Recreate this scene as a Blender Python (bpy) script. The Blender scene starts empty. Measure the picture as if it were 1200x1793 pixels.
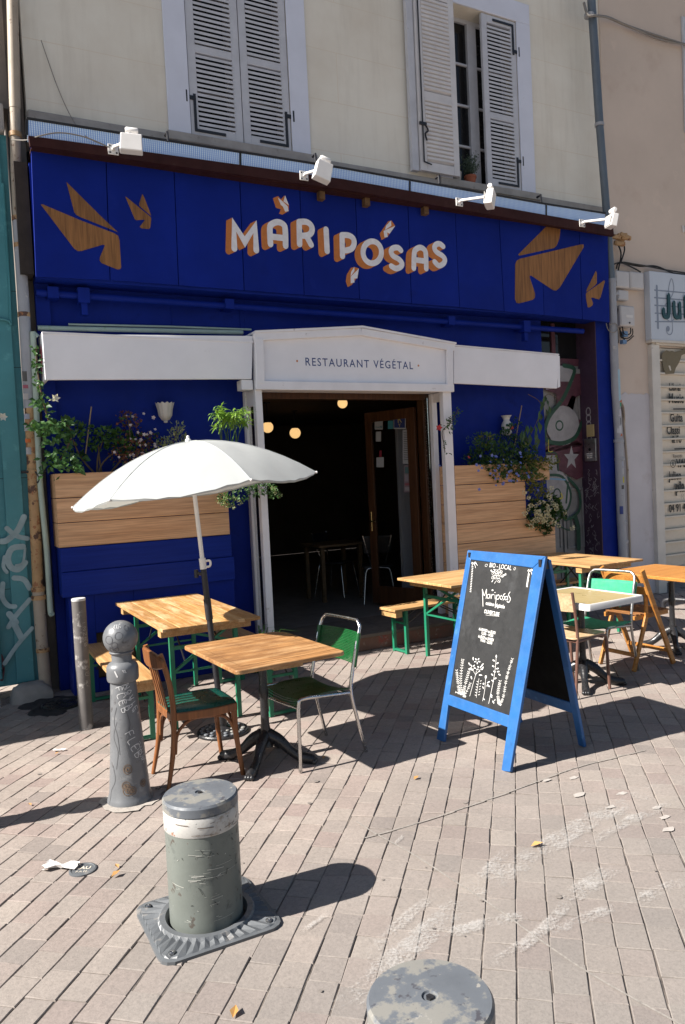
import bpy, bmesh, math, random
from mathutils import Vector, Matrix, Quaternion
RNG = random.Random(7)
C = bpy.context.scene.collection
SC = bpy.context.scene
PI = math.pi
V = Vector

# ------------------------------------------------------------------ camera geometry
CR = V((0.88242626, -0.46792335, -0.0486994)); CU = V((0.0626279, 0.01424518, 0.99793528)); CW = V((0.46626349, 0.88365424, -0.04187538))
FPX = 1340.0; H = 1.75; CAM = V((0, 0, H))
def ray(x, y): return ((x - 600) * CR - (y - 896.5) * CU + FPX * CW) / FPX
def G(x, y, z=0.0):
    d = ray(x, y); return CAM + d * ((z - H) / d.z)
def P(x, y, Y):
    d = ray(x, y); return CAM + d * (Y / d.y)
def PX(x, y, X):
    d = ray(x, y); return CAM + d * (X / d.x)
def PN(x, y, p0, n):
    d = ray(x, y); return CAM + d * ((V(p0) - CAM).dot(n) / d.dot(n))
def px(p):
    d = V(p) - CAM; w = d.dot(CW); return (600 + FPX * d.dot(CR) / w, 896.5 - FPX * d.dot(CU) / w)

# ------------------------------------------------------------------ materials
def nodes(name):
    m = bpy.data.materials.new(name); m.use_nodes = True
    nt = m.node_tree; b = nt.nodes['Principled BSDF']
    return m, nt, b
def N(nt, t, **kw):
    n = nt.nodes.new(t)
    for k, v in kw.items(): setattr(n, k, v)
    return n
def L(nt, a, b): nt.links.new(a, b)
def rgba(c): return (c[0], c[1], c[2], 1)
def mixc(nt, fac, a, b, mode='MIX'):
    n = N(nt, 'ShaderNodeMix', data_type='RGBA', blend_type=mode)
    for s, v in ((0, fac), (6, a), (7, b)):
        if hasattr(v, 'is_linked') or hasattr(v, 'links'): L(nt, v, n.inputs[s])
        elif s == 0: n.inputs[0].default_value = v
        else: n.inputs[s].default_value = rgba(v)
    return n.outputs[2]
def noise(nt, vec, scale, detail=4, rough=.55):
    n = N(nt, 'ShaderNodeTexNoise'); n.inputs['Scale'].default_value = scale; n.inputs['Detail'].default_value = detail
    n.inputs['Roughness'].default_value = rough
    L(nt, vec, n.inputs['Vector']); return n.outputs['Fac']
def ramp(nt, fac, stops):
    n = N(nt, 'ShaderNodeValToRGB'); e = n.color_ramp.elements
    while len(e) < len(stops): e.new(.5)
    for el, (p, c) in zip(e, stops):
        el.position = p; el.color = rgba(c) if not isinstance(c, (int, float)) else (c, c, c, 1)
    L(nt, fac, n.inputs[0]); return n.outputs[0]
def coord(nt, scale=(1, 1, 1), rot=(0, 0, 0)):
    t = N(nt, 'ShaderNodeTexCoord'); m = N(nt, 'ShaderNodeMapping')
    m.inputs['Scale'].default_value = scale; m.inputs['Rotation'].default_value = rot
    L(nt, t.outputs['Object'], m.inputs[0]); return m.outputs[0]
def bump(nt, b, h, strength, dist=.01):
    n = N(nt, 'ShaderNodeBump'); n.inputs['Strength'].default_value = strength; n.inputs['Distance'].default_value = dist
    L(nt, h, n.inputs['Height']); L(nt, n.outputs[0], b.inputs['Normal'])
def paint(name, col, rough=.5, var=.12, scale=4, wear=None, metal=0, bmp=.1, bscale=60, island=0, spec=.5):
    m, nt, b = nodes(name)
    v = coord(nt)
    f = noise(nt, v, scale, 5, .6)
    d = tuple(c * (1 - var) for c in col); l = tuple(min(1, c * (1 + var)) for c in col)
    c = ramp(nt, f, [(.3, d), (.7, l)])
    if island:
        g = N(nt, 'ShaderNodeNewGeometry')
        k = ramp(nt, g.outputs['Random Per Island'], [(0, 1 - island), (1, 1)])
        c = mixc(nt, 1.0, c, k, 'MULTIPLY')
    for w in (wear or []):
        wc, thr, ws = w[:3]; soft = w[3] if len(w) > 3 else .04
        wf = ramp(nt, noise(nt, v, ws, 8, .65), [(thr, 0.0), (min(1, thr + soft), 1.0)])
        c = mixc(nt, wf, c, wc)
    L(nt, c, b.inputs['Base Color'])
    b.inputs['Roughness'].default_value = rough; b.inputs['Metallic'].default_value = metal
    b.inputs['Specular IOR Level'].default_value = spec
    if rough < .9:
        r2 = ramp(nt, noise(nt, v, scale * 3, 3), [(.3, max(0, rough - .1)), (.7, min(1, rough + .1))]); L(nt, r2, b.inputs['Roughness'])
    if bmp: bump(nt, b, noise(nt, v, bscale, 4), bmp, .004)
    return m
def wood(name, c1, c2, axis=0, scale=6, rough=.55, knots=True, island=.25, stain=None, bmp=.15, grain=14, wearamt=None, spec=.35, finec=.62, flat=1):
    m, nt, b = nodes(name)
    sc = [scale * 6] * 3; sc[axis] = scale * .35
    t = N(nt, 'ShaderNodeTexCoord'); g = N(nt, 'ShaderNodeNewGeometry')
    ofs = N(nt, 'ShaderNodeVectorMath', operation='MULTIPLY_ADD')
    cmb = N(nt, 'ShaderNodeCombineXYZ')
    for k in range(3): L(nt, g.outputs['Random Per Island'], cmb.inputs[k])
    L(nt, cmb.outputs[0], ofs.inputs[0]); ofs.inputs[1].default_value = (7, 11, 13); L(nt, t.outputs['Object'], ofs.inputs[2])
    mp = N(nt, 'ShaderNodeMapping'); mp.inputs['Scale'].default_value = sc; L(nt, ofs.outputs[0], mp.inputs[0])
    n1 = noise(nt, mp.outputs[0], 1.0, 6, .6)
    mp2 = N(nt, 'ShaderNodeMapping'); s2 = [scale * 22] * 3; s2[axis] = scale * .5; mp2.inputs['Scale'].default_value = s2; L(nt, ofs.outputs[0], mp2.inputs[0])
    n2 = noise(nt, mp2.outputs[0], 1.0, 4, .6)
    c = ramp(nt, n1, [(.3, c1), (.62, c2)])
    fine = ramp(nt, n2, [(.35, finec), (.6, 1.0)])
    c = mixc(nt, .75, c, fine, 'MULTIPLY')
    if island:
        k = ramp(nt, g.outputs['Random Per Island'], [(0, 1 - island), (1, 1.0)]); c = mixc(nt, 1.0, c, k, 'MULTIPLY')
    if knots:
        mp3 = N(nt, 'ShaderNodeMapping'); s3 = [5.2] * 3; s3[axis] = 2.3; s3[flat] = 0; mp3.inputs['Scale'].default_value = s3; L(nt, ofs.outputs[0], mp3.inputs[0])
        vo = N(nt, 'ShaderNodeTexVoronoi'); vo.inputs['Scale'].default_value = 1.0; L(nt, mp3.outputs[0], vo.inputs['Vector'])
        kf = ramp(nt, vo.outputs['Distance'], [(.045, .9), (.085, 0.0)])
        c = mixc(nt, kf, c, tuple(x * .38 for x in c1))
    if stain:
        sf = ramp(nt, noise(nt, t.outputs['Object'], 5, 6, .6), [(.45, 0.0), (.72, .75)]); c = mixc(nt, sf, c, stain)
    if wearamt:
        mp4 = N(nt, 'ShaderNodeMapping'); s4 = [13] * 3; s4[axis] = 2.6; mp4.inputs['Scale'].default_value = s4; L(nt, ofs.outputs[0], mp4.inputs[0])
        wf = ramp(nt, noise(nt, mp4.outputs[0], 1.0, 7, .68), [(wearamt[1] - .06, 0.0), (wearamt[1] + .16, .75)]); c = mixc(nt, wf, c, wearamt[0])
    L(nt, c, b.inputs['Base Color']); b.inputs['Roughness'].default_value = rough; b.inputs['Specular IOR Level'].default_value = spec
    if bmp: bump(nt, b, n2, bmp, .003)
    return m
def leafmat(name, c1, c2, trans=.3, rough=.45):
    m, nt, b = nodes(name)
    g = N(nt, 'ShaderNodeNewGeometry')
    c = ramp(nt, g.outputs['Random Per Island'], [(0, c1), (1, c2)])
    L(nt, c, b.inputs['Base Color']); b.inputs['Roughness'].default_value = rough
    tr = N(nt, 'ShaderNodeBsdfTranslucent'); L(nt, mixc(nt, 1.0, c, (1.0, 1.0, .55), 'MULTIPLY'), tr.inputs[0])
    mx = N(nt, 'ShaderNodeMixShader'); mx.inputs[0].default_value = trans
    out = nt.nodes['Material Output']; L(nt, b.outputs[0], mx.inputs[1]); L(nt, tr.outputs[0], mx.inputs[2]); L(nt, mx.outputs[0], out.inputs[0])
    return m
def emis(name, col, s):
    m, nt, b = nodes(name); b.inputs['Base Color'].default_value = rgba(col); b.inputs['Emission Color'].default_value = rgba(col); b.inputs['Emission Strength'].default_value = s
    return m
def plain(name, col, rough=.5, metal=0): return paint(name, col, rough, .06, 8, metal=metal, bmp=0)

# ------------------------------------------------------------------ mesh builder
SPLIT = {k: .002 for k in 'graffiti_pale batten hinge collar rafter awning_hook net_seam clip screw plate_bolt painted_leaf call_button brace notice_patch bracket rust_ring side_rail board_cap hanger joist conduit teal_conduit graffiti_red'.split()}
SPLIT.update(scribble=.006, scrape=.002, scuff=.002, band_scuff=.002, seed_head=.012, chalk_drawing=.004)
class MB:
    def __init__(s): s.v = []; s.f = []; s.m = []
    def add(s, vs, fs, m=0, M=None):
        o = len(s.v)
        for p in vs:
            p = V(p); s.v.append(M @ p if M else p)
        for f in fs: s.f.append([i + o for i in f]); s.m.append(m)
        return s
    def hexa(s, a, b, m=0, M=None):       # a: bottom four, b: top four (same order)
        return s.add(list(a) + list(b), [(3, 2, 1, 0), (4, 5, 6, 7), (0, 1, 5, 4), (1, 2, 6, 5), (2, 3, 7, 6), (3, 0, 4, 7)], m, M)
    def box(s, x0, x1, y0, y1, z0, z1, m=0, M=None):
        return s.hexa([(x0, y0, z0), (x1, y0, z0), (x1, y1, z0), (x0, y1, z0)], [(x0, y0, z1), (x1, y0, z1), (x1, y1, z1), (x0, y1, z1)], m, M)
    def bar(s, p0, p1, w, h, up=(0, 0, 1), m=0, M=None, w1=None, h1=None):
        p0, p1 = V(p0), V(p1); d = (p1 - p0).normalized(); up = V(up)
        if abs(d.dot(up)) > .98: up = V((0, 1, 0)) if abs(d.y) < .9 else V((1, 0, 0))
        x = d.cross(up).normalized(); u = x.cross(d).normalized()
        def ring(p, w, h): return [p - x * w / 2 - u * h / 2, p + x * w / 2 - u * h / 2, p + x * w / 2 + u * h / 2, p - x * w / 2 + u * h / 2]
        a = ring(p0, w, h); b = ring(p1, w1 or w, h1 or h)
        return s.add(a + b, [(0, 1, 2, 3), (7, 6, 5, 4), (4, 5, 1, 0), (5, 6, 2, 1), (6, 7, 3, 2), (7, 4, 0, 3)], m, M)
    def tube(s, pts, r, n=10, cap=True, m=0, M=None, closed=False, flat=1.0, up=None):
        pts = [V(p) for p in pts]; k = len(pts)
        rs = r if isinstance(r, (list, tuple)) else [r] * k
        T = []
        for i in range(k):
            if closed: t = pts[(i + 1) % k] - pts[i - 1]
            else: t = pts[min(i + 1, k - 1)] - pts[max(i - 1, 0)]
            T.append(t.normalized())
        u = V(up) if up else (V((0, 0, 1)) if abs(T[0].z) < .9 else V((1, 0, 0)))
        u = (u - T[0] * u.dot(T[0])).normalized()
        vs = []
        for i in range(k):
            u = (u - T[i] * u.dot(T[i])).normalized(); w = T[i].cross(u)
            for j in range(n):
                a = 2 * PI * j / n; vs.append(pts[i] + u * math.cos(a) * rs[i] * flat + w * math.sin(a) * rs[i])
        fs = []
        for i in range(k if closed else k - 1):
            i2 = (i + 1) % k
            for j in range(n): fs.append((i * n + j, i * n + (j + 1) % n, i2 * n + (j + 1) % n, i2 * n + j))
        if cap and not closed: fs.append(tuple(reversed(range(n)))); fs.append(tuple(range((k - 1) * n, k * n)))
        return s.add(vs, fs, m, M)
    def lathe(s, prof, n=24, at=(0, 0, 0), m=0, M=None, cap=True):
        at = V(at); vs = []; fs = []
        for r, z in prof:
            for j in range(n):
                a = 2 * PI * j / n; vs.append(at + V((r * math.cos(a), r * math.sin(a), z)))
        for i in range(len(prof) - 1):
            for j in range(n): fs.append((i * n + j, i * n + (j + 1) % n, (i + 1) * n + (j + 1) % n, (i + 1) * n + j))
        if cap: fs.append(tuple(reversed(range(n)))); fs.append(tuple(range((len(prof) - 1) * n, len(prof) * n)))
        return s.add(vs, fs, m, M)
    def poly(s, pts, vec, m=0, M=None):   # front polygon pts, extruded by vec
        pts = [V(p) for p in pts]; vec = V(vec); n = len(pts)
        fs = [tuple(range(n)), tuple(range(2 * n - 1, n - 1, -1))] + [((i + 1) % n, i, n + i, n + (i + 1) % n) for i in range(n)]
        return s.add(pts + [p + vec for p in pts], fs, m, M)
    def sheet(s, pts, m=0, M=None): return s.add(pts, [tuple(range(len(pts)))], m, M)
    def rib(s, pts, nrm, w, m=0, M=None, closed=False, w1=None):
        pts = [V(p) for p in pts]; n = V(nrm).normalized(); k = len(pts)
        if k < 2: return s
        vs = []; fs = []
        for i in range(k):
            a = pts[i] - pts[i - 1] if (i > 0 or closed) else pts[1] - pts[0]
            b = pts[(i + 1) % k] - pts[i] if (i < k - 1 or closed) else pts[i] - pts[i - 1]
            a = a.normalized(); b = b.normalized(); t = (a + b)
            if t.length < .3: t = b
            t.normalize(); sd = n.cross(t); c = max(.45, sd.dot(n.cross(a)))
            ww = w if w1 is None else w + (w1 - w) * i / (k - 1)
            vs += [pts[i] + sd * ww / 2 / c, pts[i] - sd * ww / 2 / c]
        for i in range(k if closed else k - 1):
            j = (i + 1) % k; fs.append((2 * i, 2 * i + 1, 2 * j + 1, 2 * j))
        if not closed:                    # round ends
            for e, i, sg in ((0, 0, -1), (1, k - 1, 1)):
                t = (pts[1] - pts[0]).normalized() if e == 0 else (pts[-1] - pts[-2]).normalized()
                sd = n.cross(t); ww = w if (w1 is None or e == 0) else w1; o = len(vs); rg = []
                for q in range(1, 5):
                    a = PI * q / 5; rg.append(len(vs)); vs.append(pts[i] + sd * math.cos(a) * ww / 2 + t * sg * math.sin(a) * ww / 2)
                fs.append(tuple([2 * i] + rg + [2 * i + 1]))
        return s.add(vs, fs, m, M)
    def ball(s, c, r, n=16, k=10, m=0, sz=1.0):
        prof = [(max(1e-4, r * math.sin(PI * i / k)), -r * sz * math.cos(PI * i / k)) for i in range(k + 1)]
        return s.lathe(prof, n, c, m, None, False)
    def pieces(s, name, *a):
        n = len(s.v); par = list(range(n))
        def find(i):
            while par[i] != i: par[i] = par[par[i]]; i = par[i]
            return i
        for f in s.f:
            for i in f[1:]: par[find(i)] = find(f[0])
        comp = {}
        for k, f in enumerate(s.f): comp.setdefault(find(f[0]), []).append(k)
        gs = []
        for fs in comp.values():
            vs = [s.v[i] for k in fs for i in s.f[k]]; e = SPLIT[name]
            gs.append([fs, [min(p[c] for p in vs) - e for c in range(3)], [max(p[c] for p in vs) + e for c in range(3)]])
        again = True
        while again:
            again = False
            for i in range(len(gs)):
                for j in range(len(gs) - 1, i, -1):
                    A, B_ = gs[i], gs[j]
                    if all(A[1][c] <= B_[2][c] and B_[1][c] <= A[2][c] for c in range(3)):
                        A[0] += B_[0]; A[1] = [min(A[1][c], B_[1][c]) for c in range(3)]; A[2] = [max(A[2][c], B_[2][c]) for c in range(3)]; del gs[j]; again = True
        out = []
        for fs, _, _ in gs:
            m = MB(); m.whole = True; ix = {}
            for k in fs:
                f = s.f[k]
                for i in f:
                    if i not in ix: ix[i] = len(m.v); m.v.append(s.v[i])
                m.f.append([ix[i] for i in f]); m.m.append(s.m[k])
            out.append(m.build(name, *a))
        return out[0]
    def build(s, name, mats, parent=None, smooth=None, bevel=None, local=False, at=None, seg=2):
        if name in SPLIT and not getattr(s, 'whole', False):
            return s.pieces(name, mats, parent, smooth, bevel, local, at, seg)
        me = bpy.data.meshes.new(name)
        if local: off = V((0, 0, 0))
        elif parent is not None:
            r = parent
            while r.parent: r = r.parent
            off = V(r.location)
        elif at is not None: off = V(at)
        else:
            xs = [p.x for p in s.v]; ys = [p.y for p in s.v]; off = V(((min(xs) + max(xs)) / 2, (min(ys) + max(ys)) / 2, min(p.z for p in s.v)))
        me.from_pydata([tuple(p - off) for p in s.v], [], s.f)
        for mt in (mats if isinstance(mats, (list, tuple)) else [mats]): me.materials.append(mt)
        if len(me.materials) > 1: me.polygons.foreach_set('material_index', s.m)
        me.validate(); me.update()
        if smooth is not None: me.shade_smooth(); me.set_sharp_from_angle(angle=math.radians(smooth))
        o = bpy.data.objects.new(name, me); C.objects.link(o)
        if parent is not None: o.parent = parent
        elif not local: o.location = off
        if bevel:
            b = o.modifiers.new('bevel', 'BEVEL'); b.width = bevel; b.segments = seg; b.limit_method = 'ANGLE'; b.angle_limit = math.radians(35)
        return o
def crom(pts, k=6, closed=False):
    pts = [V(p) for p in pts]; n = len(pts); out = []
    for i in range(n if closed else n - 1):
        g = (lambda j: pts[j % n]) if closed else (lambda j: pts[max(0, min(n - 1, j))])
        p0, p1, p2, p3 = g(i - 1), g(i), g(i + 1), g(i + 2)
        for q in range(k):
            t = q / k
            out.append(.5 * (2 * p1 + (p2 - p0) * t + (2 * p0 - 5 * p1 + 4 * p2 - p3) * t * t + (3 * p1 - p0 - 3 * p2 + p3) * t ** 3))
    if not closed: out.append(pts[-1])
    return out
def tag(o, label=None, cat=None, group=None, kind=None):
    if label: o['label'] = label
    if cat: o['category'] = cat
    if group: o['group'] = group
    if kind: o['kind'] = kind
    return o
def thing(name, label, cat, loc, rz=0, group=None):
    o = bpy.data.objects.new(name, None); C.objects.link(o); o.empty_display_size = .1
    o.location = loc; o.rotation_euler = (0, 0, rz)
    return tag(o, label, cat, group)
def dup(root, loc=None, rz=None, label=None):
    r = root.copy(); C.objects.link(r)
    if loc is not None: r.location = loc
    if rz is not None: r.rotation_euler = (0, 0, rz)
    if label: r['label'] = label
    for ch in list(root.children):
        c = ch.copy(); C.objects.link(c); c.parent = r
        for g in list(ch.children):
            d = g.copy(); C.objects.link(d); d.parent = c
    return r
def text(name, s, size, mat, parent, org, ux, uy, align='CENTER', sx=1.0, off=0.0, ext=0.0, space=1.0, at=None, shear=0, lift=0.0):
    cu = bpy.data.curves.new(name, 'FONT'); cu.body = s; cu.size = size; cu.align_x = align; cu.align_y = 'CENTER'; cu.offset = off; cu.extrude = ext; cu.space_character = space; cu.shear = shear; cu.resolution_u = 3
    t = bpy.data.objects.new(name, cu); C.objects.link(t)
    dg = bpy.context.evaluated_depsgraph_get(); me = bpy.data.meshes.new_from_object(t.evaluated_get(dg))
    bpy.data.objects.remove(t); bpy.data.curves.remove(cu)
    ux = V(ux).normalized(); uy = V(uy); uy = (uy - ux * uy.dot(ux)).normalized(); nz = ux.cross(uy)
    off_ = V((0, 0, 0))
    if parent is not None:
        r = parent
        while r.parent: r = r.parent
        off_ = V(r.location)
    for v in me.vertices: v.co = V(org) - off_ + ux * v.co.x * sx + uy * v.co.y + nz * (v.co.z + lift)
    me.materials.clear(); me.materials.append(mat); me.update()
    o = bpy.data.objects.new(name, me); C.objects.link(o)
    if parent is not None: o.parent = parent
    return o
def leaf(mb, p, d, n, ln, w, m=0, fold=.15, droop=0.0):
    p = V(p); d = V(d).normalized(); n = V(n); sd = d.cross(n)
    if sd.length < 1e-3: sd = d.cross(V((1, .3, .2)))
    sd.normalize(); n = sd.cross(d).normalized()
    mid = p + d * ln * .45; tip = p + d * ln - n * droop * ln
    mb.add([p, mid + sd * w / 2 + n * fold * w, tip, mid - sd * w / 2 + n * fold * w, mid], [(0, 4, 1), (1, 4, 2), (2, 4, 3), (3, 4, 0)], m)
def rv(rng): 
    while True:
        v = V((rng.uniform(-1, 1), rng.uniform(-1, 1), rng.uniform(-1, 1)))
        if .05 < v.length < 1: return v.normalized()
def clump(mb, c, rad, n, ln, w, rng, m=0, up=.3, droop=.2, shell=.35):
    c = V(c)
    for i in range(n):
        v = rv(rng); k = rng.uniform(shell, 1) ** .6; q = c + V((v.x * rad[0], v.y * rad[1], v.z * rad[2])) * k
        d = (v + rv(rng) * .9 + V((0, 0, up))).normalized(); l = ln * rng.uniform(.6, 1.25)
        leaf(mb, q, d, rv(rng) + V((0, -.3, .6)), l, w * l / ln * rng.uniform(.8, 1.2), m, .15, droop * rng.random())
# ------------------------------------------------------------------ palette
M = {}
BLUE = (.0048, .0190, .200); WHITE = (.66, .65, .65)
M['blue'] = paint('blue_paint', BLUE, .6, .14, 3, [((.010, .022, .17), .60, 9, .2), ((.002, .006, .07), .60, 3, .25), ((.03, .04, .15), .72, 30, .04)], bmp=.15, spec=.12)
M['blue_sign'] = paint('blue_board_paint', (.0049, .0185, .208), .65, .16, 1.4, [((.012, .028, .24), .60, 5, .25), ((.003, .009, .11), .62, 2.5, .25)], bmp=.08, island=.14, spec=.10)
M['blue_wood'] = wood('blue_painted_planks', (.0050, .0195, .195), (.008, .028, .25), 0, 5, .6, False, .12, bmp=.3, spec=.12, finec=.85)
M['white'] = paint('white_paint', (.79, .785, .815), .55, .05, 2, [((.58, .56, .55), .66, 5, .2)], bmp=.06)
M['white_trim'] = paint('white_trim_paint', (.76, .75, .775), .5, .06, 4, [((.36, .33, .30), .64, 10, .12)], bmp=.1)
M['dot_orange'] = plain('orange_ink', (.55, .22, .08), .6)
M['ink_blue'] = plain('navy_ink', (.03, .06, .2), .6)
M['orange'] = paint('orange_paint', (.50, .16, .03), .6, .12, 20)
M['letter_white'] = paint('letter_white_paint', (.72, .71, .73), .6, .12, 14)
M['sign_wood'] = wood('bare_wood', (.17, .075, .025), (.34, .155, .05), 2, 7, .6, True, .3)
M['plank'] = wood('larch_planks', (.58, .33, .175), (.82, .51, .29), 0, 4.5, .6, True, .22, bmp=.1)
M['plank_v'] = wood('larch_post', (.36, .19, .09), (.48, .26, .13), 2, 4.5, .6, True, .2)
M['brown'] = paint('brown_gutter_paint', (.038, .013, .012), .7, .25, 5, [((.07, .035, .03), .62, 9, .1)], spec=.15)
M['rafter'] = wood('raw_rafter', (.10, .05, .02), (.18, .10, .045), 1, 5, .7, False)
M['cable'] = plain('black_cable', (.015, .015, .016), .6)
M['cable_grey'] = plain('grey_cable', (.22, .2, .18), .6)
M['iron'] = paint('wrought_iron', (.016, .016, .02), .45, .2, 20)
M['dark'] = plain('dark_void', (.006, .005, .005), .8)
M['pipe_grey'] = paint('grey_pipe', (.30, .31, .34), .5, .1, 4, [((.45, .44, .42), .63, 7, .06), ((.16, .13, .11), .66, 11, .06)])
M['pipe_beige'] = paint('old_beige_pipe', (.36, .30, .235), .6, .14, 4, [((.14, .08, .05), .60, 13, .06), ((.5, .45, .38), .62, 6, .08)])
M['pipe_rust'] = paint('rusty_pipe', (.40, .25, .12), .65, .2, 6, [((.09, .045, .03), .54, 9, .05), ((.28, .12, .05), .56, 17, .05)])
M['pipe_mint'] = paint('mint_pipe', (.36, .45, .39), .5, .12, 5, [((.22, .35, .18), .6, 8, .1)])
M['pipe_slate'] = paint('slate_pipe', (.095, .12, .15), .4, .1, 4)
M['teal'] = paint('teal_paint', (.055, .225, .255), .55, .12, 2.5, [((.09, .30, .33), .58, 7, .1), ((.02, .10, .12), .66, 5, .08), ((.24, .26, .24), .73, 22, .03)], bmp=.25, bscale=30)
M['grey_wall'] = paint('grey_render', (.17, .145, .125), .9, .15, 3, [((.10, .08, .07), .6, 4, .2)], bmp=.3)
M['concrete'] = paint('weathered_concrete', (.33, .31, .29), .9, .18, 5, [((.15, .13, .12), .6, 8, .12)], bmp=.4, bscale=40)
M['tan_wall'] = paint('tan_render', (.57, .475, .40), .9, .06, 1.2, [((.48, .37, .30), .58, 2.2, .3), ((.66, .54, .45), .60, 3, .2), ((.38, .30, .25), .66, 6, .15)], bmp=.2, bscale=90)
M['patch_white'] = paint('white_overpaint', (.52, .50, .52), .85, .07, 2, [((.44, .40, .40), .58, 3.5, .2)], bmp=.15)
M['surround'] = paint('painted_stone', (.62, .65, .75), .8, .05, 3, [((.44, .41, .42), .66, 6, .1)], bmp=.15, bscale=30)
M['shutter'] = paint('grey_shutter_paint', (.49, .50, .54), .55, .08, 6, [((.30, .27, .24), .68, 12, .1)], bmp=.1)
M['shutter_warm'] = paint('warm_shutter_paint', (.58, .57, .58), .55, .08, 6, [((.36, .3, .25), .68, 12, .1)], bmp=.1)
M['chrome'] = paint('chrome', (.55, .54, .53), .22, .1, 20, metal=1, bmp=0)
M['steel_wear'] = paint('worn_steel', (.38, .38, .38), .35, .15, 10, metal=1, bmp=0)
M['green_steel'] = paint('green_enamel', (.012, .16, .085), .4, .12, 9, [((.10, .25, .17), .7, 30, .04)])
M['green_dark'] = paint('dark_green_cord', (.005, .075, .018), .35, .15, 12, bmp=0)
M['green_canvas'] = paint('green_canvas', (.02, .26, .14), .7, .12, 10, [((.30, .22, .06), .70, 9, .05)], bmp=.3, bscale=300)
M['green_vinyl'] = paint('green_vinyl', (.004, .06, .045), .3, .2, 8, bmp=.05)
M['table_wood'] = wood('worn_table_wood', (.42, .20, .065), (.62, .35, .135), 0, 5, .45, True, .40, stain=(.36, .17, .05), wearamt=((.70, .50, .29), .53), flat=2)
M['table_wood_y'] = wood('worn_bistro_top', (.25, .115, .042), (.44, .225, .088), 0, 4, .5, False, .18, stain=(.15, .07, .03), wearamt=((.54, .34, .17), .55), finec=.45)
M['beer_wood'] = wood('varnished_pine', (.46, .25, .095), (.68, .42, .19), 0, 5, .45, True, .30, wearamt=((.34, .16, .055), .56), flat=2)
M['orange_wood'] = wood('orange_beech', (.38, .145, .030), (.50, .225, .055), 0, 4, .4, False, .08)
M['chair_wood'] = wood('brown_beech', (.15, .052, .018), (.26, .10, .035), 2, 6, .35, False, .12)
M['ply'] = wood('pale_plywood', (.50, .34, .19), (.60, .43, .26), 0, 3, .4, False, .06)
M['brown_tube'] = paint('brown_enamel', (.12, .06, .045), .4, .15, 12, [((.4, .4, .4), .74, 30, .03)])
M['cast'] = paint('black_cast_iron', (.018, .018, .020), .32, .25, 25, [((.10, .10, .11), .66, 30, .08)], bmp=.4, bscale=60)
M['beige_top'] = paint('beige_laminate', (.36, .28, .135), .35, .05, 3, bmp=0)
M['plastic_white'] = paint('white_plastic', (.62, .60, .58), .4, .04, 5, bmp=0)
M['lamp_white'] = paint('lamp_enamel', (.72, .70, .68), .4, .05, 8, bmp=0)
M['box_grey'] = paint('grey_plastic_box', (.50, .49, .49), .5, .06, 6, [((.3, .22, .15), .68, 9, .1)], bmp=.05)
M['boll_green'] = paint('olive_grey_paint', (.130, .143, .130), .45, .12, 5, [((.075, .085, .08), .60, 9, .12), ((.40, .40, .37), .665, 30, .02), ((.08, .07, .06), .62, 15, .03), ((.36, .36, .34), .70, 7, .012)], spec=.3, bmp=.15, bscale=25)
M['boll_white'] = paint('scuffed_white_band', (.40, .39, .37), .5, .08, 9, [((.24, .20, .16), .53, 11, .08), ((.10, .10, .10), .60, 20, .03), ((.30, .14, .08), .66, 14, .04)], bmp=.1)
M['boll_cap'] = paint('scuffed_steel_cap', (.105, .115, .13), .45, .1, 9, [((.19, .185, .17), .51, 9, .05), ((.06, .06, .07), .62, 22, .05), ((.24, .23, .21), .64, 26, .03)], spec=.35, bmp=.1)
M['boll_grey'] = paint('grey_iron_paint', (.125, .13, .138), .38, .16, 7, [((.19, .19, .19), .60, 12, .08), ((.055, .05, .05), .60, 14, .1), ((.07, .06, .05), .68, 5, .1)], bmp=.2, bscale=35)
M['plate'] = paint('galvanised_plate', (.095, .102, .110), .45, .15, 8, [((.19, .18, .17), .58, 9, .08), ((.12, .07, .05), .70, 16, .05)], bmp=.15)
M['post_paint'] = paint('flaking_dappled_paint', (.115, .105, .10), .5, .2, 8, [((.36, .34, .32), .56, 7, .05), ((.05, .05, .05), .66, 14, .06)], bmp=.2)  # pale patches: flaking paint, with dappled light put into their contrast
M['graf_white'] = paint('white_scribble', (.48, .48, .48), .7, .1, 30, bmp=0)
M['graf_grey'] = paint('grey_marker', (.06, .06, .07), .6, .1, 30, bmp=0)
M['stain'] = paint('rust_stain', (.12, .085, .06), .8, .3, 30, bmp=0)
M['aframe'] = paint('azure_paint', (.016, .095, .275), .5, .16, 6, [((.045, .15, .35), .60, 14, .1), ((.015, .075, .2), .64, 5, .1), ((.35, .08, .10), .755, 11, .02)], bmp=.15)
M['chalkboard'] = paint('chalkboard', (.013, .0135, .0145), .6, .2, 5, [((.050, .052, .055), .54, 4.5, .3), ((.13, .13, .13), .70, 7, .2)], bmp=.05)
M['back_black'] = paint('shade_darkened_board', (.007, .007, .007), .75, .2, 5, bmp=0, spec=.1)  # back leaf of the A-board: the shade inside is put into this darker colour
M['chalk'] = paint('chalk_marker', (.58, .57, .55), .8, .06, 50, bmp=0)
M['chalk_faint'] = plain('faint_chalk', (.055, .053, .05), .9)
M['heart'] = plain('red_crayon', (.42, .10, .12), .7)
M['door_brown'] = wood('dark_stained_door', (.055, .022, .010), (.10, .042, .018), 2, 5, .4, False, .1)
M['globe'] = emis('lit_opal_globe', (1.0, .62, .25), .36)
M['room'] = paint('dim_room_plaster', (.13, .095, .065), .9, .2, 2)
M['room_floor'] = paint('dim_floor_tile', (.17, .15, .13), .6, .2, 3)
M['tread'] = paint('worn_step_tread', (.13, .105, .085), .8, .25, 6, [((.22, .18, .15), .6, 12, .1)], bmp=.3)
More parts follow.
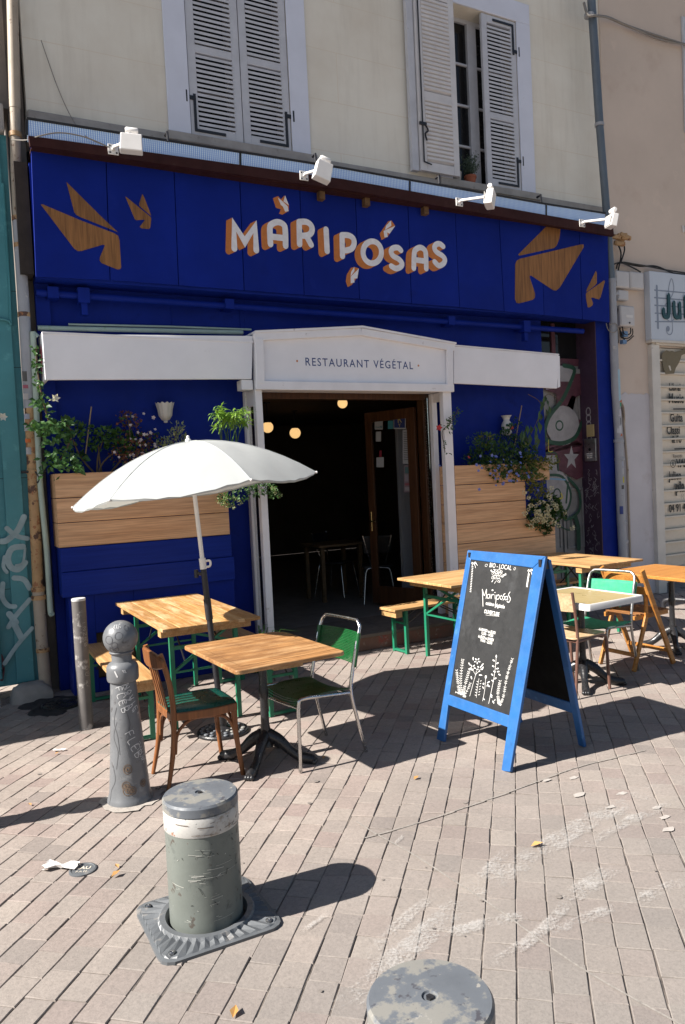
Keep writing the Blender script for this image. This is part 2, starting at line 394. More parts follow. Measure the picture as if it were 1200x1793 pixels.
M['riser'] = paint('red_flaking_riser', (.20, .105, .075), .85, .2, 5, [((.28, .07, .05), .58, 7, .06), ((.12, .15, .13), .62, 9, .06), ((.26, .2, .16), .6, 14, .06)], bmp=.3)
M['terracotta'] = paint('terracotta', (.30, .09, .045), .8, .1, 12)
M['plum'] = paint('plum_paint', (.045, .022, .045), .6, .2, 5, [((.11, .09, .12), .66, 18, .03)], bmp=.2)
M['door_silver'] = paint('silver_spray', (.20, .195, .19), .5, .2, 5, [((.28, .27, .28), .58, 6, .15), ((.2, .18, .17), .63, 9, .1)], bmp=.1)
M['spray_red'] = paint('crimson_spray', (.085, .025, .038), .6, .25, 8, [((.19, .13, .14), .60, 6, .25), ((.24, .2, .2), .70, 30, .03)])
M['spray_green'] = paint('dark_green_spray', (.014, .058, .034), .6, .3, 6, [((.10, .13, .11), .60, 8, .2)])
M['spray_pale'] = paint('pale_spray', (.30, .29, .295), .6, .15, 8, [((.17, .16, .165), .58, 5, .3)])
M['spray_yellow'] = plain('yellow_spray', (.45, .38, .05), .6)
M['spray_blue'] = plain('sky_blue_spray', (.16, .30, .45), .6)
M['dirt'] = paint('black_dirt', (.022, .020, .021), .95, .4, 8, [((.07, .06, .055), .62, 22, .06)], bmp=.8, bscale=30)
M['stone'] = paint('kerb_stone', (.27, .25, .23), .9, .15, 8, bmp=.4)
M['roll_slat'] = paint('cream_roller_slat', (.60, .545, .46), .5, .06, 4, [((.5, .42, .32), .64, 5, .15)], bmp=.05)
M['roll_frame'] = paint('cream_frame', (.58, .55, .50), .5, .08, 4, [((.36, .33, .3), .66, 8, .1)])
M['sign_grey'] = paint('pale_sign_panel', (.50, .55, .62), .45, .04, 2, bmp=0)
M['ink_grey'] = plain('grey_ink', (.22, .26, .33), .6)
M['ink_teal'] = plain('dark_teal_letters', (.006, .05, .06), .4)
M['ink_black'] = plain('black_ink', (.025, .025, .025), .6)
M['ink_brown'] = plain('olive_brown_ink', (.16, .13, .075), .6)
M['tube_glass'] = None
M['blossom_white'] = leafmat('white_petals', (.62, .60, .55), (.72, .70, .66), .3)
M['blossom_cream'] = leafmat('cream_petals', (.60, .58, .36), (.70, .68, .55), .3)
M['blossom_blue'] = leafmat('blue_petals', (.13, .17, .55), (.24, .30, .72), .3)
M['blossom_red'] = leafmat('red_petals', (.42, .02, .03), (.6, .05, .06), .3)
M['blossom_pink'] = leafmat('pink_white_petals', (.55, .42, .42), (.70, .62, .60), .3)
M['lf_dark'] = leafmat('dark_leaves', (.016, .052, .013), (.05, .12, .03))
M['lf_mid'] = leafmat('mid_leaves', (.024, .078, .017), (.075, .165, .038))
M['lf_bright'] = leafmat('bright_leaves', (.13, .28, .03), (.27, .42, .07), .4)
M['lf_red'] = leafmat('reddish_leaves', (.09, .03, .018), (.20, .075, .04))
M['lf_pale'] = leafmat('pale_leaves', (.19, .25, .09), (.42, .45, .24))
M['lf_olive'] = leafmat('olive_leaves', (.10, .125, .02), (.20, .20, .04))
M['lf_grey'] = leafmat('grey_green_leaves', (.05, .085, .06), (.10, .14, .10))
M['lf_dead'] = leafmat('dry_leaves', (.40, .18, .05), (.55, .32, .12), .2)
M['stem'] = paint('woody_stem', (.10, .065, .035), .8, .2, 20)
M['bamboo'] = paint('bamboo_cane', (.28, .2, .11), .6, .15, 15)

def glassmat(name, col=(.012, .012, .013), rough=.06, spec=.35):
    m, nt, b = nodes(name); b.inputs['Base Color'].default_value = rgba(col); b.inputs['Roughness'].default_value = rough; b.inputs['Specular IOR Level'].default_value = spec
    return m
M['pane'] = glassmat('dark_window_glass')
def clearglass(name, tint=(.8, .8, .8), a=.8):
    m, nt, b = nodes(name)
    t = N(nt, 'ShaderNodeBsdfTransparent'); t.inputs[0].default_value = rgba(tint)
    gl = N(nt, 'ShaderNodeBsdfGlossy'); gl.inputs['Roughness'].default_value = .02
    mx = N(nt, 'ShaderNodeMixShader'); mx.inputs[0].default_value = 1 - a
    L(nt, t.outputs[0], mx.inputs[1]); L(nt, gl.outputs[0], mx.inputs[2]); L(nt, mx.outputs[0], nt.nodes['Material Output'].inputs[0]); return m
M['clear'] = clearglass('clear_door_glass', (.85, .85, .85), .95)
def frost(name):
    m, nt, b = nodes(name); b.inputs['Base Color'].default_value = (.62, .60, .57, 1); b.inputs['Roughness'].default_value = .25; b.inputs['Transmission Weight'].default_value = .25
    return m
M['frost'] = frost('frosted_glass')
def netmat():
    m, nt, b = nodes('blue_white_mesh'); v = coord(nt)
    w1 = N(nt, 'ShaderNodeTexWave', bands_direction='X'); w1.inputs['Scale'].default_value = 17; L(nt, v, w1.inputs[0])
    w2 = N(nt, 'ShaderNodeTexWave', bands_direction='Z'); w2.inputs['Scale'].default_value = 17; L(nt, v, w2.inputs[0])
    c = mixc(nt, ramp(nt, w1.outputs['Fac'], [(.25, 0.0), (.5, 1.0)]), (.20, .38, .78), (.66, .80, .95))
    c = mixc(nt, ramp(nt, w2.outputs['Fac'], [(.2, .35), (.45, 0.0)]), c, (.25, .4, .75))
    L(nt, c, b.inputs['Base Color']); b.inputs['Roughness'].default_value = .6; return m
M['net'] = netmat()
def creammat():
    m, nt, b = nodes('cream_render'); t = N(nt, 'ShaderNodeTexCoord'); s = N(nt, 'ShaderNodeSeparateXYZ'); L(nt, t.outputs['Object'], s.inputs[0])
    q = N(nt, 'ShaderNodeCombineXYZ'); L(nt, s.outputs[0], q.inputs[0]); L(nt, s.outputs[2], q.inputs[1])
    br = N(nt, 'ShaderNodeTexBrick'); L(nt, q.outputs[0], br.inputs['Vector'])
    br.inputs['Scale'].default_value = 1; br.inputs['Brick Width'].default_value = 60; br.inputs['Row Height'].default_value = .52; br.inputs['Mortar Size'].default_value = .006
    br.inputs['Color1'].default_value = (.75, .715, .63, 1); br.inputs['Color2'].default_value = (.73, .70, .615, 1); br.inputs['Mortar'].default_value = (.69, .62, .51, 1); br.inputs['Mortar Smooth'].default_value = .6
    f = noise(nt, t.outputs['Object'], 1.3, 6, .6)
    c = mixc(nt, ramp(nt, f, [(.40, 0.0), (.72, .7)]), br.outputs['Color'], (.62, .56, .47))
    f2 = noise(nt, coord(nt, (5, 5, .5)), 1.6, 6, .65); c = mixc(nt, ramp(nt, f2, [(.5, 0.0), (.75, .35)]), c, (.50, .46, .39))
    L(nt, c, b.inputs['Base Color']); b.inputs['Roughness'].default_value = .9
    bump(nt, b, noise(nt, t.outputs['Object'], 120, 3), .15, .004); return m
M['cream'] = creammat()
def pavermat():
    m, nt, b = nodes('clay_pavers'); t = N(nt, 'ShaderNodeTexCoord'); g = N(nt, 'ShaderNodeNewGeometry')
    c = ramp(nt, g.outputs['Random Per Island'], [(0, (.285, .238, .208)), (.18, (.312, .262, .230)), (.34, (.292, .230, .203)), (.46, (.326, .274, .240)), (.58, (.30, .250, .220)), (.68, (.268, .205, .183)), (.78, (.338, .285, .246)), (.90, (.236, .198, .178)), (1, (.36, .305, .265))])
    f = noise(nt, t.outputs['Object'], 38, 7, .7); c = mixc(nt, .75, c, ramp(nt, f, [(.3, .74), (.55, 1.0), (.75, 1.12)]), 'MULTIPLY')
    f2 = noise(nt, t.outputs['Object'], 1.1, 6, .65); c = mixc(nt, .9, c, ramp(nt, f2, [(.35, .76), (.62, .99)]), 'MULTIPLY')
    f3 = noise(nt, t.outputs['Object'], 260, 2); c = mixc(nt, ramp(nt, f3, [(.62, 0.0), (.70, .55)]), c, (.10, .085, .08))
    f5 = noise(nt, t.outputs['Object'], 4.5, 8, .7); c = mixc(nt, ramp(nt, f5, [(.62, 0.0), (.72, .4)]), c, (.13, .115, .11))
    f4 = noise(nt, t.outputs['Object'], 14, 8, .75); c = mixc(nt, ramp(nt, f4, [(.66, 0.0), (.74, .5)]), c, (.42, .39, .36))
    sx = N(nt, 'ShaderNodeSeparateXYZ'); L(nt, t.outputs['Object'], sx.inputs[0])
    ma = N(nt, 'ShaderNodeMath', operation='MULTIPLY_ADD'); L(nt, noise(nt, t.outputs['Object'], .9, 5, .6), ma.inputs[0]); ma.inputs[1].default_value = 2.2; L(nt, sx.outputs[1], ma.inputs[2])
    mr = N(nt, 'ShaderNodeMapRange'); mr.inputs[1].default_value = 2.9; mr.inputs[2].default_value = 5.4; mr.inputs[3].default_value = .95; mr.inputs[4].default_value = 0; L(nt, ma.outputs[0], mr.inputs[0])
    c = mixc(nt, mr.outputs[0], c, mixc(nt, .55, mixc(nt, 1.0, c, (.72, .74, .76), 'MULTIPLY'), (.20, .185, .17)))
    f6 = noise(nt, t.outputs['Object'], 85, 4, .8); c = mixc(nt, .5, c, ramp(nt, f6, [(.36, .7), (.5, 1.0), (.66, 1.15)]), 'MULTIPLY')
    L(nt, c, b.inputs['Base Color']); b.inputs['Roughness'].default_value = .85
    bump(nt, b, f, .5, .004); return m
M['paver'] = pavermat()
M['sand'] = paint('joint_sand', (.045, .038, .034), .95, .4, 20, [((.16, .13, .11), .6, 9, .1)], bmp=.5, bscale=200)
M['canopy'] = None
def canopymat():
    m, nt, b = nodes('white_canvas'); v = coord(nt)
    c = ramp(nt, noise(nt, v, 6, 4), [(.3, (.39, .41, .41)), (.7, (.41, .43, .43))]); L(nt, c, b.inputs['Base Color']); b.inputs['Roughness'].default_value = .8
    tr = N(nt, 'ShaderNodeBsdfTranslucent'); tr.inputs[0].default_value = (.5, .52, .5, 1); mx = N(nt, 'ShaderNodeMixShader'); mx.inputs[0].default_value = .25
    bump(nt, b, noise(nt, coord(nt, (7, 7, 2)), 1.5, 2), .10, .02)
    L(nt, b.outputs[0], mx.inputs[1]); L(nt, tr.outputs[0], mx.inputs[2]); L(nt, mx.outputs[0], nt.nodes['Material Output'].inputs[0]); return m
M['canopy'] = canopymat()

# ------------------------------------------------------------------ planes of the place (metres)
YF, YW, YS, YB, YU, YP = 6.87, 7.22, 6.95, 6.80, 7.22, 7.05
AZ, EL = math.radians(-4.0), math.radians(40.5)
SUN = V((math.cos(AZ) * math.cos(EL), math.sin(AZ) * math.cos(EL), -math.sin(EL)))

# ------------------------------------------------------------------ ground
mb = MB(); mb.box(-30, 40, -25, 30, -.25, -.0065)
def groundmat():
    m, nt, b = nodes('street_ground'); t = N(nt, 'ShaderNodeTexCoord'); s = N(nt, 'ShaderNodeSeparateXYZ'); L(nt, t.outputs['Object'], s.inputs[0])
    def cmp(o, op, v): n_ = N(nt, 'ShaderNodeMath', operation=op); L(nt, o, n_.inputs[0]); n_.inputs[1].default_value = v; return n_.outputs[0]
    f = None
    for o in (cmp(s.outputs[0], 'GREATER_THAN', -1.85), cmp(s.outputs[0], 'LESS_THAN', 9.25), cmp(s.outputs[1], 'GREATER_THAN', .65), cmp(s.outputs[1], 'LESS_THAN', 7.9)):
        if f is None: f = o
        else: n_ = N(nt, 'ShaderNodeMath', operation='MULTIPLY'); L(nt, f, n_.inputs[0]); L(nt, o, n_.inputs[1]); f = n_.outputs[0]
    mp = N(nt, 'ShaderNodeMapping'); mp.inputs['Rotation'].default_value = (0, 0, math.radians(-49.4)); L(nt, t.outputs['Object'], mp.inputs[0])
    br = N(nt, 'ShaderNodeTexBrick'); L(nt, mp.outputs[0], br.inputs['Vector']); br.inputs['Scale'].default_value = 1; br.inputs['Brick Width'].default_value = .15; br.inputs['Row Height'].default_value = .12; br.inputs['Mortar Size'].default_value = .003
    br.inputs['Color1'].default_value = (.32, .275, .245, 1); br.inputs['Color2'].default_value = (.27, .23, .205, 1); br.inputs['Mortar'].default_value = (.08, .07, .06, 1)
    sand = ramp(nt, noise(nt, t.outputs['Object'], 9, 7, .7), [(.38, (.05, .042, .037)), (.68, (.17, .142, .122))])
    L(nt, mixc(nt, f, br.outputs['Color'], sand), b.inputs['Base Color']); b.inputs['Roughness'].default_value = .95; return m
tag(mb.build('ground', groundmat(), at=(0, 0, 0)), kind='structure')
def paving():
    mb = MB(); rng = random.Random(3)
    a = math.radians(49.4); u = V((math.cos(a), math.sin(a), 0)); w = V((-math.sin(a), math.cos(a), 0))
    W_, gap, g2 = .120, .0036, .0024
    org = V((3, 3.5, 0))
    for i in range(-70, 71):
        s = -9 + rng.random() * .16
        while s < 9:
            ln = .152 * rng.choice((.92, 1.0, 1.0, 1.05))
            c = org + w * (i * W_) + u * (s + ln / 2)
            if -1.8 < c.x < 9.2 and .7 < c.y < 7.8 and not (c.x / max(c.y, .1) > 1.75 and c.y < 3):
                z = rng.uniform(-.0035, .0005); tx, ty = rng.uniform(-.004, .004), rng.uniform(-.004, .004)
                dx = rng.uniform(-.0015, .0015)
                hw = (W_ - gap * rng.choice((.5, .8, 1.0, 1.2, 1.7))) / 2; hl = (ln - g2) / 2; bv = .003
                def q(p, r, d): return c + w * (p + dx) + u * r + V((0, 0, z + d + p * tx * 6 + r * ty * 6))
                j = [rng.uniform(-.0022, .0022) for _ in range(8)]
                top = [q(-hw + bv + j[0], -hl + bv * .6 + j[1], 0), q(hw - bv + j[2], -hl + bv * .6 + j[3], 0), q(hw - bv + j[4], hl - bv * .6 + j[5], 0), q(-hw + bv + j[6], hl - bv * .6 + j[7], 0)]
                mid = [q(-hw + j[0], -hl, -bv), q(hw + j[2], -hl, -bv), q(hw + j[4], hl, -bv), q(-hw + j[6], hl, -bv)]
                bot = [p + V((0, 0, -.02)) for p in mid]
                vs = top + mid + bot; fs = [(0, 1, 2, 3)]
                for k in range(4):
                    k2 = (k + 1) % 4; fs += [(k2, k, 4 + k, 4 + k2), (4 + k2, 4 + k, 8 + k, 8 + k2)]
                mb.add(vs, fs)
            s += ln
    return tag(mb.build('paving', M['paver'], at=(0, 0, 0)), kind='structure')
paving()
# worn white paint, cement scratches on the paving
def wornmat():
    m, nt, b = nodes('worn_road_paint'); t = N(nt, 'ShaderNodeTexCoord'); a = N(nt, 'ShaderNodeAttribute'); a.attribute_name = 'edge'
    n1 = noise(nt, t.outputs['Object'], 85, 9, .8); n2 = noise(nt, t.outputs['Object'], 7, 5, .6)
    s1 = N(nt, 'ShaderNodeMath', operation='MULTIPLY_ADD'); L(nt, a.outputs['Fac'], s1.inputs[0]); s1.inputs[1].default_value = .34; L(nt, n1, s1.inputs[2])
    s2 = N(nt, 'ShaderNodeMath', operation='MULTIPLY_ADD'); L(nt, n2, s2.inputs[0]); s2.inputs[1].default_value = .7; L(nt, s1.outputs[0], s2.inputs[2])
    s3 = N(nt, 'ShaderNodeMath', operation='SUBTRACT'); L(nt, s2.outputs[0], s3.inputs[0]); s3.inputs[1].default_value = .6
    f = ramp(nt, s3.outputs[0], [(.51, 0.0), (.72, .58)])
    b.inputs['Base Color'].default_value = (.44, .42, .40, 1); b.inputs['Roughness'].default_value = .9
    tr = N(nt, 'ShaderNodeBsdfTransparent'); mx = N(nt, 'ShaderNodeMixShader'); L(nt, f, mx.inputs[0]); L(nt, tr.outputs[0], mx.inputs[1]); L(nt, b.outputs[0], mx.inputs[2]); L(nt, mx.outputs[0], nt.nodes['Material Output'].inputs[0]); return m
def streaks():
    vs, fs, ed = [], [], []
    def strip(pts, w, z):
        q = crom([G(x, y) for x, y in pts], 6); o = len(vs)
        for i, p in enumerate(q):
            d = q[min(i + 1, len(q) - 1)] - q[max(i - 1, 0)]; sd = V((-d.y, d.x, 0)).normalized(); e = math.sin(PI * i / (len(q) - 1)) ** .5
            for k, a in ((-1, 0), (-.4, 1), (.4, 1), (1, 0)): vs.append(p + sd * w * k + V((0, 0, z))); ed.append(a * e)
        for i in range(len(q) - 1):
            for k in range(3): a = o + i * 4 + k; fs.append((a, a + 1, a + 5, a + 4))
    W = [([(560, 1800), (640, 1730), (720, 1660), (800, 1590), (870, 1535)], .10), ([(800, 1590), (900, 1520), (1000, 1458), (1090, 1410), (1210, 1350)], .11), ([(690, 1640), (790, 1632), (880, 1612), (970, 1598)], .06), ([(950, 1640), (1010, 1615), (1085, 1588)], .05), ([(1090, 1600), (1140, 1570), (1215, 1535)], .06), ([(980, 1590), (1040, 1545), (1090, 1510)], .08), ([(512, 1645), (550, 1618), (590, 1588)], .022), ([(688, 1482), (712, 1460)], .02), ([(620, 1700), (720, 1600), (780, 1560)], .05), ([(820, 1560), (900, 1480)], .05), ([(1000, 1500), (1100, 1440), (1200, 1400)], .06), ([(840, 1700), (940, 1640), (1010, 1560)], .05)]
    for k, (p, w) in enumerate(W): strip(p, w, .0030 + k * .0002)
    me = bpy.data.meshes.new('painted_marking'); me.from_pydata([tuple(v) for v in vs], [], fs); at = me.attributes.new('edge', 'FLOAT', 'POINT'); at.data.foreach_set('value', ed); me.materials.append(wornmat())
    o = bpy.data.objects.new('painted_marking', me); C.objects.link(o); tag(o, kind='structure')
    mb = MB(); rng = random.Random(11)
    for x, y, r in ((958, 1367, .026), (1005, 1363, .030), (1015, 1392, .036), (1090, 1390, .03), (1070, 1414, .028), (1150, 1415, .026), (1165, 1432, .03), (1172, 1453, .034)):
        g = G(x, y); pts = []
        for j in range(14):
            a = 2 * PI * j / 14; rr = r * rng.uniform(.65, 1.1); pts.append(g + V((math.cos(a) * rr * 1.3, math.sin(a) * rr * .6, .0030)))
        mb.sheet(pts)
    return tag(mb.build('paint_spot', paint('pale_paint_spot', (.345, .315, .29), .9, .15, 40), at=(0, 0, 0)), kind='structure')
streaks()
mb = MB()
for line in ([(625, 1440), (660, 1462), (720, 1495), (790, 1540), (870, 1592), (950, 1650), (1040, 1710), (1200, 1800)], [(1130, 1315), (1010, 1345), (900, 1385), (800, 1420), (720, 1446), (640, 1468)]):
    pts = [G(x, y) + V((0, 0, .0035)) for x, y in line]; mb.rib(crom(pts, 5), (0, 0, 1), .008)
tag(mb.build('pavement_scratch', paint('grey_cement', (.225, .205, .185), .9, .3, 60), at=(0, 0, 0)), kind='structure')
mb = MB(); rng = random.Random(5)
for i in range(30):
    g = G(rng.uniform(-50, 1250), 1180 + 640 * rng.random() ** 1.2); r = abs(rng.gauss(0, .006)) + .003
    if g.y > 6.7: continue
    mb.sheet([g + V((math.cos(2 * PI * j / 9) * r * rng.uniform(.7, 1.5), math.sin(2 * PI * j / 9) * r * rng.uniform(.7, 1.2), .003)) for j in range(9)])
tag(mb.build('gum_spots', paint('old_gum', (.17, .148, .132), .9, .3, 60), at=(0, 0, 0)), kind='structure')
# ------------------------------------------------------------------ restaurant building
B = thing('restaurant_building', 'cream restaurant building with grey shuttered windows over a deep blue shopfront', 'building', (4, 7.4, 0))
xl0 = P(64, 520, YW).x; xdl = P(441, 800, YW).x; xdr = P(777, 760, YW).x; xsd = P(952, 690, YW).x
xpl = P(1048, 700, YP).x; xpr = P(1075, 700, YP).x
ztop = 4.75
mb = MB()
mb.box(xl0, xdl, YW, YW + .3, 0, 3.75); mb.box(xdr, xsd, YW, YW + .3, 0, 3.75); mb.box(xdl, xdr, YW, YW + .3, 2.74, 3.75)
mb.box(xl0 - .02, xl0 + .1, YW - .06, YW - .002, 0, 3.6)
for xx in (P(300, 560, YW).x, P(420, 560, YW).x): mb.box(xx, xx + .012, YW - .008, YW - .001, 2.95, 3.55)
mb.build('shop_wall', M['blue'], B, bevel=.004)
mb = MB(); mb.box(xpl, xpr, YP, YP + .45, 0, 3.72); mb.build('pier', M['blue'], B, bevel=.006)
# upper wall round two openings
x0u, x1u = P(42, 120, YU).x, P(1058, 320, YU).x
o1 = [P(328, 120, YU).x, P(505, 130, YU).x, P(420, 253, YU).z]
o2 = [P(786, 170, YU).x, P(908, 190, YU).x, P(860, 328, YU).z]
zl = P(868, 28, YU).z
zb = P(500, 290, YU).z - .12
zs = o1[2]; zs2 = o2[2]
mb = MB(); d = .3
for a, b in ((x0u, o1[0]), (o1[1], o2[0]), (o2[1], x1u)): mb.box(a, b, YU, YU + d, zb, 11)
mb.box(o1[0], o1[1], YU, YU + d, zl, 11); mb.box(o2[0], o2[1], YU, YU + d, zl, 11)
mb.box(o1[0], o1[1], YU, YU + d, zb, zs); mb.box(o2[0], o2[1], YU, YU + d, zb, zs2)
mb.build('upper_wall', M['cream'], B)
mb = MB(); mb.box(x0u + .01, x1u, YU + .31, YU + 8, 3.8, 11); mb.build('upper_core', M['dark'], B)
def surround(xa, xb, ia, ib, z0, zt):
    mb = MB(); t = .022
    mb.box(xa, ia, YU - t, YU - .001, z0, zt); mb.box(ib, xb, YU - t, YU - .001, z0, zt); mb.box(xa, xb, YU - t, YU - .001, zt + .001, zt + .24)
    w = mb.build('window_surround', M['surround'], B, bevel=.006)
    mb = MB(); mb.box(xa - .03, xb + .05, YU - .07, YU - .0005, z0 - .085, z0 - .002); mb.build('sill', M['concrete'], w, bevel=.008)
surround(P(289, 120, YU).x, P(537, 130, YU).x, o1[0], o1[1], zs, zl)
surround(o2[0] - .17, P(931, 180, YU).x, o2[0], o2[1], zs2, zl)
# window joinery
def casement(xa, xb, z0, z1, Y):
    mb = MB(); f = .05
    mb.box(xa, xa + f, Y, Y + .06, z0, z1); mb.box(xb - f, xb, Y, Y + .06, z0, z1); mb.box(xa + f, xb - f, Y, Y + .06, z1 - f, z1); mb.box(xa + f, xb - f, Y, Y + .06, z0, z0 + .07)
    xm = (xa + xb) / 2; mb.box(xm - .065, xm + .065, Y - .012, Y + .055, z0 + .07, z1 - f)
    n = 4
    for k in range(1, n):
        z = z0 + .07 + (z1 - z0 - .12) * k / n; mb.box(xa + f, xm - .065, Y + .006, Y + .045, z - .013, z + .013); mb.box(xm + .065, xb - f, Y + .006, Y + .045, z - .013, z + .013)
    w = mb.build('window_frame', M['shutter'], B, bevel=.004)
    mb = MB(); mb.box(xa + .03, xb - .03, Y + .03, Y + .034, z0 + .04, z1 - .03); mb.build('pane', M['pane'], w)
casement(o1[0], o1[1], zs, zl, YU + .2); casement(o2[0], o2[1], zs2 - .02, zl, YU + .2)
def shutter(xa, xb, z0, z1, Y, mat, side, hinge=True, th=.04, flip=False):
    mb = MB(); f = .075 * (xb - xa) / .5; xs = f
    mb.box(xa, xa + xs, Y, Y + th, z0, z1); mb.box(xb - xs, xb, Y, Y + th, z0, z1)
    hgt = z1 - z0; rails = [(z0, z0 + .10), (z0 + hgt * .40, z0 + hgt * .40 + .075), (z1 - .09, z1)]
    for a, b in rails: mb.box(xa + xs, xb - xs, Y + .001, Y + th - .001, a, b)
    s = mb.build('shutter', mat, B, bevel=.003)
    sl = MB()
    for (a0, a1), (b0, b1) in zip(rails[:-1], rails[1:]):
        z = a1 + .012; p = .0455
        while z < b0 - .02:
            y0, y1 = (Y - .004, Y + th - .004)
            s0, s1 = (0, .026) if not flip else (.022, 0)
            sl.hexa([(xa + xs, y0, z + s0), (xb - xs, y0, z + s0), (xb - xs, y1, z + s1), (xa + xs, y1, z + s1)], [(xa + xs, y0, z + s0 + .026), (xb - xs, y0, z + s0 + .026), (xb - xs, y1, z + s1 + .018), (xa + xs, y1, z + s1 + .018)])
            z += p
    sl.build('louvre', mat, s)
    if hinge:
        h = MB(); xh = xa if side < 0 else xb; w = .026
        for zz, sg in ((z0 + .055, 1), (z1 - .05, -1)):
            xi = xh - side * .045
            h.box(min(xi, xi - side * .30), max(xi, xi - side * .30), Y - .009, Y - .001, zz - w / 2, zz + w / 2)
            h.box(xi - w / 2, xi + w / 2, Y - .0095, Y - .0015, zz - (w / 2 if sg > 0 else .34), zz + (.34 if sg > 0 else w / 2))
            zz2 = zz + sg * .30; h.box(min(xi, xi + side * .075), max(xi, xi + side * .075), Y - .012, Y + .006, zz2 - .018, zz2 + .018)
            h.tube([(xi + side * .08, Y - .004, zz2 - .05), (xi + side * .08, Y - .004, zz2 + .06)], .016, 8)
        h.build('hinge', M['iron'], s)
    return s
m1 = P(421, 130, YU).x
shutter(o1[0] + .008, m1 - .004, zs + .01, zl - .01, YU - .005, M['shutter'], -1); shutter(m1 + .004, o1[1] - .008, zs + .01, zl - .01, YU - .006, M['shutter'], 1)
wl = (o2[1] - o2[0]) / 2
shutter(o2[1] - wl + .0, o2[1] - .008, zs2 + .01, zl - .01, YU - .006, M['shutter'], 1)
s = shutter(o2[0] - wl + .02, o2[0] + .03, zs2 + .01, zl - .01, YU - .115, M['shutter_warm'], -1, False, flip=True)
mb = MB(); mb.box(o2[0] - wl - .075, o2[0] - wl + .012, YU - .085, YU - .03, zs2 + .01, zl); mb.build('folded_edge', M['shutter'], s, bevel=.004)
mb = MB(); xh = o2[0] - wl + .05
mb.tube([(xh, YU - .128, zs2 + .10), (xh, YU - .128, zl)], .008, 8); mb.box(xh - .04, xh + .05, YU - .135, YU - .116, zs2 + .5, zs2 + .53); mb.tube(crom([(xh + .03, YU - .135, zs2 + .5), (xh + .06, YU - .14, zs2 + .44), (xh + .02, YU - .14, zs2 + .40), (xh + .04, YU - .14, zs2 + .33)], 4), .010, 6); mb.tube([(xh, YU - .13, zs2 + .1), (xh + .09, YU - .14, zs2 + .075)], .008, 6)
mb.build('latch_rod', M['iron'], s)
# eave beam, rafters, flashing net
bt = [P(50, 237, YB), P(600, 313, YB), P(1074, 397, YB)]; bb = [P(53, 254, YB), P(600, 331, YB), P(1076, 413, YB)]
mb = MB(); y2 = YB + .045
for i in range(2):
    a, b, c, d_ = bb[i], bb[i + 1], bt[i + 1], bt[i]; o = V((0, .045, 0))
    mb.hexa([a, b, b + o, a + o], [d_, c, c + o, d_ + o])
mb.build('eave_beam', M['brown'], B)
xa, xb = bb[0].x, bb[2].x
mb = MB(); zr = (bb[0].z + bb[2].z) / 2
mb.box(xa + .02, xb - .02, YB + .05, YU - .01, zr + .035, zr + .055)
mb.build('eave_board', M['brown'], B)
mb = MB()
for xx in (P(563, 338, 6.9).x, P(642, 348, 6.9).x, P(745, 360, 6.9).x): mb.box(xx - .03, xx + .03, YS - .07, YS - .004, zr - .045, zr + .034)
mb.build('rafter', M['rafter'], B)
mb = MB(); YN = YB + .055
ua = [P(46, 208, YN), P(300, 248, YN), P(600, 295, YN), P(770, 325, YN), P(957, 358, YN), P(1060, 374, YN)]
n = len(ua)
low = []
for p in ua:
    t = (p.x - bt[0].x) / (bt[2].x - bt[0].x); low.append(V((p.x, YN, bt[0].z + (bt[2].z - bt[0].z) * t - .03)))
for i in range(n - 1):
    a, b, c, d_ = low[i], low[i + 1], ua[i + 1], ua[i]; o = V((0, .004, 0)); mb.hexa([a + o, b + o, c + o, d_ + o], [a, b, c, d_])
nt_ = mb.build('flashing_net', M['net'], B)
mb = MB()
for x, y, x2, y2_ in ((421, 268, 421, 290), (718, 317, 718, 337), (957, 357, 957, 377), (47, 208, 47, 236)):
    a = P(x, y, YN - .005); b = P(x2, y2_, YN - .005); b.z = max(b.z, bt[0].z + .0); mb.bar(a, b, .02, .005, (0, -1, 0))
mb.tube([p + V((0, -.004, .006)) for p in ua], .012, 6)
mb.build('net_seam', M['cable'], nt_)
mb = MB(); mb.box(x0u, x1u, YU - .05, YU - .0005, P(600, 300, YU).z - .12, P(600, 291, YU).z + .02); mb.build('string_course', M['concrete'], B, bevel=.015)
mb = MB()
for x, y in ((292, 240), (551, 277), (767, 315), (945, 348)):
    p = P(x, y, YN + .02); mb.tube([p + V((0, .04, .03)), p + V((0, -.02, .035)), p + V((0, -.03, -.05))], .013, 7)
mb.build('awning_hook', M['iron'], B)
# blue awning bar
mb = MB(); zbar = (P(65, 512, YW - .12).z + P(1020, 581, YW - .12).z) / 2; xba, xbb = P(63, 512, YW - .12).x, P(1021, 580, YW - .12).x
mb.tube([(xba, YW - .12, P(63, 512, YW - .12).z), (xbb, YW - .12, P(1021, 580, YW - .12).z)], .032, 12)
for x, y in ((92, 513), (145, 518), (400, 533), (788, 562), (918, 572)):
    p = P(x, y, YW - .12); mb.box(p.x - .045, p.x + .045, YW - .165, YW - .002, p.z - .05, p.z + .045)
    if x in (145, 918): mb.box(p.x - .05, p.x + .05, YW - .18, YW - .075, p.z - .07, p.z + .06); mb.box(p.x - .022, p.x + .03, YW - .15, YW - .09, p.z - .17, p.z - .06)
mb.build('awning_bar', M['blue'], B, smooth=40)
# thin conduits above the left board
mb = MB(); mb.tube([P(66, 574, 7.1), P(200, 577, 7.1), P(425, 582, 7.1)], .022, 8); mb.tube([P(120, 568, 7.14), P(300, 572, 7.14), P(440, 577, 7.14)], .012, 6)
mb.build('conduit', M['pipe_mint'], B, smooth=60)
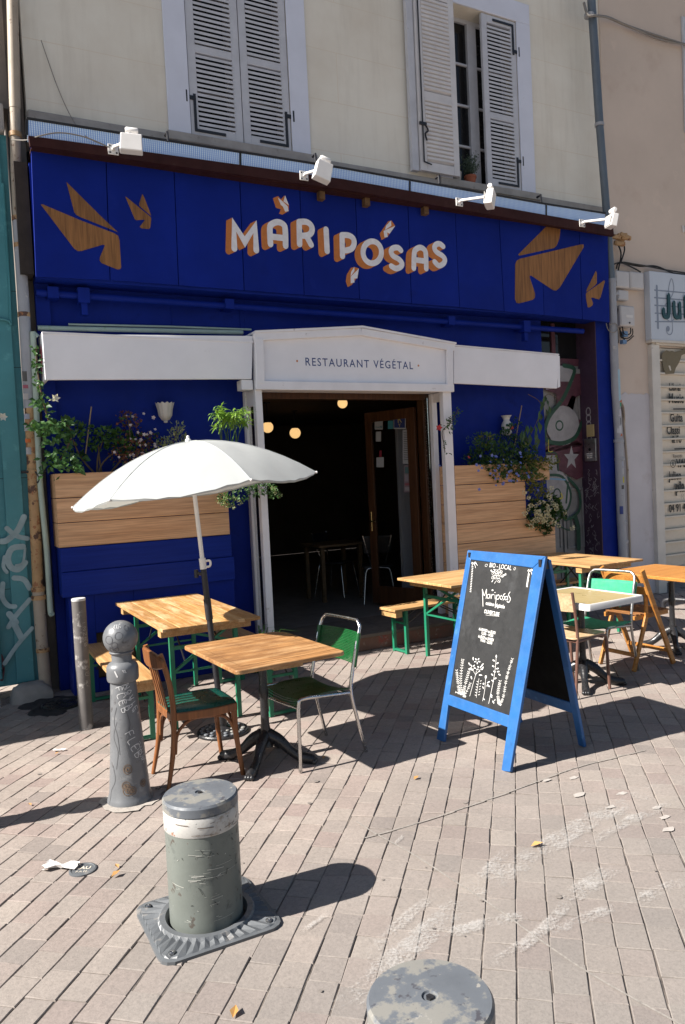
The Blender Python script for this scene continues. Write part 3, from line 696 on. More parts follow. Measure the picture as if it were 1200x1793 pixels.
# side door in its recess
YD = YW + .14; DX0, DX1 = xsd, P(1021, 750, YD).x; zt = P(980, 640, YD).z
mb = MB(); mb.box(xpl - .012, xpl - .0005, YP + .004, YD + .2, 0, 3.7); mb.box(DX1 + .0, xpl - .013, YD - .02, YD + .2, 0, 3.7); mb.build('door_reveal', M['plum'], B)
mb = MB(); mb.box(DX0, DX1, YD, YD + .06, .16, zt)
sd = mb.build('side_door', M['door_silver'], B)
mb = MB()
for a, b in ((.06, .44), (.56, .94)):
    x0_, x1_ = DX0 + (DX1 - DX0) * a, DX0 + (DX1 - DX0) * b
    for z0_, z1_ in ((.32, .62), (.72, 1.5), (1.62, zt - .15)):
        for bx in ((x0_, x1_, z0_, z0_ + .03), (x0_, x1_, z1_ - .03, z1_), (x0_, x0_ + .03, z0_ + .031, z1_ - .031), (x1_ - .03, x1_, z0_ + .031, z1_ - .031)): mb.box(bx[0], bx[1], YD - .014, YD - .0005, bx[2], bx[3])
mb.box(DX0, DX1, YD - .03, YD - .0005, .165, .29); mb.box((DX0 + DX1) / 2 - .02, (DX0 + DX1) / 2 + .02, YD - .022, YD - .001, .30, zt - .02); mb.box(DX0, DX1, YD - .03, YD - .001, zt - .10, zt - .04)
mb.build('door_moulding', M['door_silver'], sd, bevel=.003)
mb = MB(); mb.box(DX0, DX1, YD - .01, YD + .06, zt + .001, zt + .09); mb.box(DX0, DX0 + .06, YD, YD + .05, zt + .091, 3.6); mb.box(DX0 + .30, DX0 + .36, YD, YD + .05, zt + .091, 3.6); mb.build('transom_frame', M['spray_red'], sd)
mb = MB(); mb.box(DX0, DX1, YD + .02, YD + .03, zt + .09, 3.7); mb.build('transom_pane', M['pane'], sd)
# graffiti on the side door (flat paint laid over the leaf and mouldings)
def g_(pts, dd=.0): return [P(x, y, YD - .0325 - dd) for x, y in pts]
NY = V((0, -1, 0))
mb = MB()
for pl in ([(953, 655), (1018, 655), (1020, 690), (1000, 700), (985, 730), (1018, 735), (1021, 780), (1012, 800), (955, 795), (957, 785), (988, 778), (1002, 765), (1000, 735), (975, 705), (975, 690), (953, 682)], [(956, 782), (1020, 770), (1021, 835), (1010, 840), (978, 822), (976, 797), (956, 794)]):
    mb.sheet(g_(pl))
mb.build('graffiti_fill', M['spray_red'], sd)
mb = MB(); e = lambda cx, cy, rx, ry, k=16: [(cx + rx * math.cos(2 * PI * i / k), cy + ry * math.sin(2 * PI * i / k)) for i in range(k)]
mb.sheet(g_(e(986, 745, 29, 35), .0008)); mb.sheet(g_(e(975, 868, 26, 45), .0008)); mb.sheet(g_([(957, 797), (974, 797), (976, 823), (957, 830)], .0008)); mb.sheet(g_([(980, 640), (1006, 642), (1004, 668), (982, 668)], .0008))
star = []
for k in range(10):
    r = 22 if k % 2 == 0 else 9; a = -PI / 2 + PI * k / 5; star.append((1001 + r * .62 * math.cos(a), 802 + r * math.sin(a)))
mb.sheet(g_(star, .0009)); mb.build('graffiti_pale', M['spray_pale'], sd)
mb = MB()
def gr(pts, w, dd=.0014, closed=False, k=5): mb.rib(crom(g_(pts, dd), k, closed), NY, w, closed=closed)
gr([(988, 640), (1006, 646), (1000, 668), (985, 700), (962, 730), (954, 760), (960, 772), (985, 776), (1008, 765), (1019, 740)], .055)
gr(e(980, 745, 6, 8), .02, .0016, True); gr([(957, 793), (975, 795), (978, 824)], .02, .0017); gr([(958, 832), (985, 835), (1000, 865), (992, 895), (970, 905)], .035, .0018)
gr([(996, 838), (1014, 860), (1016, 890), (1004, 905), (990, 910)], .04, .0019); gr([(1008, 905), (1013, 925), (1014, 960)], .07, .0020); gr([(995, 845), (992, 880)], .03, .0021); gr([(975, 918), (998, 928), (1000, 905)], .02, .0022)
gr(e(976, 866, 6, 10), .018, .0023, True)
mb.build('graffiti_outline', M['spray_green'], sd)
mb = MB()
gr([(961, 770), (961, 790), (968, 790)], .012, .0025, k=2); gr([(972, 873), (985, 872), (983, 864)], .02, .0026, k=3); mb.build('graffiti_yellow', M['spray_yellow'], sd)
mb = MB(); gr([(962, 838), (990, 840)], .02, .0024, k=2); mb.build('graffiti_blue', M['spray_blue'], sd)
# reveal fittings
def onrev(x, y): return PX(x, y, xpl - .012)
def revbox(q, t, name, mat, par, m=None, bev=.004):
    ps = [onrev(*p) for p in q]; mb = MB(); y0, y1 = min(p.y for p in ps), max(p.y for p in ps); z0, z1 = min(p.z for p in ps), max(p.z for p in ps)
    y0 = max(y0, YP + .03); y1 = min(y1, YD - .03)
    mb.box(xpl - .013 - t, xpl - .0125, y0, y1, z0, z1); return mb.build(name, mat, par, bevel=bev)
pl1 = revbox([(1029, 744), (1042, 764)], .02, 'blank_plate', M['beige_top'], B)
ic = revbox([(1026, 769), (1047, 807)], .03, 'intercom', M['steel_wear'], B)
ps = onrev(1036, 787); mb = MB(); mb.lathe([(.02, 0), (.02, .004), (.001, .004)], 14, M=Matrix.Translation((xpl - .0435, YP + .13, ps.z)) @ Matrix.Rotation(-PI / 2, 4, 'Y')); mb.build('camera_lens', M['dark'], ic)
mb = MB()
for k in range(3): mb.box(xpl - .046, xpl - .0436, YP + .09, YP + .13, ps.z - .06 - k * .025, ps.z - .045 - k * .025); mb.box(xpl - .046, xpl - .0436, YP + .14, YP + .18, ps.z - .06 - k * .025, ps.z - .045 - k * .025)
mb.build('call_button', M['plastic_white'], ic)
mb = MB(); rng = random.Random(4); NX = V((-1, 0, 0))
for k in range(5): mb.rib(crom([V((xpl - .0135 - k * .0002, YP + .16 + .035 * math.cos(2 * PI * i / 9), 2.3 + .085 * k - .17 + .05 * math.sin(2 * PI * i / 9))) for i in range(9)], 3, True), NX, .014, closed=True)
for k in range(60):
    y, z = rng.uniform(YP + .03, YD - .04), rng.uniform(.25, 1.7); pts = [V((xpl - .0134 - rng.random() * .0008, y, z))]
    for q in range(rng.randint(3, 6)): pts.append(pts[-1] + V((0, rng.uniform(-.04, .04), rng.uniform(-.05, .05))))
    if all(YP + .01 < p.y < YD - .02 for p in pts): mb.rib(pts, NX, .005)
mb.build('scribble', paint('grey_scribble', (.30, .28, .30), .7, .1, 30, bmp=0), B)

# ------------------------------------------------------------------ shop sign
S = thing('shop_sign', 'long blue wooden shop sign reading MARIPOSAS with bare wood birds', 'shop sign', (4, YS, 3.6))
seams = [((54, 266), (62, 484)), ((186, 280), (193, 490)), ((305, 296), (313, 499)), ((420, 312), (428, 508)), ((525, 328), (533, 516)), ((622.6, 343), (630, 523)), ((714.6, 357), (721, 531)), ((797, 370), (805.4, 537.5)), ((874, 382), (883.5, 545)), ((947.5, 393), (953.3, 551.5)), ((1014.7, 404), (1020.5, 558.7)), ((1065, 413), (1068.5, 564.5))]
mb = MB()
for (a, b), (c, d_) in zip(seams[:-1], seams[1:]):
    A, B_, D_, C_ = P(*a, YS), P(*b, YS), P(*c, YS), P(*d_, YS); g = V((.0035, 0, 0)); up = V((0, 0, .05))
    j = RNG.uniform(-.002, .002)
    mb.hexa([B_ + g + V((0, j, 0)), C_ - g + V((0, j, 0)), C_ - g + V((0, .03, 0)), B_ + g + V((0, .03, 0))], [A + g + up + V((0, j, 0)), D_ - g + up + V((0, j, 0)), D_ - g + up + V((0, .03, 0)), A + g + up + V((0, .03, 0))])
mb.build('board', M['blue_sign'], S, bevel=.002, seg=1)
mb = MB(); a, b = P(62, 482, YS), P(1068, 562, YS); mb.box(a.x + .01, b.x - .005, YS + .032, YW - .002, b.z + .01, a.z + .05 + .9); mb.build('sign_box', M['blue'], S)
mb = MB(); mb.box(a.x - .11, a.x - .004, YS + .04, YW, a.z + .02, a.z + .95); mb.build('end_board', paint('weathered_end_board', (.03, .022, .018), .9, .3, 8, bmp=.4), S)
def sg(pts, sc, ox, oy, d): return [P(ox + x * sc, oy + y * sc, YS - d) for x, y in pts]
def bird(pls, sc, ox, oy, name, mats, d0=.004):
    mb = MB()
    for k, (pl, mi) in enumerate(pls): mb.poly(sg(pl, sc, ox, oy, d0 + k * .0006), (0, d0 - .0022 + k * .0004, 0), mi)
    return mb.build(name, mats, S)
BW = [M['sign_wood']]
bird([([(465, 472), (480, 487), (700, 706), (825, 824), (560, 718), (535, 704), (520, 684)], 0), ([(285, 630), (300, 630), (560, 740), (800, 832), (828, 850), (838, 885), (849, 1070), (842, 1084), (822, 1086), (712, 1042), (697, 1022), (700, 1000), (735, 918), (722, 912), (570, 957), (545, 958), (518, 938)], 0)], .25, 0, 200, 'wood_bird', BW)
bird([([(997, 558), (1008, 575), (1060, 708), (1055, 708), (978, 642), (975, 625)], 0), ([(878, 575), (888, 580), (1058, 720), (1060, 735), (1053, 792), (1045, 803), (990, 798), (979, 786), (1014, 742), (1008, 737), (955, 741), (944, 733)], 0)], .25, 0, 200, 'wood_bird', BW)
k_ = 1 / 3.75
bird([([(290, 138), (383, 152), (375, 215), (358, 260), (340, 278), (112, 328), (104, 320), (280, 145)], 0), ([(85, 385), (93, 362), (115, 348), (515, 254), (534, 254), (535, 272), (378, 537), (355, 557), (335, 555), (192, 460), (182, 458), (180, 470), (216, 578), (215, 602), (200, 618), (112, 641), (93, 638), (83, 612)], 0)], k_, 880, 360, 'wood_bird', BW)
bird([([(614, 428), (621, 440), (621, 508), (612, 521), (558, 565), (552, 562), (556, 546)], 0), ([(549, 580), (554, 571), (668, 490), (675, 494), (646, 600), (635, 616), (590, 602), (583, 606), (596, 640), (592, 655), (572, 668), (562, 667), (553, 625)], 0)], k_, 880, 360, 'wood_bird', BW)
k3 = .38333
OW = [M['orange'], M['letter_white']]
bird([([(308, 70), (332, 60), (345, 75), (360, 58), (381, 100), (380, 128), (352, 145), (336, 140), (345, 120), (322, 114)], 0), ([(331, 67), (352, 84), (376, 108), (380, 129), (364, 132), (354, 108), (344, 100)], 1), ([(364, 57), (381, 102), (356, 84)], 1)], k3, 360, 320, 'small_bird', OW)
bird([([(835, 175), (850, 172), (867, 196), (832, 246), (805, 261), (796, 232)], 0), ([(848, 171), (849, 196), (820, 215), (826, 195)], 1), ([(867, 196), (842, 232), (830, 226), (833, 247), (818, 249), (814, 219)], 1)], k3, 360, 320, 'small_bird', OW)
bird([([(665, 388), (681, 384), (701, 391), (690, 436), (668, 466), (650, 476), (641, 450), (646, 418)], 0), ([(680, 384), (681, 402), (663, 427), (666, 406)], 1), ([(701, 391), (694, 436), (680, 437), (681, 455), (664, 459), (664, 428)], 1)], k3, 360, 320, 'small_bird', OW)
LT = [('M', [[(132, 300), (131, 190), (180, 270), (226, 200), (232, 308)]]), ('A', [[(297, 280), (294, 208), (304, 188), (330, 179), (355, 189), (364, 212), (366, 288)], [(304, 246), (358, 252)]]), ('R', [[(430, 280), (428, 178)], [(428, 178), (460, 178), (481, 192), (487, 214), (478, 234), (455, 241), (436, 240)], [(462, 243), (483, 283)]]), ('I', [[(551, 212), (556, 312)]]),
      ('P', [[(626, 335), (624, 238)], [(624, 238), (655, 240), (675, 254), (679, 278), (668, 300), (645, 308), (630, 307)]]), ('O', [[(762 + 42 * math.cos(a * PI / 10), 317 + 50 * math.sin(a * PI / 10)) for a in range(20)]]), ('S', [[(893, 308), (880, 296), (858, 298), (848, 313), (857, 333), (884, 349), (898, 368), (891, 384), (870, 391), (849, 380)]]),
      ('A', [[(952, 390), (954, 322), (963, 303), (981, 295), (999, 304), (1007, 325), (1009, 392)], [(961, 352), (1001, 357)]]), ('S', [[(1086, 290), (1072, 279), (1056, 280), (1046, 295), (1055, 315), (1084, 334), (1094, 352), (1086, 370), (1066, 378), (1047, 360)]])]
for nm, strokes in LT:
    mo = MB(); mw = MB(); sw = .060
    for si, st in enumerate(strokes):
        cl = nm == 'O'
        pts = [(x, y) for x, y in st]
        if nm in 'ROSAP' and len(pts) > 4:
            q = crom([V((x, y, 0)) for x, y in pts], 4, cl); pts = [(p.x, p.y) for p in q]
        for k in range(15):
            t = k / 14; mo.rib([P(360 + (x - 27 * t) * k3, 320 + (y + 13 * t) * k3, YS - .0026 - (14 - k) * .00008 - si * .00003) for x, y in pts], NY, sw, closed=cl)
        mw.rib([P(360 + x * k3, 320 + y * k3, YS - .0046 - si * .0002) for x, y in pts], NY, sw, closed=cl)
    lo = mw.build('letter', M['letter_white'], S); mo.build('letter_shade', M['orange'], lo)

# ------------------------------------------------------------------ white entrance portico
PO = thing('entrance_portico', 'white wooden portico with a low gable and side boards over the open doorway', 'portico', (4, YF, .17))
def pf(x, y, d=0.0): return P(x, y, YF - d)
mb = MB()
hp = [pf(444, 586), pf(631.5, 577), pf(794, 605), pf(794, 684), pf(447, 679)]
mb.poly(hp[::-1], (0, .05, 0))
mb.build('pediment_panel', M['white'], PO)
mb = MB()
def fr(a, b, w, d=.02): 
    A, B2 = pf(*a, d), pf(*b, d); mb.bar(A, B2, w, .04, (0, -1, 0))
fr((444, 590), (631.5, 581), .075); fr((631.5, 581), (795, 609), .075); fr((447, 674.5), (794, 679.5), .085, .022); fr((453, 592), (455.5, 672), .085, .024); fr((787, 609), (787.5, 677), .075, .024)
mb.build('pediment_frame', M['white_trim'], PO, bevel=.006)
mb = MB(); a = pf(444, 584); b = pf(631.5, 575); c = pf(795, 604)
for p, q in ((a, b), (b, c)): mb.hexa([p + V((0, -.05, 0)), q + V((0, -.05, 0)), q + V((0, .33, 0)), p + V((0, .33, 0))], [p + V((0, -.05, .02)), q + V((0, -.05, .02)), q + V((0, .33, .02)), p + V((0, .33, .02))])
mb.build('gable_cap', M['white_trim'], PO)
zs_ = pf(447, 679).z; zs3 = pf(794, 684).z
xpL, xpR = pf(447, 690).x, pf(793, 690).x
mb = MB(); mb.box(xpL + .0, xpR, YF + .051, YW - .001, min(zs_, zs3) + .005, min(zs_, zs3) + .05); mb.build('soffit', M['white_trim'], PO)
def post(xa, xb, ya, yb, z0, z1): m_ = MB(); m_.box(xa, xb, ya, yb, z0, z1); return m_.build('post', M['white_trim'], PO, bevel=.006)
post(pf(449, 720).x, pf(463, 760).x + .0, YF + .002, YF + .075, .172, zs_ - .002); post(pf(779, 760).x, pf(793.5, 760).x, YF + .002, YF + .075, .172, zs3 - .002)
bxL = pf(449, 720).x; bxR = pf(793.5, 760).x
post(bxL - .0, bxL + .055, YW - .075, YW - .003, .172, zs_); post(bxR - .065, bxR - .0, YW - .07, YW - .003, .172, zs3)
mb = MB(); mb.box(bxL + .01, bxL + .045, YF + .0755, YW - .0755, zs_ - .16, zs_ - .004); mb.box(bxL + .01, bxL + .045, YF + .0755, YW - .0755, .173, .30); mb.build('side_rail', M['white_trim'], PO, bevel=.004)
mb = MB(); mb.box(bxR - .05, bxR - .012, YF + .0755, YW - .0755, zs3 - .10, zs3 - .004); mb.build('side_rail', M['white_trim'], PO, bevel=.004)
mb = MB(); mb.box(bxL + .025, bxL + .03, YF + .0755, YW - .0755, .301, zs_ - .161); mb.build('side_pane', M['clear'], PO)
mb = MB(); ql = [pf(74, 584.5), pf(443, 588), pf(441, 663.5), pf(79.5, 665)]
mb.poly(ql[::-1], (0, .03, 0)); lb = mb.build('side_board', M['white'], PO, bevel=.003)
mb = MB(); z0_, z1_ = ql[3].z, ql[0].z; mb.box(ql[0].x + .001, ql[0].x + .028, YF + .031, YW - .003, z0_, z1_); 
mb.build('board_return', M['white'], lb, bevel=.003)
mb = MB(); mb.box(ql[0].x, ql[1].x, YF - .006, YW - .003, z1_ + .002, z1_ + .02); mb.build('board_cap', M['white_trim'], lb)
mb = MB(); hx = [(0, -.10), (.06, 0), (.075, .06), (.045, .10), (0, .065), (-.045, .10), (-.075, .06), (-.06, 0)]
cy, cz = YF + .17, (z0_ + z1_) / 2 - .02
mb.sheet([V((ql[0].x - .0015, cy - u * 1.1, cz + v * 1.5)) for u, v in hx]); mb.build('painted_heart', M['heart'], lb)
mb = MB(); mb.box(pf(424, 672).x, pf(444, 672).x - .002, YF + .01, YF + .14, pf(430, 682).z, pf(430, 664).z - .002); mb.build('corbel', M['white_trim'], PO, bevel=.004)
mb = MB(); qr = [pf(795, 606), pf(979, 622), pf(976, 680), pf(795, 671)]
mb.poly(qr[::-1], (0, .03, 0)); rb = mb.build('side_board', M['white'], PO, bevel=.003)
mb = MB(); mb.poly([pf(976.5, 623, -.035), pf(980.5, 623, -.035), pf(981.5, 677, -.035), pf(977, 679, -.035)][::-1], (0, .2, 0)); mb.build('board_return', M['white'], rb)
mb = MB(); mb.hexa([qr[0] + V((0, -.006, .002)), qr[1] + V((0, -.006, .002)), qr[1] + V((0, .3, .002)), qr[0] + V((0, .3, .002))], [qr[0] + V((0, -.006, .016)), qr[1] + V((0, -.006, .016)), qr[1] + V((0, .3, .016)), qr[0] + V((0, .3, .016))]); mb.build('board_cap', M['white_trim'], rb)
ta, tb = pf(528, 633.5), pf(728.5, 641); zt_ = (ta.z + tb.z) / 2
text('lettering', 'RESTAURANT VÉGÉTAL', .112, M['ink_blue'], PO, (ta + tb) / 2 + V((0, -.0012, .0)), tb - ta, (0, 0, 1), sx=.90, off=.0006, space=1.24)
for x, y in ((520.5, 632), (733, 640)):
    p = pf(x, y, .0015); mb = MB(); mb.sheet([p + V((.011 * math.cos(a * PI / 6), 0, .011 * math.sin(a * PI / 6))) for a in range(12)]); mb.build('lettering_dot', M['dot_orange'], PO)

# ------------------------------------------------------------------ doorstep, interior
mb = MB(); mb.box(xpL - .12, xpR + .1, 6.76, 7.6, .0, .134, 1); mb.box(xpL - .14, xpR + .12, 6.735, 7.6, .135, .17, 0)
tag(mb.build('doorstep', [M['tread'], M['riser']], bevel=.008), kind='structure')
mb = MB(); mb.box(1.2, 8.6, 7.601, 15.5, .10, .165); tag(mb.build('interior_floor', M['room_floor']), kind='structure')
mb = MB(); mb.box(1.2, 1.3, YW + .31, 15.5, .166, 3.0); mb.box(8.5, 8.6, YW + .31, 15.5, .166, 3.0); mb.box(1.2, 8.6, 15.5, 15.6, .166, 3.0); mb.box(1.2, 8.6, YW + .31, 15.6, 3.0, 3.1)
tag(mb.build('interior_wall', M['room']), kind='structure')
# open glazed door, hinged on the right
ED = thing('glazed_door', 'dark brown glazed door standing open inward with stickers and notices on its glass', 'door', (P(748, 900, 7.5).x, 7.6, .17))
hx0 = P(741, 900, 7.45).x; zt2 = zs3 - .03
mb = MB(); mb.box(hx0, hx0 + .13, 7.36, 7.48, .171, zt2 + .05); mb.box(xpL + .1, hx0 - .001, YW + .08, YW + .2, zt2 - .02, zt2 + .12); mb.build('door_frame', M['door_brown'], ED, bevel=.004)
Ld = V((P(646, 860, 8.25).x, 8.25, 0)); Rd = V((hx0 - .002, 7.52, 0)); ax = (Ld - Rd).normalized(); wd = (Ld - Rd).length
nd = V((0, 0, 1)).cross(ax); nd = nd if nd.y < 0 else -nd
def dpt(s, z, d=0.0): return Rd + ax * s + nd * d + V((0, 0, z))
def dbox(mb, s0, s1, z0, z1, d0, d1): mb.hexa([dpt(s0, z0, d0), dpt(s1, z0, d0), dpt(s1, z0, d1), dpt(s0, z0, d1)], [dpt(s0, z1, d0), dpt(s1, z1, d0), dpt(s1, z1, d1), dpt(s0, z1, d1)])
mb = MB(); zd = zt2 - .08
dbox(mb, 0, .12, .2, zd, -.02, .02); dbox(mb, wd - .1, wd, .2, zd, -.02, .02); dbox(mb, .121, wd - .101, zd - .12, zd, -.019, .019); dbox(mb, .121, wd - .101, .2, .42, -.019, .019)
mb.build('door_leaf', M['door_brown'], ED, bevel=.004)
mb = MB(); dbox(mb, .121, wd - .101, .421, zd - .121, -.003, .003); mb.build('glass', M['clear'], ED)
def sticker(pxq, col, name='sticker', dd=.006, rows=None):
    pts = [PN(x, y, Rd, nd) + nd * dd for x, y in pxq]; mb = MB(); mb.sheet(pts); return mb.build(name, col if not isinstance(col, tuple) else plain('notice_' + name, col, .5), ED)
NV, RD_, PW, TQ = plain('navy_sticker', (.02, .035, .14)), plain('red_sticker', (.30, .03, .05)), plain('white_notice', (.42, .42, .42)), plain('turquoise_sticker', (.05, .22, .25))
YL = plain('yellow_print', (.5, .38, .08))
def rect(x0, y0, x1, y1): return [(x0, y0), (x1, y0 - (x1 - x0) * .05), (x1, y1 - (x1 - x0) * .0), (x0, y1)]
sticker(rect(690, 719, 711, 751), PW, dd=.005); sticker(rect(691, 721, 710, 749), NV); sticker(rect(691, 721, 710, 728), RD_, dd=.0065)
s1 = PN(700.5, 735, Rd, nd) + nd * .0075; text('sticker_letter', 'R', .115, YL, ED, s1, -ax, (0, 0, 1)); s1 = PN(700.5, 745, Rd, nd) + nd * .0075; text('sticker_letter', 'Y', .06, YL, ED, s1, -ax, (0, 0, 1))
for r, m_ in ((rect(657, 738, 671, 752), PW), (rect(659, 756, 668, 773), PW), (rect(672, 722, 682, 735), TQ), (rect(680, 737, 689, 751), TQ), (rect(713, 717, 720, 727), TQ), (rect(713, 730, 720, 747), RD_), (rect(660, 801, 673, 818), PW), (rect(665, 789, 669, 800), RD_), (rect(658, 746, 670, 750), TQ)): sticker(r, m_)
sticker(rect(706, 753, 722, 812), plain('menu_sheet', (.34, .34, .35)), 'notice'); sticker(rect(708, 815, 724, 862), plain('poster_base', (.20, .15, .17)), 'notice')
mb = MB()
for k in range(16): y = 757 + k * 3.2; mb.rib([PN(708, y, Rd, nd) + nd * .0075, PN(715 + (k * 7) % 6, y - .5, Rd, nd) + nd * .0075], nd, .006)
mb.build('notice_text', M['ink_black'], ED)
for r, c in ((rect(710, 818, 722, 829), (.07, .14, .14)), (rect(710, 831, 716, 843), (.25, .22, .24)), (rect(717, 831, 722, 843), (.28, .10, .12)), (rect(710, 846, 722, 850), (.26, .07, .09)), (rect(710, 853, 722, 859), (.28, .26, .26))): sticker(r, plain('poster_patch', c), 'notice_patch', .0078)
mb = MB(); p = dpt(wd - .05, 1.22, .03); mb.tube([p + V((0, 0, -.12)), p + V((0, 0, .12))], .008, 8); mb.tube([p, p + nd * .03, p + nd * .035 - ax * .09], .007, 8); mb.build('handle', paint('brass', (.5, .36, .16), .3, .1, 9, metal=1, bmp=0), ED)
mb = MB(); mb.box(hx0 + .02, hx0 + .03, 7.3, 7.355, .19, zt2); mb.build('door_edge_strip', M['chrome'], ED)
ww = thing('white_partition', 'pale white wall panel seen through the glass of the brown door', 'partition', (P(722, 900, 8.0).x, 8.0, .166))
mb = MB(); mb.box(P(703, 900, 7.98).x, P(733, 900, 7.98).x + .02, 7.98, 8.04, .166, 2.35); mb.build('panel', paint('white_partition_paint', (.50, .50, .52), .7, .05, 3), ww)
for x, y, Y, r, lab in ((600, 706, 8.4, .062, 'glowing globe lamp nearest the doorway, the largest of the three'), (469, 748, 11.0, .066, 'glowing globe lamp deep inside, beside the left door post'), (517, 758, 12.2, .066, 'glowing globe lamp deepest inside, lowest of the three')):
    p = P(x, y, Y); t = thing('globe_lamp', lab, 'lamp', p, 0, 'globe lamps inside the restaurant')
    m_ = MB(); m_.ball((0, 0, 0), r * Y / 8.0 * .95, 24, 14); m_.build('globe', M['globe'], t, smooth=60, local=True)
    m_ = MB(); zc = 3.0 - p.z; m_.lathe([(.05, r * .8), (.05, r + .03), (.012, r + .035), (.012, zc - .02), (.06, zc - .018), (.06, zc)], 16); m_.build('lamp_stem', M['iron'], t, smooth=40, local=True)
# ------------------------------------------------------------------ floodlights on the eave
def flood(plx, headq, lab, arm_out, hw, hh, tilt, yaw, roll=0):
    p0 = P(*plx, YB); t = thing('floodlight', lab, 'floodlight', p0, 0, 'white floodlights over the shop sign')
    m_ = MB(); m_.box(-.045, .045, -.012, -.001, -.045, .045); m_.build('mounting_plate', M['lamp_white'], t, bevel=.004, local=True)
    m_ = MB()
    for sx in (-1, 1):
        for sz in (-1, 1): m_.lathe([(.009, 0), (.006, .004)], 8, M=Matrix.Translation((sx * .028, -.012, sz * .028)) @ Matrix.Rotation(PI / 2, 4, 'X'))
    m_.build('screw', M['iron'], t, local=True)
    # head centre: pixel centre at the arm's reach
    hc = P(*headq, YB - arm_out) - p0
    m_ = MB(); m_.tube([(0, -.01, 0), (0, -.05, .005), hc + V((0, .03, .035))], .015, 10); m_.build('arm', M['lamp_white'], t, smooth=50, local=True)
    R = Matrix.Translation(hc) @ Matrix.Rotation(yaw, 4, 'Z') @ Matrix.Rotation(roll, 4, 'Y') @ Matrix.Rotation(tilt, 4, 'X')
    m_ = MB(); w, h, d = hw / 2, hh / 2, .055
    m_.hexa([(-w, -d * .5, -h), (w, -d * .5, -h), (w, d, -h), (-w, d, -h)], [(-w * .93, -d * .7, h), (w * .93, -d * .7, h), (w * .93, d * .6, h), (-w * .93, d * .6, h)], M=R)
    m_.build('lamp_head', M['lamp_white'], t, bevel=.008, local=True)
    m_ = MB(); m_.box(-w * .85, w * .85, d + .001, d + .006, -h * .85, h * .7, M=R); m_.build('lamp_glass', M['frost'], t, local=True)
    m_ = MB(); m_.tube([R @ V((-.01, .01, h)), R @ V((-.01, .01, h + .035))], .018, 8); m_.tube([R @ V((-.05, .01, h + .045)), R @ V((-.04, .01, h + .045)), R @ V((.045, .01, h + .045)), R @ V((.055, .01, h + .045))], [.02, .027, .027, .02], 12); m_.build('sensor', M['lamp_white'], t, smooth=50, local=True)
    return t
flood((198, 262), (230, 251), 'leftmost white floodlight, facing out square above the big left bird', .34, .185, .14, math.radians(-6), math.radians(-14), math.radians(3))
flood((532, 308), (566, 300), 'white floodlight tilted sideways above the letters R and I', .36, .165, .175, math.radians(-8), math.radians(-4), math.radians(17))
flood((804, 354), (860, 348), 'white floodlight on a long arm below the right window', .50, .155, .16, math.radians(4), math.radians(40), math.radians(10))
flood((1019, 391), (1073, 387), 'rightmost white floodlight reaching past the corner downpipe', .50, .13, .15, math.radians(10), math.radians(75))

# ------------------------------------------------------------------ small things on the blue wall
def lathe_thing(nm, lab, cat, loc, parts, group=None):
    t = thing(nm, lab, cat, loc, 0, group)
    for pn, prof, mt, n in parts: m_ = MB(); m_.lathe(prof, n, cap=False); m_.build(pn, mt, t, smooth=50, local=True)
    return t
p = P(289.5, 722, YW - .10)
t = thing('wall_lamp', 'fluted frosted glass tulip lamp shade on the blue wall over the left planter', 'wall lamp', p)
m_ = MB(); prof = [(.012, -.098), (.020, -.092), (.018, -.078), (.035, -.072), (.062, -.03), (.070, .03), (.088, .085), (.084, .085), (.064, .03), (.055, -.03), (.02, -.06)]
vs = []; fs = []; n = 48
for r, z in prof:
    for j in range(n):
        a = 2 * PI * j / n; rr = r * (1 + (.045 * math.cos(a * 12) if r > .03 else 0)); zz = z + (.007 * math.cos(a * 12) if z > .08 else 0); vs.append((rr * math.cos(a), rr * math.sin(a), zz))
for i in range(len(prof) - 1):
    for j in range(n): fs.append((i * n + j, i * n + (j + 1) % n, (i + 1) * n + (j + 1) % n, (i + 1) * n + j))
m_.add(vs, fs); m_.build('lamp_shade', M['frost'], t, smooth=60, local=True)
m_ = MB(); m_.tube([(0, .098, .02), (0, .05, .03), (0, 0, .02), (0, 0, -.04)], .012, 8); m_.lathe([(.045, 0), (.045, .012)], 16, M=Matrix.Translation((0, .099, .02)) @ Matrix.Rotation(PI / 2, 4, 'X')); m_.build('bracket', M['iron'], t, smooth=40, local=True)
p = P(887.5, 745, YW - .08)
t = thing('ceramic_vase', 'white ceramic wall vase painted with a red rose, hung on the blue wall at right', 'vase', p)
m_ = MB(); m_.lathe([(.02, -.12), (.05, -.115), (.062, -.085), (.05, -.05), (.056, -.03), (.064, 0), (.052, .035), (.034, .06), (.045, .095), (.066, .118), (.060, .118), (.04, .09)], 24, cap=False); m_.build('body', paint('glazed_ceramic', (.62, .60, .56), .2, .05, 10, bmp=0), t, smooth=60, local=True)
m_ = MB(); m_.ball((.03, -.052, -.03), .026, 12, 8, sz=1); m_.build('painted_rose', plain('rose_glaze', (.42, .05, .05), .3), t, smooth=60, local=True)
m_ = MB()
for q in ((-.03, -.05, -.055), (.0, -.06, .01), (.035, -.05, .015), (-.035, -.052, .0)): m_.ball(q, .017, 10, 6)
m_.build('painted_leaf', plain('leaf_glaze', (.03, .10, .07), .3), t, smooth=60, local=True)

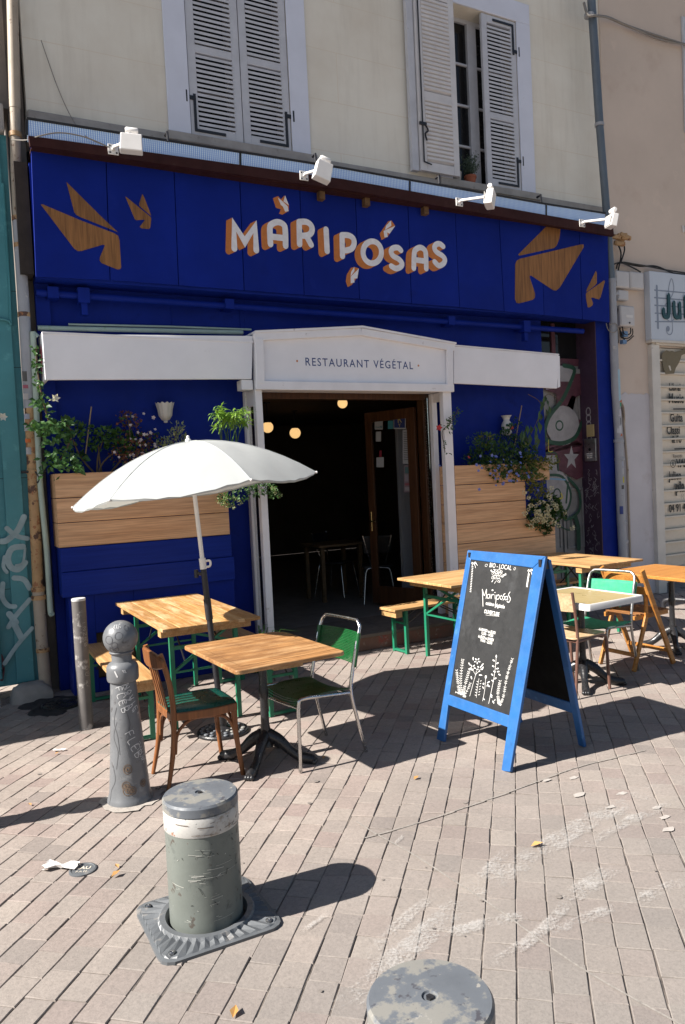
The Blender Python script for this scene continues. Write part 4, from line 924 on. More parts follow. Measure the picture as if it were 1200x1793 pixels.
# ------------------------------------------------------------------ planters
LP = thing('planter', 'long wooden wall planter with bare planks over blue ones, left of the doorway', 'planter', (1.6, YF, 0), 0, 'plank planters either side of the doorway')
xa, xb = P(100, 900, YF).x, P(401, 900, YF).x
zt_, zm, zb1, zb2 = P(97, 829, YF).z, (P(104, 959, YF).z + P(401, 937, YF).z) / 2, (P(108, 1002, YF).z + P(404, 976, YF).z) / 2, (P(108, 1046, YF).z + P(404, 1016, YF).z) / 2
m_ = MB(); n = 3
for k in range(n):
    z0, z1 = zm + (zt_ - zm) * k / n, zm + (zt_ - zm) * (k + 1) / n; m_.box(xa, xb, YF, YF + .028, z0 + .0025, z1 - .0025)
    m_.box(xa - .003, xa + .024, YF + .029, YW - .002, z0 + .0025, z1 - .0025); m_.box(xb - .024, xb, YF + .029, YW - .002, z0 + .0025, z1 - .0025)
m_.build('plank', M['plank'], LP, bevel=.004)
m_ = MB(); m_.box(xa + .005, xb + .005, YF - .012, YF + .02, zb1 + .003, zm - .003); m_.box(xa - .0, xb + .02, YF - .022, YF + .02, zb2, zb1); m_.box(xa + .005, xa + .03, YF + .021, YW - .002, zb2, zm - .003); m_.box(xb - .02, xb + .005, YF + .021, YW - .002, zb2, zm - .003)
m_.build('blue_plank', M['blue_wood'], LP, bevel=.006)
xh0, xh1 = P(172, 1150, YF).x, P(242, 1150, YF).x
m_ = MB(); m_.box(xa + .05, xh0, YF + .02, YF + .06, .0, zb2 - .002); m_.box(xh1, xb + .02, YF + .02, YF + .06, .0, zb2 - .002); m_.box(xh0 + .001, xh1 - .001, YF + .021, YF + .06, .0, .12); m_.box(xh0 + .001, xh1 - .001, YF + .021, YF + .06, .52, zb2 - .002); m_.box(xb - .01, xb + .02, YF + .061, YW - .002, 0, zb2 - .002); m_.box(xa + .05, xa + .08, YF + .061, YW - .002, 0, zb2 - .002)
m_.build('blue_plinth', M['blue'], LP, bevel=.004)
m_ = MB(); m_.box(xh0, xh1, YF + .10, YF + .12, .1, .54); m_.build('back_panel', paint('old_brown_panel', (.14, .09, .045), .8, .3, 6), LP)
m_ = MB(); m_.box(xa + .03, xb - .03, YF + .03, YW - .005, zt_ - .15, zt_ - .06); m_.build('soil', M['dirt'], LP)
RP = thing('planter', 'bare plank planter with a notch at its upper right corner, right of the doorway', 'planter', (5.7, YF, 0), 0, 'plank planters either side of the doorway')
xa2, xn, xb2 = P(800, 900, YF).x, P(922, 900, YF).x, P(973, 940, YF).x
xt2 = P(963, 835, YF).x
zz = [P(797, 815, YF).z, P(799.6, 849, YF).z, P(800.5, 884, YF).z, P(802, 919, YF).z, P(804, 953, YF).z]
stp = (zz[0] - zz[4]) / 4
m_ = MB(); g = .0028
levels = [(zz[0] - stp * k - stp, zz[0] - stp * k) for k in range(9)]
for k, (z0, z1) in enumerate(levels):
    if z0 < 0: z0 = .01
    if z1 < .05: continue
    x1 = xt2 if k == 0 else xn if k in (1, 2) else xb2
    m_.box(xa2, x1, YF, YF + .028, z0 + g, z1 - g); m_.box(xa2 - .002, xa2 + .026, YF + .029, YW - .002, z0 + g, z1 - g); m_.box(x1 - .026, x1, YF + .029, YW - .002, z0 + g, z1 - g)
m_.build('plank', M['plank'], RP, bevel=.004)
m_ = MB(); m_.box(xa2 + .03, xt2 - .03, YF + .03, YW - .005, zz[0] - .16, zz[0] - .05); m_.box(xn + .001, xb2 - .03, YF + .03, YW - .005, levels[3][1] - .1, levels[3][1] - .03); m_.build('soil', M['dirt'], RP)

# ------------------------------------------------------------------ plants
def plant(nm, lab, loc, group=None): return thing(nm, lab, 'plant', loc, 0, group)
def blossoms(root, pts, mat, r, rng, nm='flower', petals=5):
    base = None
    for i, p in enumerate(pts):
        if base is None:
            m_ = MB()
            for k in range(petals):
                a = 2 * PI * k / petals; leaf(m_, (0, 0, 0), (math.cos(a), math.sin(a), .35), (0, 0, 1), r, r * .75, 0, .1)
            o = m_.build(nm, mat, root, local=True); base = o
        else: o = base.copy(); C.objects.link(o); o.parent = root
        o.location = p - V(root.location); d = V((rng.uniform(-.6, .6), -1, rng.uniform(-.1, .8))); o.rotation_euler = d.to_track_quat('Z', 'Y').to_euler(); s = rng.uniform(.7, 1.2); o.scale = (s, s, s)
def stems(m_, base, tips, r, rng):
    for t in tips:
        b = V(base) + V((rng.uniform(-.05, .05), rng.uniform(-.03, .03), 0)); t = V(t); mid = (b + t) / 2 + V((rng.uniform(-.05, .05), rng.uniform(-.04, .04), .02)); m_.tube(crom([b, mid, t], 4), [r * (1 - .07 * i) for i in range(9)], 5)
zt = zt_
R5 = random.Random(21)
YPp = YF + .16
# jade-like shrub
pc = P(170, 795, YPp); t = plant('round_leaf_shrub', 'low shrub with thick round green leaves and bare twisted stems in the left planter', V((pc.x, YPp, zt - .06)))
m_ = MB(); tips = [P(x, y, YPp + R5.uniform(-.08, .08)) for x, y in ((128, 770), (150, 755), (172, 780), (195, 770), (215, 782), (135, 800), (185, 760), (210, 765), (228, 775), (118, 745))]
for q in tips: clump(m_, q, (.095, .09, .06), 50, .046, .038, R5, up=.5, droop=.05)
m_.build('foliage', M['lf_mid'], t); m_ = MB(); stems(m_, (pc.x, YPp, zt - .08), tips[::2], .011, R5); m_.build('stem', M['stem'], t, smooth=60)
# reddish abelia with white flowers
pc = P(235, 800, YPp); t = plant('reddish_shrub', 'reddish leaved shrub with small white flowers, tallest plant in the left planter', V((pc.x, YPp, zt - .06)))
m_ = MB(); tips = [P(x, y, YPp + R5.uniform(-.1, .1)) for x, y in ((222, 732), (228, 750), (215, 775), (240, 785), (255, 795), (265, 770), (232, 800), (210, 800), (275, 800), (248, 770), (226, 738))]
for q in tips: clump(m_, q, (.10, .09, .06), 50, .034, .02, R5, up=.4)
m_.build('foliage', M['lf_red'], t); m_ = MB(); stems(m_, (pc.x, YPp, zt - .08), tips, .008, R5); m_.build('stem', M['stem'], t, smooth=60)
m_ = MB()
for q in tips[2:]: clump(m_, q, (.10, .09, .06), 26, .034, .02, R5, up=.4)
m_.build('green_foliage', M['lf_dark'], t)
blossoms(t, [P(R5.gauss(238, 18), R5.gauss(775, 22), YPp - R5.uniform(.06, .13)) for _ in range(22)] + [P(x + R5.uniform(-6, 6), y + R5.uniform(-4, 4), YPp - .13) for x, y in ((222, 800), (230, 806), (210, 802), (248, 768), (226, 745), (227, 728), (262, 762))], M['blossom_pink'], .02, R5)
# pale variegated shrub
pc = P(300, 790, YPp); t = plant('variegated_shrub', 'pale variegated shrub showing above the top of the white parasol', V((pc.x, YPp, zt - .06)))
m_ = MB()
tips = [P(x, y, YPp + R5.uniform(-.08, .05)) for x, y in ((290, 775), (300, 765), (312, 758), (318, 770), (280, 785), (325, 782), (305, 785), (311, 748))]
for q in tips: clump(m_, q, (.055, .06, .06), 44, .035, .014, R5, up=.9)
m_.build('foliage', M['lf_pale'], t); m_ = MB(); stems(m_, (pc.x, YPp, zt - .08), tips, .006, R5); m_.build('stem', M['stem'], t)
# bright fern-like plant catching the sun
pc = P(402, 745, YF + .02); t = plant('bright_leafy_plant', 'bright green sunlit plant with drooping pointed leaves beside the left door post', V((pc.x, YF + .1, zt - .06)))
m_ = MB(); tips = []
for k in range(44):
    x, y = R5.uniform(374, 432), R5.uniform(714, 745); q = P(x, y, YF - .16 + R5.uniform(-.10, .10)); tips.append(q)
    for j in range(8):
        d = V((R5.uniform(-1, 1), R5.uniform(-1, .6), R5.uniform(-.9, .35))); leaf(m_, q + rv(R5) * .025, d, V((0, 0, 1)) + rv(R5) * .5, R5.uniform(.055, .10), .017, 0, .1, .25)
m_.build('foliage', M['lf_bright'], t); m_ = MB(); stems(m_, (pc.x, YF + .1, zt - .08), tips[:14], .005, R5); m_.build('stem', M['lf_mid'], t)
# bush with pale flower heads hanging by the post
pc = P(440, 868, YF - .02); t = plant('trailing_bush', 'dark trailing bush with pale seed heads hanging under the right tip of the parasol', V((pc.x, YF + .1, zt - .06)))
m_ = MB()
for x, y, s in ((400, 878, .06), (425, 865, .08), (450, 858, .08), (470, 856, .06), (415, 850, .07), (440, 845, .07), (392, 872, .05), (482, 866, .045)): clump(m_, P(x, y, YF - .15), (s, .08, s * .8), 90, .034, .015, R5, up=.1)
m_.build('foliage', M['lf_mid'], t)
m_ = MB()
for x, y in ((382, 876), (390, 882), (400, 886), (408, 888), (420, 880), (484, 862), (490, 868), (478, 856), (412, 874), (395, 872)): clump(m_, P(x, y, YF - .22), (.022, .022, .018), 26, .016, .009, R5)
m_.build('seed_head', M['lf_pale'], t)
m_ = MB(); stems(m_, (pc.x - .03, YF + .05, zt - .08), [P(x, y, YF - .14) for x, y in ((400, 872), (430, 858), (460, 856), (485, 863), (415, 845))], .006, R5); m_.build('stem', M['stem'], t)
# climbing vine on the left
pc = P(95, 830, YF + .05); t = plant('climbing_vine', 'climbing vine with broad glossy leaves along the mint pipe at far left', V((pc.x, YF + .1, zt - .06)))
m_ = MB()
path = crom([P(100, 815, YF), P(125, 765, YF), P(112, 740, YF), P(90, 745, YF - .02), P(75, 700, YF - .02), P(66, 650, YF - .03), P(63, 610, YF - .03)], 8)
for q in path: 
    for j in range(3): leaf(m_, q + rv(R5) * .03, rv(R5) + V((0, -.4, -.2)), V((0, -1, .3)), R5.uniform(.03, .06), .026, 0, .1, .2)
for x, y, n, s in ((95, 815, 34, .10), (110, 800, 28, .10), (85, 795, 18, .07), (125, 812, 24, .07), (80, 745, 34, .07), (100, 742, 26, .07), (112, 760, 24, .06), (70, 705, 16, .05), (140, 822, 12, .05), (60, 745, 16, .05), (90, 770, 20, .07)):
    q = P(x, y, YF - .03)
    for j in range(n): leaf(m_, q + V((R5.gauss(0, s * .55), R5.uniform(-.05, .06), R5.gauss(0, s * .45))), V((R5.uniform(-1, 1), R5.uniform(-.5, .1), R5.uniform(-1, .2))), V((R5.uniform(-.4, .3), -1, .5)), R5.uniform(.04, .075), R5.uniform(.026, .042), 0, .08, .15)
m_.build('foliage', M['lf_mid'], t); m_ = MB(); m_.tube(path, .006, 6); m_.build('stem', M['stem'], t)
m_ = MB(); q = P(97, 697, YF - .06); d = V((.35, -.6, .1)).normalized(); m_.tube([q - d * .09, q - d * .04, q], [.003, .005, .012], 8, cap=False)
for k in range(5): a = 2 * PI * k / 5; leaf(m_, q, d * .5 + V((math.cos(a), .1, math.sin(a))), -d, .042, .03)
m_.build('trumpet_flower', M['blossom_white'], t)
m_ = MB(); q = P(5, 730, YF + .1)
for k in range(6): a = 2 * PI * k / 6; leaf(m_, q, V((math.cos(a), -.4, math.sin(a))), V((0, -1, 0)), .04, .03)
m_.build('trumpet_flower', M['blossom_white'], t)
for nm, lab, a, b in (('bamboo_cane', 'bamboo cane sticking up between shrubs of the left planter', (148, 765), (160, 712)), ('bamboo_cane', 'bamboo cane leaning beside the ceramic vase in the right planter', (897, 778), (914, 710))):
    m_ = MB(); m_.tube([P(*a, YPp) + V((0, 0, -.15)), P(*b, YPp + .03)], .006, 7); tag(m_.build(nm, M['bamboo']), lab, 'cane', 'bamboo canes')
# right planter
zr_ = zz[0]
pc = P(880, 800, YPp); t = plant('blue_flower_bush', 'sprawling bush with small blue flowers spilling over the top plank of the right planter', V((pc.x, YPp, zr_ - .06)))
m_ = MB(); tips = [P(x, y, YF + R5.uniform(-.06, .16)) for x, y in ((835, 800), (850, 790), (870, 785), (890, 790), (905, 800), (920, 805), (860, 812), (885, 815), (840, 818), (900, 820), (920, 825), (870, 830), (890, 835), (850, 770), (925, 790))]
for q in tips: clump(m_, q, (.12, .10, .08), 120, .050, .027, R5, up=.2, droop=.3)
m_.build('foliage', M['lf_dark'], t); m_ = MB()
for q in tips[5:]: clump(m_, q, (.11, .09, .075), 34, .04, .022, R5)
m_.build('brown_foliage', M['lf_olive'], t)
blossoms(t, [P(R5.gauss(885, 30), R5.gauss(822, 16), YF - R5.uniform(.06, .12)) for _ in range(46)] + [P(x, y, YF - .13) for x, y in ((882, 805), (911, 793), (912, 796), (904, 830), (908, 833), (926, 836), (872, 820), (888, 832))], M['blossom_blue'], .021, R5)
pc = P(925, 800, YPp); t = plant('dark_climber', 'dark climber with large hanging leaves between the vase and the graffitied door', V((pc.x, YPp + .1, zr_ - .06)))
m_ = MB()
for x, y, n, s in ((870, 775, 26, .08), (885, 765, 30, .09), (895, 755, 24, .08), (905, 740, 12, .05), (860, 790, 24, .08), (910, 775, 24, .09)): clump(m_, P(x, y, YPp), (s, .08, s), n * 2, .045, .022, R5)
for x, y in ((918, 762), (922, 775), (912, 770), (935, 748), (930, 765), (940, 758), (946, 740), (948, 722), (950, 705), (944, 770), (918, 755), (960, 712), (955, 695), (926, 745)):
    for j in range(3): leaf(m_, P(x + R5.uniform(-4, 4), y + R5.uniform(-6, 4), YPp + R5.uniform(-.1, .1)), V((R5.uniform(-.35, .35), R5.uniform(-.3, .1), -1)), V((R5.uniform(-.5, .5), -1, .1)), R5.uniform(.09, .15), .045, 0, .1, .1)
m_.build('foliage', M['lf_dark'], t)
m_ = MB(); m_.tube(crom([P(900, 800, YPp), P(930, 760, YPp), P(948, 710, YPp), P(925, 690, YPp)], 6), .004, 5); m_.tube(crom([P(948, 715, YPp), P(960, 690, YPp), P(985, 705, YPp + .05)], 6), .003, 5); m_.build('stem', M['stem'], t)
pc = P(935, 830, YF + .05); t = plant('olive_trailing_plant', 'yellowish green trailing plant at the right end of the right planter', V((pc.x, YF + .1, zr_ - .06)))
m_ = MB()
for x, y, s, n in ((925, 812, .09, 110), (940, 810, .09, 110), (955, 812, .08, 90), (968, 806, .05, 40), (930, 832, .08, 100), (945, 840, .07, 90), (938, 855, .06, 70), (950, 862, .05, 50), (928, 850, .05, 40), (958, 866, .03, 24), (935, 872, .03, 20)): clump(m_, P(x, y, YF - .02), (s * 1.1, .09, s * .9), int(n * 1.2), .042, .022, R5, up=.1, droop=.3)
m_.build('foliage', M['lf_olive'], t)
pc = P(948, 905, YF + .02); t = plant('white_lantana', 'dark leafy bush dotted with round white flower heads in the notch of the right planter', V((pc.x, YF + .12, levels[3][1] - .04)))
m_ = MB()
for x, y, s in ((935, 900, .10), (955, 898, .11), (970, 890, .09), (945, 915, .09), (962, 912, .09), (978, 900, .07), (928, 915, .06), (952, 928, .05), (940, 885, .07), (966, 878, .07)): clump(m_, P(x, y, YF - .0), (s, .12, s * .9), 170, .044, .028, R5, up=.2)
m_.build('foliage', M['lf_dark'], t)
base = None
for i in range(44):
    x, y = R5.gauss(950, 17), R5.gauss(900, 16); q = P(x, y, YF - R5.uniform(.10, .14))
    if base is None:
        m_ = MB(); clump(m_, (0, 0, 0), (.021, .021, .016), 34, .017, .014, R5, shell=.7); o = base = m_.build('flower_head', M['blossom_cream'], t, local=True)
    else: o = base.copy(); C.objects.link(o); o.parent = t
    o.location = q - V(t.location); s = R5.uniform(.7, 1.25); o.scale = (s, s, s); o.rotation_euler = (R5.random() * 3, R5.random() * 3, 0)
pc = P(790, 745, YF - .05); t = plant('red_flower_vine', 'thin vine with one red flower wound round the right door post', V((pc.x, YF - .04, zr_ - .05)))
m_ = MB()
for x, y, n in ((786, 742, 20), (793, 735, 22), (798, 728, 16), (802, 718, 9), (780, 748, 14), (790, 752, 12), (778, 775, 7), (783, 790, 5)): 
    for j in range(n): leaf(m_, P(x + R5.uniform(-6, 6), y + R5.uniform(-5, 5), YF - R5.uniform(.03, .1)), rv(R5), V((0, -1, .5)), R5.uniform(.025, .045), .018, 0, .1)
m_.build('foliage', M['lf_dark'], t); m_ = MB(); m_.tube(crom([P(783, 815, YF + .1), P(778, 780, YF - .03), P(775, 755, YF - .04), P(790, 740, YF - .05), P(803, 716, YF - .06)], 6), .004, 5); m_.build('stem', M['stem'], t)
blossoms(t, [P(769, 749, YF - .06)], M['blossom_red'], .045, R5)
pc = P(850, 800, YPp); t = plant('wispy_weed', 'wispy light green weed with red tubular flowers at the planter end by the portico', V((pc.x - .1, YPp, zr_ - .06)))
m_ = MB()
for x, y in ((825, 770), (832, 780), (838, 765), (828, 790), (845, 785), (820, 800), (815, 805), (840, 795), (852, 778)): clump(m_, P(x, y, YPp - .05), (.05, .05, .05), 22, .026, .01, R5, up=.5)
m_.build('foliage', M['lf_mid'], t); blossoms(t, [P(821, 801, YF - .03), P(778, 805, YF + .1)], M['blossom_red'], .03, R5)
# grass tuft by the left door post, weeds under the planter
pc = G(452, 1128); t = plant('grass_tuft', 'tuft of long grass blades at the foot of the left door post', V((2.62, 6.72, 0)))
m_ = MB()
for k in range(60):
    b = V((2.56 + R5.gauss(0, .05), 6.70 + R5.gauss(0, .04), 0)); a = R5.uniform(0, 2 * PI); l = R5.uniform(.2, .5); q = V((math.cos(a), math.sin(a), 0)); w_ = .007
    s_ = V((-q.y, q.x, 0)) * w_; p1 = b + q * l * .3 + V((0, 0, l * .8)); p2 = b + q * l * .75 + V((0, 0, l * .75)); m_.add([b - s_, b + s_, p1 + s_, p1 - s_, p2], [(0, 1, 2, 3), (3, 2, 4)])
m_.build('blade', M['lf_mid'], t)
t = plant('pot_plant', 'grey green plant in a terracotta pot on the sill of the open window', V((P(824, 318, 7.3).x, 7.30, zs2 + .001)))
q0 = V((t.location)); m_ = MB(); m_.lathe([(.05, 0), (.068, .10), (.074, .10), (.074, .125), (.062, .125)], 18, (0, 0, 0)); m_.build('pot', M['terracotta'], t, smooth=40, local=True)
m_ = MB()
for k in range(130):
    a = R5.uniform(0, 2 * PI); r = R5.uniform(.02, .12); l = R5.uniform(.1, .26)
    b = V((math.cos(a) * r * .5, math.sin(a) * r * .5, .11)); tip = V((math.cos(a) * r, math.sin(a) * r, .11 + l)); 
    for j in range(5): leaf(m_, b.lerp(tip, .3 + .17 * j), rv(R5) + V((0, 0, 1)), rv(R5), .035, .009)
m_.build('foliage', M['lf_grey'], t, local=True)
t = plant('small_pot', 'small grey pot with a sprig at the left end of the open window sill', V((P(800, 312, 7.28).x, 7.28, zs2 + .001)))
m_ = MB(); m_.lathe([(.045, 0), (.06, .13), (.052, .13)], 16); m_.build('pot', M['concrete'], t, smooth=40, local=True); m_ = MB(); clump(m_, (0, 0, .17), (.04, .04, .05), 40, .035, .012, R5, up=.6); m_.build('foliage', M['lf_olive'], t, local=True)
# ------------------------------------------------------------------ left neighbour
LB = thing('neighbour_building', 'grey building with a teal shopfront at the left edge', 'building', (-1, 7.4, 0))
xt0 = P(14, 235, 7.15).x; xt1 = P(60, 1190, 7.15).x
xte = (P(18, 300, 7.15).x + P(58, 1150, 7.15).x) / 2 + .02
zc0, zc1 = P(5, 236, 7.15).z, P(5, 186, 7.15).z
m_ = MB(); m_.box(-6, xte, 7.15, 7.5, .12, zc0)
m_.box(xte - .20, xte - .06, 7.12, 7.149, .14, zc0 - .02); m_.box(xte - .52, xte - .30, 7.13, 7.149, .14, zc0 - .02)
for z in (.95, 1.9, 2.85, 3.5): m_.box(-6, xte + .001, 7.1485, 7.1495, z, z + .006, 1)
m_.build('teal_shopfront', [M['teal'], plain('teal_joint', (.01, .05, .06))], LB, bevel=.006)
m_ = MB(); m_.tube([(xte - .33, 7.10, 3.2), (xte - .33, 7.10, .2)], .018, 8); m_.tube(crom([(xte - .05, 7.12, 4.4), (xte - .06, 7.115, 3.3), (xte - .12, 7.10, 3.25), (xte - .6, 7.11, 3.24)], 4), .012, 6); m_.build('teal_conduit', M['teal'], LB, smooth=60)
m_ = MB(); m_.box(-6, xte - .01, 7.08, 7.5, zc0 + .001, zc1); m_.build('cornice', M['concrete'], LB, bevel=.02)
m_ = MB(); m_.box(-2.2, P(9, 100, 7.2).x, 7.18, 7.6, zc1 + .001, 6.4); m_.build('upper_wall', M['grey_wall'], LB)
m_ = MB(); m_.box(P(9, 100, 7.2).x + .001, x0u - .015, 7.3, 7.7, 0, 6.4); m_.build('party_wall', M['grey_wall'], LB)
m_ = MB()
def tl(pts, w, dd=0): m_.rib(crom([P(x, y, 7.117 - dd) for x, y in pts], 4), NY, w)
for i, (pts, w) in enumerate([([(42, 905), (30, 930), (12, 946), (2, 948)], .05), ([(12, 925), (28, 938), (48, 943)], .04), ([(40, 957), (22, 960), (14, 975), (18, 992), (32, 997), (44, 985)], .05), ([(8, 975), (6, 992), (12, 1002)], .03), ([(25, 1012), (42, 1015), (52, 1030)], .045), ([(5, 1022), (4, 1045), (14, 1060), (26, 1062)], .04), ([(52, 1050), (28, 1078), (15, 1098)], .04), ([(16, 1075), (28, 1090)], .05), ([(26, 1095), (38, 1118)], .05), ([(56, 1100), (30, 1130), (8, 1162)], .035), ([(44, 960), (40, 985), (28, 990)], .02)]): tl(pts, w, i * .0006)
m_.build('graffiti', paint('faded_white_spray', (.28, .38, .40), .8, .2, 9, bmp=0), LB)
m_ = MB()
tl([(1, 1148), (4, 1160), (0, 1175)], .03); tl([(0, 1180), (5, 1172), (3, 1190)], .03, .001); m_.build('graffiti_red', M['spray_red'], LB)
rng = random.Random(6)
def lump(m_, c, sx, sy, sz, n=12, k=7):
    vs = [V(c) + V((0, 0, sz))]; 
    for i in range(1, k + 1):
        for j_ in range(n):
            a = 2 * PI * j_ / n; th_ = PI / 2 * i / k; e_ = lambda v: math.copysign(abs(v) ** .6, v); q = 1 + rng.uniform(-.07, .07); vs.append(V(c) + V((e_(math.cos(a)) * math.sin(th_) ** .7 * sx * q, e_(math.sin(a)) * math.sin(th_) ** .7 * sy * q, math.cos(th_) ** .7 * sz * q if i < k else -.02)))
    fs = [(0, 1 + j_, 1 + (j_ + 1) % n) for j_ in range(n)] + [(1 + (i - 1) * n + j_, 1 + i * n + j_, 1 + i * n + (j_ + 1) % n, 1 + (i - 1) * n + (j_ + 1) % n) for i in range(1, k) for j_ in range(n)]
    m_.add(vs, fs)
for (q, a, b, c_, lab) in ((V((xte - .10, 7.03, 0)), .17, .13, .15, 'rough guard stone against the beige downpipe at the foot of the teal shopfront'), (V((xte - .47, 7.03, 0)), .13, .11, .13, 'rough guard stone at the foot of the teal shopfront, cut by the left edge')):
    m_ = MB(); lump(m_, q, a, b, c_); tag(m_.build('guard_stone', M['stone'], smooth=50), lab, 'stone', 'guard stones')
t = thing('manhole_cover', 'cast iron cover buried in black dirt on the paving below the beige downpipe', 'manhole cover', G(92, 1238))
g0 = G(92, 1234); m_ = MB(); n, k = 30, 9; vs = [g0 + V((0, 0, .014))]
for i in range(1, k + 1):
    for j_ in range(n):
        a = 2 * PI * j_ / n; rr = (.27 + .05 * math.sin(a * 3 + 1) + .03 * math.sin(a * 7) + rng.uniform(-.02, .02)) * i / k; vs.append(g0 + V((math.cos(a) * rr, math.sin(a) * rr * 1.15, (.012 + rng.uniform(-.006, .018)) * (1 - (i / k) ** 3) - (.004 if i == k else 0))))
m_.add(vs, [(0, 1 + j_, 1 + (j_ + 1) % n) for j_ in range(n)] + [(1 + (i - 1) * n + j_, 1 + i * n + j_, 1 + i * n + (j_ + 1) % n, 1 + (i - 1) * n + (j_ + 1) % n) for i in range(1, k) for j_ in range(n)]); tag(m_.build('dirt', M['dirt'], t, smooth=40), kind='stuff')
m_ = MB(); q = g0 + V((.05, -.09, 0)); m_.lathe([(.15, -.01), (.15, .022), (.135, .026), (.13, .02), (.001, .02)], 30, q)
for kk in range(6): a = kk * PI / 3; m_.box(-.012, .012, .03, .12, .0205, .026, M=Matrix.Translation(q) @ Matrix.Rotation(a, 4, 'Z'))
m_.build('lid', M['cast'], t, smooth=30)
# dark strip of exposed ground by the pipes
# ------------------------------------------------------------------ downpipes
def pipe(nm, lab, segs, loc):
    t = thing(nm, lab, 'downpipe', loc)
    for pn, pts, r, mt in segs:
        m_ = MB(); m_.tube(pts, r, 14); m_.build(pn, mt, t, smooth=50)
    return t
YQ = 7.08
lp = lambda x, y: P(x, y, YQ)
t = pipe('downpipe', 'beige and grey downpipe with a rusty lower half at the left corner', [
    ('upper_pipe', [lp(21, -30), lp(26, 190)], .046, M['pipe_beige']), ('middle_pipe', [lp(26, 190), lp(28, 300), lp(32, 382)], .043, M['pipe_beige']), ('grey_pipe', [lp(32, 381), lp(43, 560), lp(52, 715)], .047, M['pipe_grey']), ('rusty_pipe', [lp(52.5, 714), lp(60, 880), lp(67, 1035)], .046, M['pipe_rust']), ('base_pipe', [lp(67, 1034), lp(73, 1120), lp(80, 1204)], .050, M['pipe_beige'])], lp(80, 1210))
m_ = MB()
for y, x, r in ((236, 27, .053), (383, 32.5, .055), (430, 35, .050), (551, 42, .051), (826, 58, .056), (1046, 68, .062), (1032, 67, .058), (1138, 75, .056)): q = lp(x, y); m_.lathe([(r - .01, -.02), (r, -.018), (r, .018), (r - .01, .02)], 16, q)
m_.build('collar', M['pipe_rust'], t, smooth=40)
m_ = MB(); q = lp(58, 826); m_.tube([q + V((-.1, -.03, 0)), q + V((.1, -.03, 0))], .012, 6); m_.tube(crom([q + V((.01, -.05, 0)), q + V((.04, -.06, -.06)), q + V((.02, -.055, -.10))], 4), .007, 5); m_.build('bracket', M['iron'], t)
for x, y, w, h, c in ((43, 660, .045, .085, (.08, .08, .08)), (45.5, 695, .055, .05, (.42, .40, .40)), (47, 730, .055, .045, (.34, .36, .44)), (49, 772, .055, .032, (.55, .14, .03)), (47, 750, .05, .05, (.36, .35, .36)), (45.3, 678, .06, .03, (.3, .08, .12)), (50, 790, .05, .06, (.38, .37, .38))):
    q = lp(x, y); m_ = MB(); vs = []
    for k in range(7):
        a = -PI / 2 + (k - 3) * w / .048 / 6
        for zz_ in (-h / 2, h / 2): vs.append(q + V((math.cos(a) * .0483, math.sin(a) * .0483, zz_)))
    m_.add(vs, [(2 * k, 2 * k + 2, 2 * k + 3, 2 * k + 1) for k in range(6)]); m_.build('sticker', plain('pipe_sticker', c, .6), t)
t = pipe('downpipe', 'thin mint green pipe curving down beside the beige downpipe', [('pipe', [P(66, 590, 7.05), P(57.5, 582, 7.05)] , .022, M['pipe_mint']), ('long_pipe', crom([P(57.5, 581, 7.04), P(62, 680, 7.04), P(70, 840, 7.04), P(82, 965, 7.04), P(88, 1065, 7.04), P(91, 1074, 7.02)], 4), .024, M['pipe_mint'])], P(88, 1076, 7.04))
rp = lambda x, y: P(x, y, 6.99)
t = pipe('downpipe', 'slate blue downpipe turning white lower down at the right corner of the restaurant', [
    ('upper_pipe', [rp(1034, -30), rp(1050, 215)], .050, M['pipe_slate']), ('middle_pipe', [rp(1050, 214), rp(1062.5, 370), rp(1071, 492)], .047, M['pipe_slate']), ('lower_pipe', [rp(1071.5, 491), rp(1078, 680), rp(1084, 770)], .050, M['pipe_grey']), ('base_pipe', [rp(1084, 769), rp(1088, 900), rp(1094, 1020), rp(1096, 1060)], .056, M['pipe_grey'])], rp(1096, 1062))
m_ = MB()
for x, y, r in ((1050, 218, .058), (1071.5, 491, .057), (1077, 515, .056), (1084, 772, .065), (1086, 804, .066), (1090, 915, .063), (1092, 948, .063), (1032, 27, .06)): q = rp(x, y); m_.lathe([(r - .01, -.02), (r, -.018), (r, .018), (r - .01, .02)], 16, q)
m_.build('collar', M['pipe_grey'], t, smooth=40)
for x, y, w, h, c in ((1079.5, 675, .10, .40, (.30, .46, .55)), (1082.5, 703, .08, .025, (.5, .12, .05)), (1083, 709, .05, .05, (.02, .30, .16)), (1081.5, 723, .07, .09, (.46, .45, .5)), (1083, 738, .05, .085, (.12, .12, .13)), (1083, 752, .06, .09, (.46, .47, .5)), (1084, 762, .07, .03, (.45, .12, .05)), (1086, 812, .06, .06, (.33, .36, .45)), (1086.5, 825, .07, .07, (.42, .42, .43)), (1087, 840, .07, .075, (.45, .42, .04)), (1087, 853, .06, .05, (.06, .06, .06)), (1086.5, 893, .045, .1, (.03, .05, .2))):
    q = rp(x, y); m_ = MB(); vs = []; rr = .0503 if y < 768 else .0563
    for k in range(7):
        a = -PI / 2 - .55 + (k - 3) * w / rr / 6
        for zz_ in (-h / 2, h / 2): vs.append(q + V((math.cos(a) * rr * 1.02, math.sin(a) * rr * 1.02, zz_)))
    m_.add(vs, [(2 * k, 2 * k + 2, 2 * k + 3, 2 * k + 1) for k in range(6)]); m_.build('sticker', plain('pipe_sticker', c, .6), t)
